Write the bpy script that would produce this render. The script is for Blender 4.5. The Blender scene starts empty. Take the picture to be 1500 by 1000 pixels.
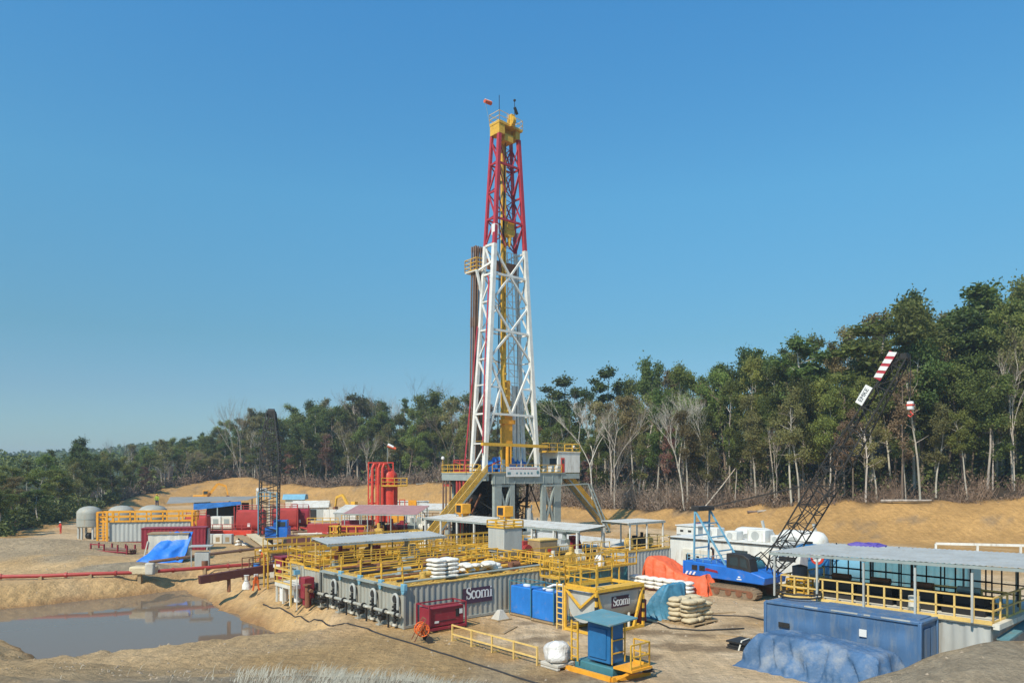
import bpy, math, random
from mathutils import Vector as V, Matrix, noise as N
R = math.radians
rnd = random.Random(11)
F, CAMZ = 1083.0, 9.5                      # focal length in photo pixels, camera height
scene = bpy.context.scene
COL = scene.collection
SITE = R(41)                               # the whole drilling pad is laid out on one rotated grid
UX, UY = math.cos(SITE), math.sin(SITE)
C0 = (-6.5, 44.5)

def S(a, b, z=0.0):                        # pad grid (metres) -> world
    return V((C0[0] + a*UX - b*UY, C0[1] + a*UY + b*UX, z))

def at(px, py, z=0.0):                     # point of a known height seen at a photo pixel -> world
    Y = F*(CAMZ - z)/(py - 690.0)
    return V(((px - 750)/F*Y, Y, z))

def lut(x, tab):
    if x <= tab[0][0]: return tab[0][1]
    for (x0, y0), (x1, y1) in zip(tab, tab[1:]):
        if x <= x1: return y0 + (y1 - y0)*(x - x0)/(x1 - x0)
    return tab[-1][1]

def sm(t):
    t = min(1, max(0, t)); return t*t*(3 - 2*t)

# ------------------------------------------------------------------ materials
MATS = {}
def mat(name, col, rough=.55, metal=0.0, var=.18, scale=1.2, dirt=None, amt=0.0, streak=False, bump=0.0, bscale=12.0, rand=0.0, leafy=0.0, spec=.4):
    m = bpy.data.materials.new(name); m.use_nodes = True
    nt = m.node_tree; nd = nt.nodes; lk = nt.links; nd.clear()
    out = nd.new('ShaderNodeOutputMaterial'); p = nd.new('ShaderNodeBsdfPrincipled')
    lk.new(p.outputs[0], out.inputs[0])
    p.inputs['Roughness'].default_value = rough; p.inputs['Metallic'].default_value = metal
    p.inputs['Specular IOR Level'].default_value = spec
    tc = nd.new('ShaderNodeTexCoord'); mp = nd.new('ShaderNodeMapping')
    lk.new(tc.outputs['Object'], mp.inputs[0])
    if streak: mp.inputs['Scale'].default_value = (1, 1, .18)
    n = nd.new('ShaderNodeTexNoise'); n.inputs['Scale'].default_value = scale; n.inputs['Detail'].default_value = 6
    n.inputs['Roughness'].default_value = .65
    lk.new(mp.outputs[0], n.inputs['Vector'])
    r = nd.new('ShaderNodeMapRange'); r.inputs[1].default_value = .3; r.inputs[2].default_value = .7
    r.inputs[3].default_value = 1 - var; r.inputs[4].default_value = 1 + var*.6
    lk.new(n.outputs[0], r.inputs[0])
    h = nd.new('ShaderNodeHueSaturation'); h.inputs['Color'].default_value = (*col, 1)
    lk.new(r.outputs[0], h.inputs['Value'])
    c = h.outputs[0]
    if rand:
        oi = nd.new('ShaderNodeObjectInfo')
        r2 = nd.new('ShaderNodeMapRange'); r2.inputs[3].default_value = 1 - rand; r2.inputs[4].default_value = 1 + rand
        lk.new(oi.outputs['Random'], r2.inputs[0])
        h2 = nd.new('ShaderNodeHueSaturation'); lk.new(c, h2.inputs['Color']); lk.new(r2.outputs[0], h2.inputs['Value'])
        r3 = nd.new('ShaderNodeMapRange'); r3.inputs[3].default_value = .5 - rand*.10; r3.inputs[4].default_value = .5 + rand*.06
        ml = nd.new('ShaderNodeMath'); ml.operation = 'FRACT'; mm = nd.new('ShaderNodeMath'); mm.operation = 'MULTIPLY'; mm.inputs[1].default_value = 7.31
        lk.new(oi.outputs['Random'], mm.inputs[0]); lk.new(mm.outputs[0], ml.inputs[0]); lk.new(ml.outputs[0], r3.inputs[0])
        lk.new(r3.outputs[0], h2.inputs['Hue']); c = h2.outputs[0]
    if dirt:
        n2 = nd.new('ShaderNodeTexNoise'); n2.inputs['Scale'].default_value = scale*1.9; n2.inputs['Detail'].default_value = 8
        n2.inputs['Roughness'].default_value = .7
        lk.new(mp.outputs[0], n2.inputs['Vector'])
        rr = nd.new('ShaderNodeMapRange'); rr.inputs[1].default_value = .62 - amt*.35; rr.inputs[2].default_value = .80 - amt*.2
        rr.inputs[4].default_value = min(1, .45 + amt)
        lk.new(n2.outputs[0], rr.inputs[0])
        mx = nd.new('ShaderNodeMix'); mx.data_type = 'RGBA'
        lk.new(rr.outputs[0], mx.inputs['Factor']); lk.new(c, mx.inputs[6]); mx.inputs[7].default_value = (*dirt, 1)
        c = mx.outputs[2]
    lk.new(c, p.inputs['Base Color'])
    if leafy:
        tl = nd.new('ShaderNodeBsdfTranslucent'); ms = nd.new('ShaderNodeMixShader'); ms.inputs[0].default_value = leafy
        lk.new(c, tl.inputs[0]); lk.new(p.outputs[0], ms.inputs[1]); lk.new(tl.outputs[0], ms.inputs[2]); lk.new(ms.outputs[0], out.inputs[0])
    if bump:
        n3 = nd.new('ShaderNodeTexNoise'); n3.inputs['Scale'].default_value = bscale; n3.inputs['Detail'].default_value = 5
        lk.new(tc.outputs['Object'], n3.inputs['Vector'])
        b = nd.new('ShaderNodeBump'); b.inputs['Strength'].default_value = bump; b.inputs['Distance'].default_value = .1
        lk.new(n3.outputs[0], b.inputs['Height']); lk.new(b.outputs[0], p.inputs['Normal'])
    MATS[name] = m
    return m

MUD = (.30, .21, .12); RUST = (.16, .07, .03)
mat('tank_grey', (.35, .35, .305), .55, dirt=MUD, amt=.34, streak=True)
mat('light_grey', (.43, .44, .415), .45, dirt=MUD, amt=.15, streak=True)
mat('yellow', (.70, .40, .045), .55, dirt=RUST, amt=.26, scale=2)
mat('pale_yellow', (.74, .50, .16), .55, dirt=MUD, amt=.2, scale=2)
mat('orange_yellow', (.80, .36, .03), .5, dirt=RUST, amt=.1, scale=2)
mat('deck_yellow', (.62, .39, .085), .75, dirt=(.16, .12, .075), amt=.42, scale=2.2, bump=.4)
mat('red', (.40, .050, .042), .5, dirt=RUST, amt=.12)
mat('bright_red', (.60, .055, .03), .45, dirt=RUST, amt=.05)
mat('maroon', (.27, .025, .04), .45, dirt=MUD, amt=.12)
mat('mast_red', (.44, .04, .055), .5, dirt=RUST, amt=.12)
mat('mast_white', (.74, .73, .68), .5, dirt=RUST, amt=.05, scale=.8)
mat('white', (.69, .68, .63), .55, dirt=MUD, amt=.26, streak=True)
mat('cream', (.66, .63, .54), .6, dirt=MUD, amt=.25, streak=True)
mat('steel_grey', (.30, .34, .32), .5, dirt=RUST, amt=.12)
mat('dark', (.03, .028, .026), .6, var=.4)
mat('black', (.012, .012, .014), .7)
mat('dull_roof', (.25, .25, .235), .7, dirt=(.3, .22, .13), amt=.35, scale=.7)
mat('pipe_brown', (.25, .15, .10), .5, metal=.3, dirt=(.08, .04, .03), amt=.3, scale=3)
mat('beam_brown', (.10, .030, .026), .6, dirt=RUST, amt=.3)
mat('rusty', (.24, .10, .05), .75, dirt=(.09, .05, .03), amt=.4, scale=2.5)
mat('teal', (.055, .19, .23), .5, dirt=MUD, amt=.2, streak=True)
mat('teal_roof', (.12, .26, .30), .5, dirt=MUD, amt=.25)
mat('blue', (.025, .19, .58), .45, dirt=MUD, amt=.14)
mat('crane_blue', (.02, .15, .54), .4, dirt=MUD, amt=.14)
mat('cont_blue', (.070, .150, .285), .55, dirt=(.19, .22, .25), amt=.40, streak=True, bump=.25, bscale=1.2)
mat('cabin_blue', (.022, .15, .36), .45, dirt=MUD, amt=.08)
mat('light_blue', (.16, .36, .48), .5, dirt=MUD, amt=.08)
mat('tarp_blue', (.03, .17, .50), .55, var=.3, bump=.7, bscale=2.5)
mat('tarp_bright', (.02, .18, .66), .5, var=.2, bump=.6, bscale=2)
mat('tarp_dull', (.060, .130, .245), .65, var=.3, dirt=(.26, .28, .30), amt=.42, scale=.55, bump=.35, bscale=7)
mat('tarp_teal', (.06, .21, .32), .6, var=.3, dirt=(.3, .3, .26), amt=.18, bump=.7, bscale=3)
mat('tarp_orange', (.74, .13, .045), .55, var=.18, bump=.7, bscale=2.5)
mat('tarp_purple', (.10, .07, .32), .6, bump=.4)
mat('sheet_roof', (.41, .42, .40), .62, metal=0, dirt=(.35, .29, .2), amt=.3, scale=.8)
mat('sheet_white', (.60, .58, .52), .5, dirt=(.38, .29, .18), amt=.4, scale=.9)
mat('sheet_mauve', (.37, .20, .19), .55, dirt=MUD, amt=.25)
mat('rust_roof', (.42, .16, .05), .7, dirt=(.5, .34, .15), amt=.4)
mat('sack', (.74, .71, .64), .8, bump=.8, bscale=5, var=.2)
mat('sack_tan', (.58, .48, .31), .8, bump=.7, bscale=6, dirt=(.35, .25, .14), amt=.3, var=.2)
mat('plastic_wrap', (.74, .72, .68), .25, bump=.8, bscale=6, var=.2)
mat('wood', (.34, .24, .13), .8, dirt=(.18, .13, .08), amt=.3, scale=3)
mat('concrete', (.50, .47, .41), .85, dirt=MUD, amt=.25, bump=.4)
mat('glass', (.04, .055, .06), .08, var=.1, spec=.6)
mat('rubber', (.035, .032, .03), .85)
mat('track', (.26, .185, .115), .85, dirt=(.10, .08, .06), amt=.4, scale=3)
mat('sign_purple', (.075, .035, .055), .5, var=.1)
mat('sign_white', (.74, .73, .70), .5, var=.06)
mat('ink', (.06, .07, .09), .6)
mat('orange_vest', (.80, .16, .03), .7)
mat('coverall_red', (.60, .05, .03), .75)
mat('vest_lime', (.35, .48, .04), .7)
mat('skin', (.30, .16, .09), .6, var=.05)
mat('trousers', (.03, .04, .09), .8)
mat('bark_pale', (.46, .41, .34), .9, var=.4, scale=2.0, dirt=(.17, .14, .11), amt=.35, streak=True, rand=.22)
mat('bark_brown', (.24, .185, .135), .9, var=.4, scale=2.0, dirt=(.09, .07, .05), amt=.35, streak=True, rand=.25)
mat('bark_white', (.50, .46, .39), .9, var=.3, scale=1.5, dirt=(.28, .24, .19), amt=.3, rand=.12)
mat('leaf_dark', (.120, .162, .038), .65, var=.5, scale=.55, rand=.35, leafy=.42)
mat('leaf_mid', (.180, .222, .050), .65, var=.5, scale=.5, rand=.38, leafy=.42)
mat('leaf_olive', (.255, .235, .085), .65, var=.5, scale=.5, rand=.35, leafy=.42)
mat('leaf_brown', (.215, .130, .080), .8, var=.5, scale=.6, rand=.35, leafy=.2)
mat('twig_brown', (.25, .19, .145), .9, var=.5, scale=.5)
mat('brush_brown', (.23, .155, .105), .85, var=.6, scale=.25)
mat('brush_green', (.135, .165, .045), .7, var=.7, scale=.06, leafy=.25)
mat('dry_grass', (.60, .57, .47), .8, var=.3)
mat('pebble', (.34, .27, .19), .9, var=.4)

# ------------------------------------------------------------------ mesh building
class MB:
    def __init__(s): s.v = []; s.f = []
    def add(s, vs, fs):
        n = len(s.v); s.v.extend(tuple(p) for p in vs); s.f.extend(tuple(i + n for i in q) for q in fs); return s
    def hexa(s, p):   # 8 corners: bottom 4 ccw, top 4 ccw
        return s.add(p, [(3, 2, 1, 0), (4, 5, 6, 7), (0, 1, 5, 4), (1, 2, 6, 5), (2, 3, 7, 6), (3, 0, 4, 7)])
    def box(s, x0, y0, z0, x1, y1, z1):
        return s.hexa([(x0, y0, z0), (x1, y0, z0), (x1, y1, z0), (x0, y1, z0), (x0, y0, z1), (x1, y0, z1), (x1, y1, z1), (x0, y1, z1)])
    def bar(s, p, q, w=.06, h=None):
        p, q = V(p), V(q); d = q - p
        if d.length < 1e-6: return s
        h = h or w; d.normalize()
        up = V((0, 0, 1)) if abs(d.z) < .95 else V((0, 1, 0))
        x = d.cross(up).normalized()*w*.5; y = x.cross(d).normalized()*h*.5
        return s.hexa([p - x - y, p + x - y, q + x - y, q - x - y, p - x + y, p + x + y, q + x + y, q - x + y])
    def cyl(s, p, q, r, r2=None, n=10, cap=True):
        p, q = V(p), V(q); d = (q - p).normalized(); r2 = r if r2 is None else r2
        up = V((0, 0, 1)) if abs(d.z) < .95 else V((1, 0, 0))
        x = d.cross(up).normalized(); y = d.cross(x)
        vs = []
        for c, rr in ((p, r), (q, r2)):
            for i in range(n):
                a = 2*math.pi*i/n; vs.append(c + x*math.cos(a)*rr + y*math.sin(a)*rr)
        fs = [(i, (i+1) % n, n + (i+1) % n, n + i) for i in range(n)]
        if cap: fs += [tuple(range(n))[::-1], tuple(range(n, 2*n))]
        return s.add(vs, fs)
    def tube(s, pts, r, n=6, r2=None):
        pts = [V(p) for p in pts]; k = len(pts); vs = []; fs = []; px = None
        for i, p in enumerate(pts):
            d = (pts[min(i+1, k-1)] - pts[max(i-1, 0)]).normalized()
            up = V((0, 0, 1)) if abs(d.z) < .9 else V((1, 0, 0))
            x = d.cross(up).normalized() if px is None else (px - d*px.dot(d)).normalized()
            px = x; y = d.cross(x); rr = r if r2 is None else r + (r2 - r)*i/(k - 1)
            for j in range(n):
                a = 2*math.pi*j/n; vs.append(p + x*math.cos(a)*rr + y*math.sin(a)*rr)
        for i in range(k - 1):
            for j in range(n): fs.append((i*n + j, i*n + (j+1) % n, (i+1)*n + (j+1) % n, (i+1)*n + j))
        fs += [tuple(range(n))[::-1], tuple(range((k-1)*n, k*n))]
        return s.add(vs, fs)
    def prism(s, poly, axis, c0, c1):  # polygon in the two other axes extruded along axis
        n = len(poly)
        def P(u, w, c): return {'x': (c, u, w), 'y': (u, c, w), 'z': (u, w, c)}[axis]
        vs = [P(u, w, c0) for u, w in poly] + [P(u, w, c1) for u, w in poly]
        fs = [(i, (i+1) % n, n + (i+1) % n, n + i) for i in range(n)] + [tuple(range(n))[::-1], tuple(range(n, 2*n))]
        return s.add(vs, fs)
    def corr(s, p, q, z0, z1, pitch=.3, depth=.05):
        depth *= .7   # corrugated upright sheet from p to q
        p, q = V((p[0], p[1], 0)), V((q[0], q[1], 0)); L = (q - p).length; d = (q - p).normalized(); nn = V((d.y, -d.x, 0))
        k = max(2, int(L/pitch)); prof = []
        for i in range(k):
            t = i/k*L; w = L/k
            prof += [(t, 0), (t + w*.38, 0), (t + w*.5, depth), (t + w*.88, depth)]
        prof.append((L, 0)); vs = []; fs = []
        for t, o in prof:
            b = p + d*t - nn*o; vs += [(b.x, b.y, z0), (b.x, b.y, z1)]
        for i in range(len(prof) - 1): fs.append((2*i, 2*i+2, 2*i+3, 2*i+1))
        return s.add(vs, fs)
    def sheet(s, c, pitch=.25, depth=.035, th=.02):   # corrugated roof over 4 corners (c0->c1 across the ribs, c0->c3 along them)
        c = [V(p) for p in c]; L = (c[1] - c[0]).length; k = max(4, int(L/pitch)*2)
        nrm = (c[1]-c[0]).cross(c[3]-c[0]).normalized(); vs = []; fs = []
        for i in range(k + 1):
            t = i/k; o = nrm*(depth if i % 2 else 0)
            a = c[0].lerp(c[1], t) + o; b = c[3].lerp(c[2], t) + o
            vs += [a, b, a - nrm*th, b - nrm*th]
        for i in range(k):
            j = 4*i; fs += [(j, j+4, j+5, j+1), (j+2, j+3, j+7, j+6), (j, j+2, j+6, j+4), (j+1, j+5, j+7, j+3)]
        fs += [(0, 1, 3, 2), (4*k, 4*k+2, 4*k+3, 4*k+1)]
        return s.add(vs, fs)
    def lathe(s, prof, c=(0, 0, 0), n=20):
        vs = []; fs = []; k = len(prof)
        for r, z in prof:
            for j in range(n):
                a = 2*math.pi*j/n; vs.append((c[0] + r*math.cos(a), c[1] + r*math.sin(a), c[2] + z))
        for i in range(k - 1):
            for j in range(n): fs.append((i*n + j, i*n + (j+1) % n, (i+1)*n + (j+1) % n, (i+1)*n + j))
        fs += [tuple(range(n))[::-1], tuple(range((k-1)*n, k*n))]
        return s.add(vs, fs)
    def rail(s, pts, h=1.1, w=.06, bars=(.5, 1.0), step=1.5, kick=.12):
        pts = [V(p) for p in pts]
        for p, q in zip(pts, pts[1:]):
            L = (q - p).length; k = max(1, round(L/step))
            for i in range(k + 1):
                c = p.lerp(q, i/k); s.bar(c, c + V((0, 0, h)), w)
            for b in bars:
                o = V((0, 0, h*b)); s.bar(p + o, q + o, w)
            if kick: s.bar(p + V((0, 0, kick*.5)), q + V((0, 0, kick*.5)), .03, kick)
        return s
    def build(s, name, m, parent=None, bevel=0.0, loc=None, smooth=40):
        me = bpy.data.meshes.new(name); me.from_pydata(s.v, [], s.f); me.update()
        me.materials.append(MATS[m] if isinstance(m, str) else m)
        if smooth:
            me.polygons.foreach_set('use_smooth', [True]*len(me.polygons)); me.set_sharp_from_angle(angle=R(smooth))
        o = bpy.data.objects.new(name, me); COL.objects.link(o); o.parent = parent
        if loc is not None: o.location = loc
        if bevel:
            b = o.modifiers.new('edge', 'BEVEL'); b.width = bevel; b.segments = 2; b.limit_method = 'ANGLE'; b.angle_limit = R(50)
        return o

def tag(o, label=None, cat=None, group=None, kind=None):
    if label: o['label'] = label
    if cat: o['category'] = cat
    if group: o['group'] = group
    if kind: o['kind'] = kind
    return o

def thing(name, label, cat, loc=(0, 0, 0), rz=SITE, group=None):
    o = bpy.data.objects.new(name, None); COL.objects.link(o)
    o.location = loc; o.rotation_euler = (0, 0, rz); o.empty_display_size = .3
    return tag(o, label, cat, group)

KIDS = {}
def copy_tree(o, loc, rz=None, sc=None, label=None, group=None):
    def cp(x, par):
        c = x.copy(); COL.objects.link(c); c.parent = par
        for ch in KIDS.get(x.name) or [q for q in x.children]: cp(ch, c)
        return c
    r = cp(o, None); r.location = loc
    if rz is not None: r.rotation_euler = (0, 0, rz)
    if sc is not None: r.scale = sc if hasattr(sc, '__len__') else (sc, sc, sc)
    if label: r['label'] = label
    if group: r['group'] = group
    return r

def text(body, size, m, parent, loc, rot, name='lettering', ext=.006, off=.0):
    c = bpy.data.curves.new(name, 'FONT'); c.body = body; c.size = size; c.extrude = ext; c.offset = off
    c.align_x = 'CENTER'; c.align_y = 'CENTER'; c.materials.append(MATS[m])
    tmp = bpy.data.objects.new(name + '_curve', c); COL.objects.link(tmp); bpy.context.view_layer.update()
    me = bpy.data.meshes.new_from_object(tmp.evaluated_get(bpy.context.evaluated_depsgraph_get())); bpy.data.objects.remove(tmp)
    o = bpy.data.objects.new(name, me); COL.objects.link(o); o.parent = parent; o.location = loc; o.rotation_euler = rot
    return o

# ------------------------------------------------------------------ terrain
T_YT = [(-700, 88), (0, 92), (90, 132), (150, 171), (250, 205), (345, 222), (400, 218), (480, 204), (640, 187), (750, 165), (860, 142), (1000, 119), (1200, 101), (1500, 95), (2200, 90)]
T_YE = [(-700, 100), (0, 106), (90, 142), (150, 186), (250, 230), (345, 250), (400, 238), (480, 225), (640, 214), (750, 186), (860, 153), (1000, 133), (1200, 116), (1500, 108), (2200, 104)]
T_ZE = [(-700, 0), (90, .1), (150, .3), (250, 4.6), (345, 7.6), (400, 5.6), (480, 4.8), (640, 6.4), (700, 4.0), (750, 2.6), (860, 1.6), (1000, 2.8), (1200, 4.4), (1500, 5.8), (2200, 6)]
T_SL = [(-700, .03), (100, .05), (350, .10), (640, .10), (800, .10), (1000, .16), (1500, .20), (2200, .2)]
POND = [(-30.5, 68.5), (-13.6, 47.0), (-24.5, 40.6), (-44.0, 56.0)]
WATER_Z = -1.5

def pond_sd(x, y):
    d = 1e9; ins = True
    for i in range(4):
        ax, ay = POND[i]; bx, by = POND[(i+1) % 4]
        ex, ey = bx - ax, by - ay; L2 = ex*ex + ey*ey
        t = min(1, max(0, ((x-ax)*ex + (y-ay)*ey)/L2))
        d = min(d, math.hypot(x - ax - ex*t, y - ay - ey*t))
        if (x-ax)*ey - (y-ay)*ex < 0: ins = False
    return -d if ins else d

def H(x, y, fine=True):
    yy = max(y, 1.0); px = 750 + F*x/yy; px = min(2200, max(-700, px))
    z = 0.0
    yt, ye, ze = lut(px, T_YT), lut(px, T_YE), lut(px, T_ZE)
    emb = 0.0
    if y > yt:
        emb = sm((y - yt)/(ye - yt)); z += ze*min(1, emb*.75 + .25*(y - yt)/(ye - yt))
        if y > ye: z += min(y - ye, 90)*lut(px, T_SL)
        if y > 400: z += sm((y - 400)/500)*lut(px, [(-100, 14), (200, 22), (600, 18), (2000, 18)])
        if fine: z += emb*(N.noise(V((x*.11, y*.11, 3)))*.7 + N.noise(V((x*.35, y*.35, 9)))*.3) + emb*(1 - emb)*(abs(N.noise(V((px*.045, y*.05, 6))))*1.5 - .3)
    # bank the photographer stands on
    y0 = lut(x, [(-40, 37), (-15, 36.5), (-4, 34.5), (3, 31.5), (12, 28.5), (30, 30)])
    d = y0 - y
    if d > 0:
        z += .242*d*sm(d/5)
        if fine: z += sm(d/4)*(N.noise(V((x*.3, y*.3, 5)))*.28 + N.noise(V((x*1.3, y*1.3, 7)))*.07)
    # soil ridge at the lower right
    t = (x - 8.5)/11.0
    if t > 0 and y < 40:
        cl = 28.0 + 2.2*min(t, 1.4); k = (y - cl)/(1.6 if y > cl else 6)
        z = max(z, (2.5*sm(t*.95) + (N.noise(V((x*.6, y*.6, 1)))*.12 if fine else 0))*math.exp(-k*k))
    # heaps on the left
    for cx, cy, rx, ry, hh in ((-60, 88, 17, 9, 1.5), (-47, 76, 9, 5, .7), (-36.5, 71.5, 4.5, 2.2, .7), (-88, 236, 7, 9, 1.8)):
        k = ((x-cx)/rx)**2 + ((y-cy)/ry)**2
        if k < 4: z += hh*math.exp(-k*1.3)
    if x < 0 and 30 < y < 85:
        sd = pond_sd(x, y)
        if fine: sd += N.noise(V((x*.25, y*.25, 2)))*.9 + N.noise(V((x*.9, y*.9, 4)))*.3 + (abs(N.noise(V((x*.8, y*.5, 14))))*.9 if sd > 0 else 0)
        w = WATER_Z + (sd*.46 if sd > 0 else max(-1.0, sd*.4))
        if w < z + .25:
            s_ = sm((z + .25 - w)/.5); z = z*(1 - s_) + w*s_
        if fine and -1 < sd < 6: z += .08*N.noise(V((x*1.1, y*1.1, 8)))
    if fine: z += .035*N.noise(V((x*.5, y*.5, 0)))
    return z

STAINS = [(at(p, q).x, at(p, q).y, r_) for p, q, r_ in ((845, 917, 1.0), (958, 926, 1.1), (988, 946, 1.3), (1014, 930, .8), (1046, 950, 1.0), (1066, 916, .8), (936, 962, .9), (1120, 905, .9), (770, 912, .7), (715, 945, .5), (900, 925, .8))]
def soil(x, y, z):
    pxx = 750 + F*x/max(y, 1); pxx = min(2200, max(-700, pxx))
    yt, ye = lut(pxx, T_YT), lut(pxx, T_YE)
    n1 = N.noise(V((x*.06, y*.06, 11))); n2 = N.noise(V((x*.25, y*.25, 12))); n3 = N.noise(V((x*.9, y*.9, 13)))
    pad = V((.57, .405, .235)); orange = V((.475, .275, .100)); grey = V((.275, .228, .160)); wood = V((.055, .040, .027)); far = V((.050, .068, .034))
    wet = V((.24, .165, .095)); pale = V((.72, .56, .375))
    c = pad.lerp(orange, min(1, max(0, .35 + n1*1.2)))
    c = c.lerp(pale, min(1, max(0, n2*1.2 + (.42 if x > -2 and y < 75 else -.1)))*.8)
    if y > yt - 6: c = c.lerp(orange, sm((y - yt + 6)/6)); 
    if y > yt and n2 + n3*.5 > .25: c = c.lerp(V((.33, .215, .11)), min(1, (n2 + n3*.5 - .25)*2.5))
    if x < -12 and y < 100: c = c.lerp(V((.545, .345, .145)), .6)
    y0 = lut(x, [(-40, 34), (-15, 42), (-6, 42), (3, 34), (12, 29.5), (30, 34)])
    if y < y0 + 3: c = c.lerp(grey, sm((y0 + 3 + n2*5 - y)/5)*(.85 - .60*sm((-x - 6)/11)))
    if y < y0 + 3 and n1 + n2*.6 > .05: c = c.lerp(V((.46, .29, .12)), min(1, (n1 + n2*.6 - .05)*3)*.75)
    # left grey-brown heaps
    k = ((x+56)/19)**2 + ((y-86)/11)**2
    if k < 2: c = c.lerp(grey*1.1, sm(1.6 - k + n2)*.6)
    k = ((x+36.5)/4.5)**2 + ((y-71)/2.4)**2
    if k < 2: c = c.lerp(grey, sm(1.6 - k + n2)*.9)
    if x < 0 and 30 < y < 85:
        sd = pond_sd(x, y)
        if sd < 2: c = c.lerp(V((.33, .185, .08)), sm((1.0 - sd + n2*.8)/1.3))
    # damp stains on the pad
    if x > 0 and 30 < y < 60 and n1*.5 + n2*.5 + n3*.4 > .20: c = c.lerp(wet, min(1, (n1*.5 + n2*.5 + n3*.4 - .20)*4)*.8)
    if x > 0 and 30 < y < 60:
        for ex, ey, er in STAINS:
            k = math.hypot((x - ex)/1.5, y - ey)/er + n3*.5 + n2*.4
            if k < 1: c = c.lerp(wet, sm((1 - k)*2.2)*.8)
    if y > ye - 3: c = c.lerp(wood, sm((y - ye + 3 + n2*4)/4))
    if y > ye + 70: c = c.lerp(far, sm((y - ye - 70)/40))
    return c

def make_terrain():
    ts = []
    t = -1.45
    while t < 1.45:
        ts.append(t); t += .0042 if abs(t) < .74 else .02
    ys = []; y = .8
    while y < 2600:
        ys.append(y); y += max(.16, y*.0105) if y < 300 else y*.03
    vs = []; cs = []; nt = len(ts)
    for y in ys:
        for t in ts:
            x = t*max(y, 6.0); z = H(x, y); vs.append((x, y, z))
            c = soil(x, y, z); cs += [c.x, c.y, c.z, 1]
    fs = [(i*nt + j, i*nt + j+1, (i+1)*nt + j+1, (i+1)*nt + j) for i in range(len(ys)-1) for j in range(nt-1)]
    me = bpy.data.meshes.new('ground'); me.from_pydata(vs, [], fs); me.update()
    ca = me.color_attributes.new('soil', 'FLOAT_COLOR', 'POINT'); ca.data.foreach_set('color', cs)
    me.polygons.foreach_set('use_smooth', [True]*len(me.polygons))
    m = bpy.data.materials.new('soil'); m.use_nodes = True; nt_ = m.node_tree; nd = nt_.nodes; lk = nt_.links
    p = nd['Principled BSDF']; p.inputs['Roughness'].default_value = .92; p.inputs['Specular IOR Level'].default_value = .2
    at_ = nd.new('ShaderNodeVertexColor'); at_.layer_name = 'soil'
    tc = nd.new('ShaderNodeTexCoord'); prev = at_.outputs[0]
    for sc, lo, hi, det in ((.22, .84, 1.14, 8), (1.6, .80, 1.16, 8), (9, .86, 1.1, 4)):
        n = nd.new('ShaderNodeTexNoise'); n.inputs['Scale'].default_value = sc; n.inputs['Detail'].default_value = det; n.inputs['Roughness'].default_value = .65
        lk.new(tc.outputs['Object'], n.inputs['Vector'])
        r = nd.new('ShaderNodeMapRange'); r.inputs[1].default_value = .32; r.inputs[2].default_value = .68; r.inputs[3].default_value = lo; r.inputs[4].default_value = hi
        lk.new(n.outputs[0], r.inputs[0]); h = nd.new('ShaderNodeHueSaturation'); lk.new(r.outputs[0], h.inputs['Value']); lk.new(prev, h.inputs['Color']); prev = h.outputs[0]
    # tyre tracks running along the pad grid, and scattered stones
    mp = nd.new('ShaderNodeMapping'); mp.inputs['Rotation'].default_value = (0, 0, -SITE + .12); mp.inputs['Scale'].default_value = (3.2, .16, 1); lk.new(tc.outputs['Object'], mp.inputs[0])
    n = nd.new('ShaderNodeTexNoise'); n.inputs['Scale'].default_value = 1.0; n.inputs['Detail'].default_value = 4; lk.new(mp.outputs[0], n.inputs['Vector'])
    r = nd.new('ShaderNodeMapRange'); r.inputs[1].default_value = .40; r.inputs[2].default_value = .60; r.inputs[3].default_value = .91; r.inputs[4].default_value = 1.04
    lk.new(n.outputs[0], r.inputs[0]); h = nd.new('ShaderNodeHueSaturation'); lk.new(r.outputs[0], h.inputs['Value']); lk.new(prev, h.inputs['Color']); prev = h.outputs[0]
    vo = nd.new('ShaderNodeTexVoronoi'); vo.inputs['Scale'].default_value = 3.2; lk.new(tc.outputs['Object'], vo.inputs['Vector'])
    r = nd.new('ShaderNodeMapRange'); r.inputs[1].default_value = .05; r.inputs[2].default_value = .13; r.inputs[3].default_value = .78; r.inputs[4].default_value = 1.0
    lk.new(vo.outputs['Distance'], r.inputs[0]); h = nd.new('ShaderNodeHueSaturation'); lk.new(r.outputs[0], h.inputs['Value']); lk.new(prev, h.inputs['Color']); prev = h.outputs[0]
    lk.new(prev, p.inputs['Base Color'])
    nb = nd.new('ShaderNodeTexNoise'); nb.inputs['Scale'].default_value = 1.6; nb.inputs['Detail'].default_value = 9; nb.inputs['Roughness'].default_value = .7
    lk.new(tc.outputs['Object'], nb.inputs['Vector'])
    b = nd.new('ShaderNodeBump'); b.inputs['Strength'].default_value = .9; b.inputs['Distance'].default_value = .45
    lk.new(nb.outputs[0], b.inputs['Height']); lk.new(b.outputs[0], p.inputs['Normal'])
    me.materials.append(m)
    o = bpy.data.objects.new('ground', me); COL.objects.link(o); tag(o, kind='structure')
make_terrain()

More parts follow.
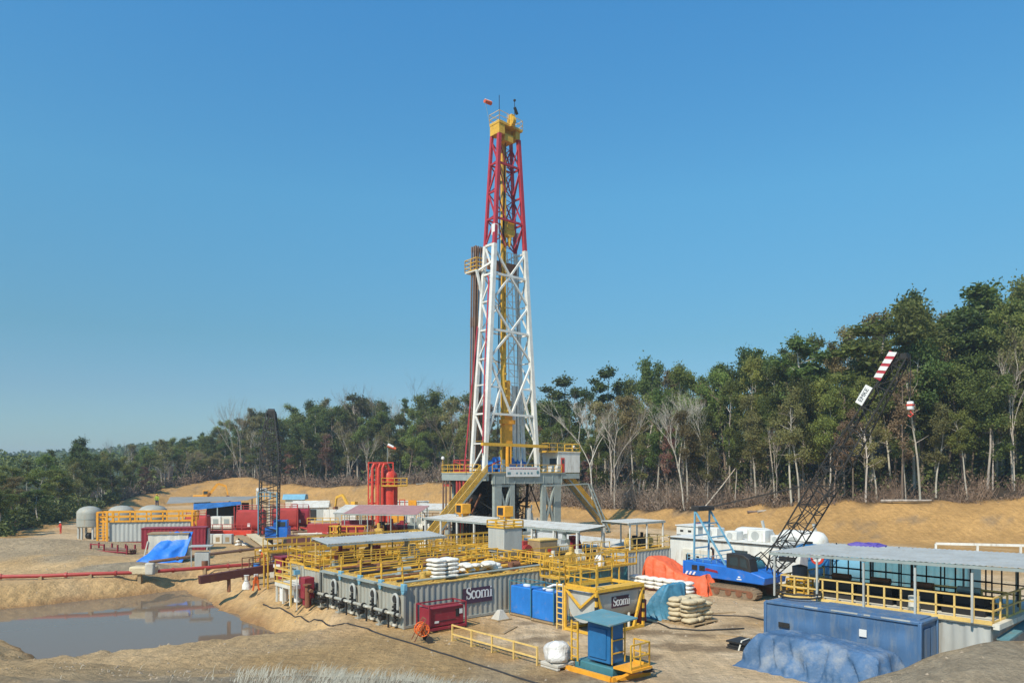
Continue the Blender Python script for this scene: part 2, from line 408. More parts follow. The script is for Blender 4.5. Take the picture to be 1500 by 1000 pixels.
def make_water():
    c = V((sum(p[0] for p in POND)/4, sum(p[1] for p in POND)/4, 0))
    mb = MB(); n = 14; vs = []
    P = [c + (V((p[0], p[1], 0)) - c)*1.12 for p in POND]
    for i in range(n + 1):
        for j in range(n + 1):
            a = P[0].lerp(P[1], i/n); b = P[3].lerp(P[2], i/n); q = a.lerp(b, j/n); vs.append((q.x, q.y, WATER_Z))
    mb.add(vs, [(i*(n+1)+j, (i+1)*(n+1)+j, (i+1)*(n+1)+j+1, i*(n+1)+j+1) for i in range(n) for j in range(n)])
    m = bpy.data.materials.new('muddy_water'); m.use_nodes = True; nd = m.node_tree.nodes; lk = m.node_tree.links; p = nd['Principled BSDF']
    p.inputs['Base Color'].default_value = (.170, .128, .092, 1); p.inputs['Roughness'].default_value = .05; p.inputs['IOR'].default_value = 1.19
    tc = nd.new('ShaderNodeTexCoord'); nz = nd.new('ShaderNodeTexNoise'); nz.inputs['Scale'].default_value = 1.4; nz.inputs['Detail'].default_value = 2
    lk.new(tc.outputs['Object'], nz.inputs[0]); b = nd.new('ShaderNodeBump'); b.inputs['Strength'].default_value = .03; b.inputs['Distance'].default_value = .05
    lk.new(nz.outputs[0], b.inputs['Height']); lk.new(b.outputs[0], p.inputs['Normal'])
    o = mb.build('pond_water', m); tag(o, kind='structure')
make_water()
# ------------------------------------------------------------------ drilling rig (local x along the pad grid, y away)
RIG = V((-3.8, 102.0, 0))
FZ = 9.3                                     # rig floor
rig = thing('rig_substructure', 'grey steel rig substructure with railed floor and two yellow stairs, under the tall derrick', 'substructure', RIG)
g = MB(); g.box(.3, -1.5, 7.75, 13.6, -1.1, 9.15); g.box(.3, 8.6, 7.75, 13.6, 9.0, 9.15); g.box(-.5, -1.1, 8.2, -.1, 9.4, 9.1); g.box(13.7, -1.1, 8.2, 14.1, 9.4, 9.1)
for i in range(8): g.box(.5 + i*1.85, -1.56, 7.75, .62 + i*1.85, -1.5, 9.15)
g.build('girder', 'steel_grey', rig)
d = MB(); d.box(-.5, -1.6, FZ - .15, 14.2, 9.5, FZ); d.build('rig_floor', 'steel_grey', rig)
for x0, x1, x2, x3 in ((.6, 1.9, 3.5, 4.3), (9.6, 10.4, 12.1, 13.4)):
    for y in (-1.45, 7.9):
        m = MB(); m.box(x0, y, 0, x1, y + .5, 7.75); m.box(x2, y, 0, x3, y + .5, 7.75); m.build('column', 'steel_grey', rig)
        m = MB(); m.bar((x1 - .3, y + .2, 1.4), (x2 + .2, y + .2, 7.4), .34); m.bar((x2 + .2, y + .25, 1.4), (x1 - .3, y + .25, 7.4), .34)
        m.bar((x1, y + .2, 7.5), (x2, y + .2, 7.5), .3); m.bar((x1, y + .2, 1.2), (x2, y + .2, 1.2), .3); m.build('cross_brace', 'steel_grey', rig)
m = MB(); m.box(-.5, -1.7, 0, 14.2, -.7, .9); m.box(-.5, 7.6, 0, 14.2, 8.6, .9); m.build('base_beam', 'steel_grey', rig)
m = MB()
for x in (4.6, 8.9): 
    for y in (1.5, 5.5): m.bar((x, y, .5), (x + .6, y, 9), .3)
for i in range(16): m.bar((rnd.uniform(.8, 13), rnd.uniform(0, 8), rnd.uniform(.8, 7.5)), (rnd.uniform(.8, 13), rnd.uniform(0, 8), rnd.uniform(.8, 7.5)), rnd.uniform(.08, .2))
for i in range(46): m.bar((rnd.uniform(-1, 12), rnd.uniform(3, 7.4), rnd.uniform(.4, 6)), (rnd.uniform(-1, 12), rnd.uniform(3, 7.4), rnd.uniform(.4, 7.8)), rnd.uniform(.06, .3))
for i in range(12): x_ = rnd.uniform(-.5, 11); y_ = rnd.uniform(3.5, 7); z_ = rnd.uniform(.3, 5); m.box(x_, y_, z_, x_ + rnd.uniform(.5, 1.6), y_ + .8, z_ + rnd.uniform(.5, 1.6))
m.build('under_floor_piping', 'dark', rig)
m = MB(); m.box(3.9, 7.3, .9, 12.3, 7.4, 8.2); m.build('shade_backdrop', 'black', rig)  # black sheet added to stand in for the deep shade under the floor
m = MB()
for i in range(16): m.bar((rnd.uniform(-2.2, .2), rnd.uniform(0, 6), rnd.uniform(.3, 4)), (rnd.uniform(-2.2, .2), rnd.uniform(0, 6), rnd.uniform(.3, 6.5)), rnd.uniform(.06, .18))
for i in range(7): m.cyl((4.9 + i*.7, .5 + (i % 3)*.5, .9), (5.0 + i*.72, .6 + (i % 3)*.5, rnd.uniform(2, 6)), rnd.uniform(.08, .22), n=7)
m.build('stored_tubing', 'rusty', rig)
m = MB(); m.cyl((7, 2.6, .3), (7, 2.6, 2.2), .6, n=12); m.box(6.1, 2.0, 2.2, 7.9, 3.2, 3.4); m.cyl((5.6, 2.6, 2.8), (8.4, 2.6, 2.8), .42, n=10); m.cyl((7, 2.6, 3.4), (7, 2.6, 5.6), .75, .62, n=14); m.cyl((7, 2.6, 5.6), (7, 2.6, 8.2), .28, n=10)
m.build('blowout_preventer', 'rusty', rig)
m = MB(); m.cyl((8.3, .3, 1), (9.1, .3, 4.6), .13, n=8); m.cyl((9.2, .2, 1), (9.0, .4, 3.4), .3, n=10); m.cyl((9.6, 0, 1), (10.2, .2, 2.6), .12, n=8); m.box(7.6, -.6, .9, 8.1, -.1, 4.2); m.build('white_hose_bundle', 'white', rig)
r = MB(); r.rail([(.1, -1.6, FZ), (13.4, -1.6, FZ)], 1.15, .075); r.rail([(-.5, .6, FZ), (-.5, 9.4, FZ)], 1.15, .075); r.rail([(-.5, 9.4, FZ), (14, 9.4, FZ), (14, 3, FZ)], 1.15, .075); r.build('handrail', 'yellow', rig)
m = MB()
for y in (7.6, 8.6, 9.3): m.cyl((-.3, y, 0), (-.3, y, 8.2), .13, n=8)
m.build('support_post', 'pipe_brown', rig)
m = MB()
for y in (4.4, 5.3, 6.0): m.cyl((-.2, y, 0), (-.2, y, 8.6), .2, n=8)
m.box(-.3, 7.6, 7.3, .1, 9.4, 7.6); m.build('standpipe', 'red', rig)
m = MB(); m.box(.2, 3.4, FZ, 1.4, 7.6, FZ + .5)
for y in (3.4, 4.6, 6, 7.4): m.bar((.3, y, FZ), (.3, y, FZ + 1.9), .16)
m.bar((.3, 3.4, FZ + 1.8), (.3, 7.4, FZ + 1.8), .16); m.bar((.3, 3.4, FZ + .8), (.3, 7.4, FZ + 1.6), .12); m.bar((-.2, 1.4, FZ + .2), (2.4, -.6, FZ + 1.7), .2); m.build('mast_pedestal', 'red', rig)

def stair(parent, p0, dx, top, bot, w=1.5, m='yellow'):     # descends along local x
    x0, y0 = p0; x1 = x0 + dx
    t = MB()
    for y in (y0, y0 + w): t.bar((x0, y, top), (x1, y, bot), .10, .24)
    n = int(abs(dx)/.33)
    for i in range(1, n):
        k = i/n; t.box(min(x0 + dx*k - .13, x0 + dx*k + .13), y0 + .05, top + (bot-top)*k - .03, max(x0 + dx*k - .13, x0 + dx*k + .13), y0 + w - .05, top + (bot-top)*k)
    s = t.build('staircase', 'steel_grey', parent)
    r = MB()
    for y in (y0, y0 + w):
        for hh in (.3, .56, .82, 1.1): r.bar((x0, y, top + hh), (x1, y, bot + hh), .11)
        k = max(2, int(abs(dx)/1.0))
        for i in range(k + 1):
            q = i/k; z = top + (bot-top)*q; r.bar((x0 + dx*q, y, z), (x0 + dx*q, y, z + 1.1), .07)
    r.build('stair_handrail', m, s)
stair(rig, (-.5, -1.3), -9.0, FZ, .6)
stair(rig, (14.2, -1.2), 10.4, FZ, .3)
m = MB(); m.bar((9.4, -2.2, 7.4), (18.2, -2.4, 7.6), .2); m.bar((18.2, -2.4, 7.6), (21.2, -3.4, .2), .2); m.bar((19.2, -2.0, 7.5), (22.6, -2.8, .2), .2)
for i in range(12):
    k = i/12; m.bar(V((18.2, -2.4, 7.6)).lerp(V((21.2, -3.4, .2)), k), V((19.2, -2.0, 7.5)).lerp(V((22.6, -2.8, .2)), k), .1)
m.build('ramp_ladder', 'steel_grey', rig)

bn = MB(); bn.box(2.5, -1.72, 8.75, 8.9, -1.69, 10.15); bno = tag(bn.build('banner', 'sign_white', None, loc=RIG), 'long white printed banner hung across the front rail of the rig floor', 'banner'); bno.rotation_euler = (0, 0, SITE)
m = MB(); xs = 3.1
while xs < 8.2:
    w_ = rnd.uniform(.12, .34); m.box(xs, -1.74, 9.82, xs + w_, -1.725, 9.94); xs += w_ + .09
m.build('red_lettering', 'mast_red', bno)
m = MB()
for xx in (4.3, 5.05, 5.8, 6.45, 7.1): m.box(xx, -1.74, 9.12, xx + .3, -1.725, 9.36)
m.box(2.7, -1.74, 9.05, 3.3, -1.725, 9.4); m.cyl((8.45, -1.725, 9.35), (8.45, -1.745, 9.35), .26, n=12); m.build('blue_lettering', 'teal_roof', bno)

dh = thing('doghouse_cabin', 'white steel cabin with a red door at the edge of the rig floor', 'cabin', RIG + V((0, 0, FZ)))
m = MB(); m.box(12.7, -1.5, 0, 17.4, 1.8, 3.0); m.build('wall', 'white', dh, .04)
m = MB(); m.box(12.6, -1.6, 3.003, 17.5, 1.9, 3.12); m.build('roof', 'white', dh)
m = MB(); m.box(13.35, -1.56, .05, 14.05, -1.503, 2.2); dd = m.build('door', 'bright_red', dh); m = MB(); m.box(13.5, -1.585, 1.35, 13.9, -1.562, 1.95); m.build('pane', 'glass', dd)
m = MB(); m.box(12.65, -1.3, 1.2, 12.698, .2, 2.1); m.build('window', 'glass', dh)
m = MB(); m.rail([(11, -1.5, 3.13), (17.4, -1.5, 3.13), (17.4, 1.8, 3.13)], 1.2, .075); m.rail([(11, -1.5, 3.13), (11, 1.8, 3.13)], 1.2, .075); m.box(10.9, -1.6, 2.98, 12.6, 1.8, 3.1); m.build('roof_rail', 'yellow', dh)
m = MB(); m.cyl((16, -1.7, 3.8), (16, -1.5, 3.9), .2, n=8); m.build('floodlight', 'white', dh)
m = MB(); m.box(12.8, -1.5, -.9, 17.3, 1.7, -.12); m.build('underframe', 'steel_grey', dh)

dw = thing('drawworks', 'bright blue winch machinery on the rig floor behind the rail', 'drawworks', RIG + V((0, 0, FZ)))
m = MB(); m.box(2.2, 3.2, .1, 4.6, 5.4, 1.3); m.cyl((2.4, 4.2, 1.0), (4.5, 4.2, 1.0), .8, n=14); m.build('hydraulic_unit', 'blue', dw, .06)
m = MB(); m.box(5.4, 2.6, .05, 10.2, 5.6, 1.6); m.prism([(2.6, 1.6), (5.6, 1.6), (5.0, 2.3), (3.2, 2.3)], 'x', 5.6, 10); m.cyl((5.2, 4.1, 1.2), (10.4, 4.1, 1.2), .9, n=14); m.build('drum_housing', 'blue', dw, .06)
m = MB(); m.box(10.7, 2.8, .05, 12.3, 4.6, 1.5); m.build('motor_housing', 'teal', dw, .06)
m = MB(); m.box(4.7, 1.4, 0, 5.2, 1.9, 1.2); m.cyl((4.95, 1.65, 1.2), (4.95, 1.65, 1.9), .3, n=8); m.build('iron_roughneck', 'cream', dw)
for x in (5.9, 9.5): m = MB(); m.bar((x, -1, 0), (x, -1, 2.9), .1); m.build('thin_post', 'cream', dw)

lp = thing('floor_lamp_post', 'small white round lamp on a thin post at the rig floor corner', 'lamp', RIG + V((0, 0, 0)))
m = MB(); m.bar((-.5, 9.1, FZ), (-.5, 9.1, FZ + 1.9), .07); m.build('post', 'yellow', lp); m = MB(); m.lathe([(.02, 0), (.2, .1), (.26, .28), (.2, .46), (.03, .55)], (-.5, 9.1, FZ + 1.85), 12); m.build('lamp_globe', 'sign_white', lp)

# ---- derrick mast
B0, T0 = FZ, 57.3
LB = {'fl': (0, 0), 'fr': (10, 0), 'bl': (0, 2.9), 'br': (10, 2.9)}
LT = {'fl': (3.2, .62), 'fr': (6.8, .62), 'bl': (3.2, 2.28), 'br': (6.8, 2.28)}
def leg(k, z):
    t = (z - B0)/(T0 - B0); a, b = LB[k], LT[k]
    return V((a[0] + (b[0]-a[0])*t, a[1] + (b[1]-a[1])*t, z))
def zy(py): return CAMZ + (690 - py)*.0968
ZS = zy(360)
der = thing('derrick_mast', 'towering red and white lattice drilling derrick with yellow crown', 'derrick', RIG)
for k in LB:
    w = .58 if k[0] == 'f' else .46
    m = MB(); m.bar(leg(k, B0), leg(k, ZS), w); m.build('lower_leg', 'mast_white', der)
    m = MB(); m.bar(leg(k, ZS), leg(k, T0), w*.86); m.build('upper_leg', 'mast_red', der)
def mid(a, b, t=.5): return a.lerp(b, t)
wb = MB(); W = .26
lv = [zy(p) for p in (362, 403, 485, 607)]
for z in lv[1:]:
    wb.bar(leg('fl', z), leg('fr', z), .3); wb.bar(leg('fl', z), leg('bl', z), .24); wb.bar(leg('fr', z), leg('br', z), .24)
wb.bar(leg('fl', zy(360)), leg('bl', zy(360)), .3); wb.bar(leg('fr', zy(364)), leg('br', zy(364)), .24)
wb.bar(leg('bl', zy(403)), leg('br', zy(403)), .22); wb.bar(leg('bl', zy(485)), leg('br', zy(485)), .2)
for z0, zm, z1 in ((zy(366), zy(403), zy(443)), (zy(445), zy(485), zy(527))):
    c = mid(leg('fl', zm), leg('fr', zm))
    for k in ('fl', 'fr'): wb.bar(leg(k, z0), c, W); wb.bar(c, leg(k, z1), W)
c = mid(leg('fl', zy(607)), leg('fr', zy(607)))
for k in ('fl', 'fr'):
    q = leg(k, zy(529)); wb.bar(q, c, W); e = q.lerp(c, .5); e2 = leg(k, e.z); wb.bar(e, e2, .22); wb.bar(e, leg(k, zy(650)) , W)
zz = [zy(p) for p in (360, 403, 443, 485, 527, 565, 607, 650, 688)]
for s_ in (('fl', 'bl'), ('fr', 'br')):
    for i, (a, b) in enumerate(zip(zz, zz[1:])):
        k0, k1 = s_ if i % 2 else s_[::-1]; wb.bar(leg(k0, a), leg(k1, b), .2); wb.bar(leg(s_[0], b), leg(s_[1], b), .18)
for i, (a, b) in enumerate(zip(zz, zz[1:])):      # narrow ladder truss behind the front right leg
    for k in (.72, .86):
        wb.bar(mid(leg('bl', a), leg('br', a), k), mid(leg('bl', b), leg('br', b), k), .1)
    for j in range(4):
        t0, t1 = a + (b-a)*j/4, a + (b-a)*(j+1)/4
        wb.bar(mid(leg('bl', t0), leg('br', t0), .72), mid(leg('bl', t1), leg('br', t1), .86 if j % 2 else .72), .07); wb.bar(mid(leg('bl', t0), leg('br', t0), .72), mid(leg('bl', t0), leg('br', t0), .97), .07)
for k in (.82, .9): wb.bar(mid(leg('bl', B0), leg('br', B0), k), mid(leg('bl', zy(560)), leg('br', zy(560)), k), .38)
for a, b in zip(lv, lv[1:]):
    wb.bar(leg('bl', a), leg('br', b), .15); wb.bar(leg('br', a), leg('bl', b), .15)
for z in (zy(443), zy(527)): wb.bar(leg('bl', z), leg('br', z), .14); wb.bar(mid(leg('fl', z), leg('fr', z), .0), mid(leg('bl', z), leg('br', z), .5), .1)
wb.build('white_bracing', 'mast_white', der)
rb = MB(); rz_ = [zy(p) for p in (204, 239, 281, 321, 360)]
for z in (rz_[1], rz_[3]):
    rb.bar(leg('fl', z), leg('fr', z), .26); rb.bar(leg('bl', z), leg('br', z), .2)
for z in rz_[1:4]: rb.bar(leg('fl', z), leg('bl', z), .24); rb.bar(leg('fr', z), leg('br', z), .24)
for s_ in (('fl', 'bl'), ('fr', 'br')):
    for i, (a, b) in enumerate(zip(rz_, rz_[1:])):
        k0, k1 = s_ if i % 2 == 0 else s_[::-1]; rb.bar(leg(k1, a), leg(k0, b), .2)
for i, (a, b) in enumerate(zip(rz_, rz_[1:])):
    rb.bar(mid(leg('bl', a), leg('br', a), .6), leg('br', b), .14); rb.bar(leg('br', a), mid(leg('bl', b), leg('br', b), .6), .14); rb.bar(mid(leg('bl', a), leg('br', a), .6), mid(leg('bl', b), leg('br', b), .6), .16)
    for j in range(5): rb.bar(mid(leg('bl', a+(b-a)*j/5), leg('br', a+(b-a)*j/5), .6), leg('br', a+(b-a)*(j+.5)/5), .06)
for a, b in zip(rz_, rz_[1:]): rb.bar(leg('bl', a), leg('br', b), .13); rb.bar(leg('br', a), leg('bl', b), .13); rb.bar(leg('fl', a), mid(leg('fl', b), leg('fr', b), .35), .12); rb.bar(leg('fr', a), mid(leg('fl', b), leg('fr', b), .65), .12)
rb.build('red_bracing', 'mast_red', der)
m = MB(); m.box(2.95, .35, 57.3, 4.0, 2.4, 58.7); m.box(6.2, .5, 57.3, 7.0, 2.4, 58.5); m.box(4.0, 1.4, 57.6, 6.2, 2.4, 58.6); m.prism([(2.9, 58.7), (7.3, 58.5), (7.3, 58.7), (2.9, 58.95)], 'y', .25, 2.45)
m.cyl((4.9, .2, 59.4), (5.4, .2, 59.4), .7, n=16); m.box(4.85, -.1, 58.6, 5.45, .6, 60.3); m.box(4.2, .6, 56.6, 5.8, 2.2, 57.6); m.build('crown_platform', 'yellow', der)
m = MB(); m.rail([(2.9, .25, 58.95), (7.3, .25, 58.7), (7.3, 2.45, 58.7), (2.9, 2.45, 58.95), (2.9, .25, 58.95)], 1.4, .06, step=1.5); m.build('crown_rail', 'pale_yellow', der)
m = MB(); m.bar((3.5, 1, 59.5), (3.5, 1, 62.9), .06); m.bar((6.4, 1, 59.5), (6.4, 1, 63.0), .06); m.bar((6.4, 1, 62.1), (6.9, 1, 61.2), .3); m.lathe([(.02, 0), (.18, .1), (.18, .3), (.02, .4)], (6.4, 1, 62.9), 8); m.build('antenna', 'dark', der)
m = MB(); m.box(4.75, 1.8, 10.5, 5.0, 2.2, 56.8); m.box(5.25, 1.8, 10.5, 5.5, 2.2, 56.8); m.box(4.95, 2.05, 10.5, 5.3, 2.16, 54.5); m.build('guide_rail', 'yellow', der)
m = MB()
for xx in (4.35, 4.5, 4.2, 3.3): m.cyl((xx, 1.2, 42 if xx > 3.5 else 13), (4.9 if xx > 3.5 else 3.9, 1.2, 57), .05, n=5)
for xx in (3.6, 3.8, 7.2): m.cyl((xx, 1.6, 10), (xx + .5, 1.6, 40), .045, n=5)
m.build('drill_line', 'dark', der)
m = MB(); m.box(4.9, .7, 44.2, 6.1, 1.5, 45.4); m.cyl((5.5, .8, 43.9), (5.5, 1.4, 43.9), .85, n=14); m.cyl((5.5, 1.1, 43.2), (5.5, 1.1, 41.8), .35, .15, n=10); m.build('travelling_block', 'yellow', der)
m = MB(); m.box(4.5, .9, 13.2, 5.9, 1.75, 17.6); m.box(4.7, .8, 17.6, 5.4, 1.7, 22.5); m.cyl((5.0, 1.0, 10.2), (5.0, 1.0, 13.4), .28, n=10); m.cyl((5.6, 1.0, 10.6), (5.6, 1.0, 13.4), .2, n=8); m.box(4.0, .8, 16.3, 6.4, 1.6, 16.9); m.build('top_drive', 'orange_yellow', der)
m = MB(); pts = [(4.9, .9, 17.5), (4.35, .9, 20), (4.0, .9, 23.4), (4.3, .9, 25.8), (3.7, .9, 27.3), (4.1, .9, 28.2), (4.7, .9, 28.6)]; m.tube(pts, .34, 8)
for i in range(9): m.lathe([(.42, 0), (.42, .25)], (4.75 - .09*i, .9, 18 + i*1.05), 8)
m.build('service_loop', 'yellow', der)
# racking board
m = MB(); m.box(.75, 2.7, 37.9, 3.2, 5.4, 38.05); m.bar((.85, 2.8, 37.9), leg('bl', 34.4), .3); m.bar((2.2, 5.3, 37.9), leg('bl', 34.8), .3); m.bar((1.2, 2.75, 38), leg('fl', 39), .25); b_ = m.build('racking_board', 'mast_white', der)
m = MB(); m.rail([(2.2, 2.7, 38.05), (.75, 2.7, 38.05), (.75, 5.4, 38.05), (2.8, 5.4, 38.05)], 1.7, .1, bars=(.33, .66, 1), step=1.1); m.build('board_rail', 'yellow', b_)
m = MB(); m.box(2.2, 1.9, 38.2, 7.6, 2.2, 39.7); m.build('wind_screen', 'rusty', b_)
m = MB(); m.cyl((-1.0, 3.3, 9.6), leg('bl', 30) + V((-.45, .1, 0)), .1, n=6); m.tube([leg('fl', 12) + V((-.5, 0, 0)), leg('fl', 24) + V((-.45, .4, 0)), leg('fl', 36) + V((-.4, .4, 0)), leg('fl', 37) + V((-.2, .9, 0))], .1, 6); m.build('mud_standpipe', 'mast_red', der)
m = MB(); m.box(8.05, 2.2, 43.8, 8.7, 2.8, 44.6); m.box(2.0, .2, 42.7, 2.7, .9, 44.2); m.build('mast_lamp', 'sign_white', der)
m = MB(); m.bar((-1.4, -1.2, 13.2), (10.6, -1.4, 13.1), .55, .42); m.bar((-1.5, 0, 13.6), (-.2, 0, 13.7), .1); m.build('walkway_beam', 'yellow', der)

ws = thing('windsock', 'orange and white windsock on a thin pole above the derrick crown', 'windsock', RIG, SITE)
m = MB(); m.bar((3.0, 2.45, 58.9), (2.6, 3.2, 62.9), .04); m.build('pole', 'steel_grey', ws)
m = MB(); m.cyl((2.6, 3.2, 62.6), (3.8, 3.2, 62.65), .26, .3, n=10); m.build('sock', 'tarp_orange', ws); m = MB(); m.cyl((2.65, 3.15, 62.85), (3.75, 3.15, 62.88), .1, n=8); m.build('white_band', 'sign_white', ws)

# racked drill pipes
first = None
for i in range(8):
    for j in range(3):
        base = RIG + S(.75 + i*.2 + rnd.uniform(-.03, .03), 3.5 + j*.45 + (i % 2)*.2, 0) - V((C0[0], C0[1], 0)) + V((0, 0, FZ))
        if first is None:
            m = MB(); m.cyl((0, 0, 0), (.5, 0, 32.3), .10, n=8)
            for k in (0, 1, 2, 3): 
                q = V((.5*k/3, 0, 32.3*k/3)); e = V((.015, 0, .7)); m.cyl(q - e*(1 if k else 0), q + e*(1 if k < 3 else .1), .125, n=8)
            first = m.build('drill_pipe', 'pipe_brown'); tag(first, 'brown steel drill pipe racked upright against the derrick side', 'drill pipe', 'drill pipes racked upright beside the derrick')
            first.location = base; first.rotation_euler = (0, 0, SITE)
        else: copy_tree(first, base)

# ------------------------------------------------------------------ awnings
def awning(name, label, loc, L, D, z0, z1, posts, roofm='sheet_white', postm='mast_white', zb=0.0, rz=SITE, tilt=0.0, back=True, pw=.12):
    t = thing(name, label, 'awning', loc, rz)
    m = MB(); m.sheet([(0, 0, z0), (L, 0, z0 + tilt), (L, D, z1 + tilt), (0, D, z1)]); m.build('roof_sheet', roofm, t)
    m = MB()
    for y, z in ((.05, z0), (D - .05, z1)): m.bar((0, y, z - .1), (L, y, z - .1 + tilt), .1, .14)
    for i in range(posts):
        x = .3 + (L - .6)*i/(posts - 1); m.bar((x, .05, z0 - .15 + tilt*x/L), (x, D - .05, z1 - .15 + tilt*x/L), .08, .12)
    m.build('roof_frame', 'steel_grey', t)
    for i in range(posts):
        x = .3 + (L - .6)*i/(posts - 1)
        for y, z in ((.1, z0), (D - .1, z1))[:2 if back else 1]:
            m = MB(); m.bar((x, y, zb), (x, y, z - .15), pw); m.build('post', postm, t)
    return t

# long white awning in front of the rig: local x along -v
aw = awning('pump_awning', 'very long white sheet awning running in front of the rig substructure', S(21.6, 29.8), 23.6, 3.4, 4.4, 4.7, 9, rz=SITE - R(90), postm='white', pw=.16)
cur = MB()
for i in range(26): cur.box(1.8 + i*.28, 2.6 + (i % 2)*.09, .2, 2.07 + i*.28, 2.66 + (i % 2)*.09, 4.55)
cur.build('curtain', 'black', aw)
yb = thing('mud_hopper', 'yellow box hopper above the long white awning, leftmost of two', 'hopper', S(24.2, 26.0, 0))
def hopper(t):
    m = MB(); m.box(-.6, -.6, 4.95, .6, .6, 6.0); m.prism([(-.6, 4.95), (.6, 4.95), (.3, 4.6), (-.3, 4.6)], 'y', -.3, .3); m.build('bin', 'orange_yellow', t, .05)
    m = MB(); m.box(-.63, -.4, 5.1, -.603, .4, 5.85); m.build('opening', 'dark', t)
    m = MB()
    for sx in (-.5, .5):
        for sy in (-.5, .5): m.bar((sx, sy, 0), (sx, sy, 4.97), .09)
    m.build('stand', 'steel_grey', t)
hopper(yb)
copy_tree(yb, S(24.2, 19.0, 0), label='yellow box hopper above the long white awning, nearer the derrick columns')

aw2 = awning('mid_tank_awning', 'grey tin awning on thin posts over the yellow railed tanks', S(.6, 11.0, 2.5), 10.6, 2.6, 1.75, 2.0, 4, 'sheet_roof', 'pale_yellow', pw=.09)
aw3 = awning('open_frame_awning', 'white framed flat awning standing on the grey corrugated tank', S(25.4, 3.9, 2.5), 5.2, 3.2, 2.5, 2.55, 3, 'sheet_white', 'white', pw=.11)
aw4 = awning('mauve_awning', 'dull pink tin awning beside the red scrubber tower', S(25.5, 55.5), 11, 5, 3.6, 4.6, 4, 'sheet_mauve', 'steel_grey', rz=SITE - R(55))
aw5 = awning('pale_shelter', 'pale tin shelter joined to the dull pink awning', S(29, 65.0), 9, 5, 3.2, 4.2, 3, 'sheet_white', 'steel_grey', rz=SITE - R(50))
aw7 = awning('tin_awning', 'white tin awning next to the foot of the left rig stair', S(41.5, 62.0), 13, 4, 3.4, 4.2, 4, 'sheet_white', 'white', rz=SITE - R(50))
aw6 = awning('low_white_shelter', 'low white tin shelter over pumps behind the yellow railed walkway', S(26.0, 20.0), 14, 4, 2.5, 3.0, 5, 'sheet_white', 'steel_grey', rz=SITE - R(90))
# ------------------------------------------------------------------ mud tanks
def serif_word(h, parent, x0, y, z0):
    # the five condensed serif letters of the sign, drawn as swelling strokes; h = cap height
    b = MB()
    def stroke(pts, ws):
        L_, R_ = [], []
        for i, p in enumerate(pts):
            q0, q1 = pts[max(0, i-1)], pts[min(len(pts)-1, i+1)]; dx, dz = q1[0]-q0[0], q1[1]-q0[1]; k = math.hypot(dx, dz); w_ = ws[i]*.5
            L_.append((p[0] - dz/k*w_, p[1] + dx/k*w_)); R_.append((p[0] + dz/k*w_, p[1] - dx/k*w_))
        for i in range(len(pts) - 1):
            q = [L_[i], R_[i], R_[i+1], L_[i+1]]
            vs = [(x0 + u*h, y - .008, z0 + w_*h) for u, w_ in q] + [(x0 + u*h, y + .004, z0 + w_*h) for u, w_ in q]
            b.add(vs, [(0, 1, 2, 3), (0, 4, 5, 1), (1, 5, 6, 2), (2, 6, 7, 3), (3, 7, 4, 0)])
    def arc(cx, cz, rx, rz, a0, a1, n=14): return [(cx + rx*math.cos(a0 + (a1-a0)*i/n), cz + rz*math.sin(a0 + (a1-a0)*i/n)) for i in range(n + 1)]
    P = math.pi
    s_ = arc(.27, .74, .19, .23, .15*P, 1.30*P) [:-1] + [(.27, .50)] + arc(.28, .25, .20, .23, .42*P, -.88*P)
    stroke(s_, [.07 + .13*math.exp(-((i - 15)/6.0)**2) for i in range(len(s_))]); stroke([(.47, 1.0), (.46, .72)], [.03, .05]); stroke([(.06, .0), (.07, .30)], [.03, .05])
    c_ = arc(.82, .34, .22, .32, .25*P, 1.78*P); stroke(c_, [.07 + .10*abs(math.sin(P*i/14)) for i in range(15)]); stroke([(.99, .62), (.97, .50)], [.12, .10])
    o_ = arc(1.30, .34, .24, .32, 0, 2*P, 20); stroke(o_, [.07 + .10*abs(math.cos(2*P*i/20)) for i in range(21)])
    def stem(x, z1): stroke([(x, .03), (x, z1)], [.15, .15]); stroke([(x - .14, .025), (x + .14, .025)], [.05, .05])
    stem(1.74, .66); stroke([(1.62, .64), (1.74, .64)], [.05, .05])
    for x in (2.10, 2.46):
        stem(x, .46); a_ = arc(x - .16, .46, .16, .18, P*.95, 0, 8); stroke(a_, [.05 + .09*i/8 for i in range(9)])
    stem(2.77, .66); stroke([(2.65, .64), (2.77, .64)], [.05, .05]); stroke([(2.69, .86), (2.85, .86)], [.15, .15])
    return b.build('lettering', 'sign_white', parent, smooth=0)
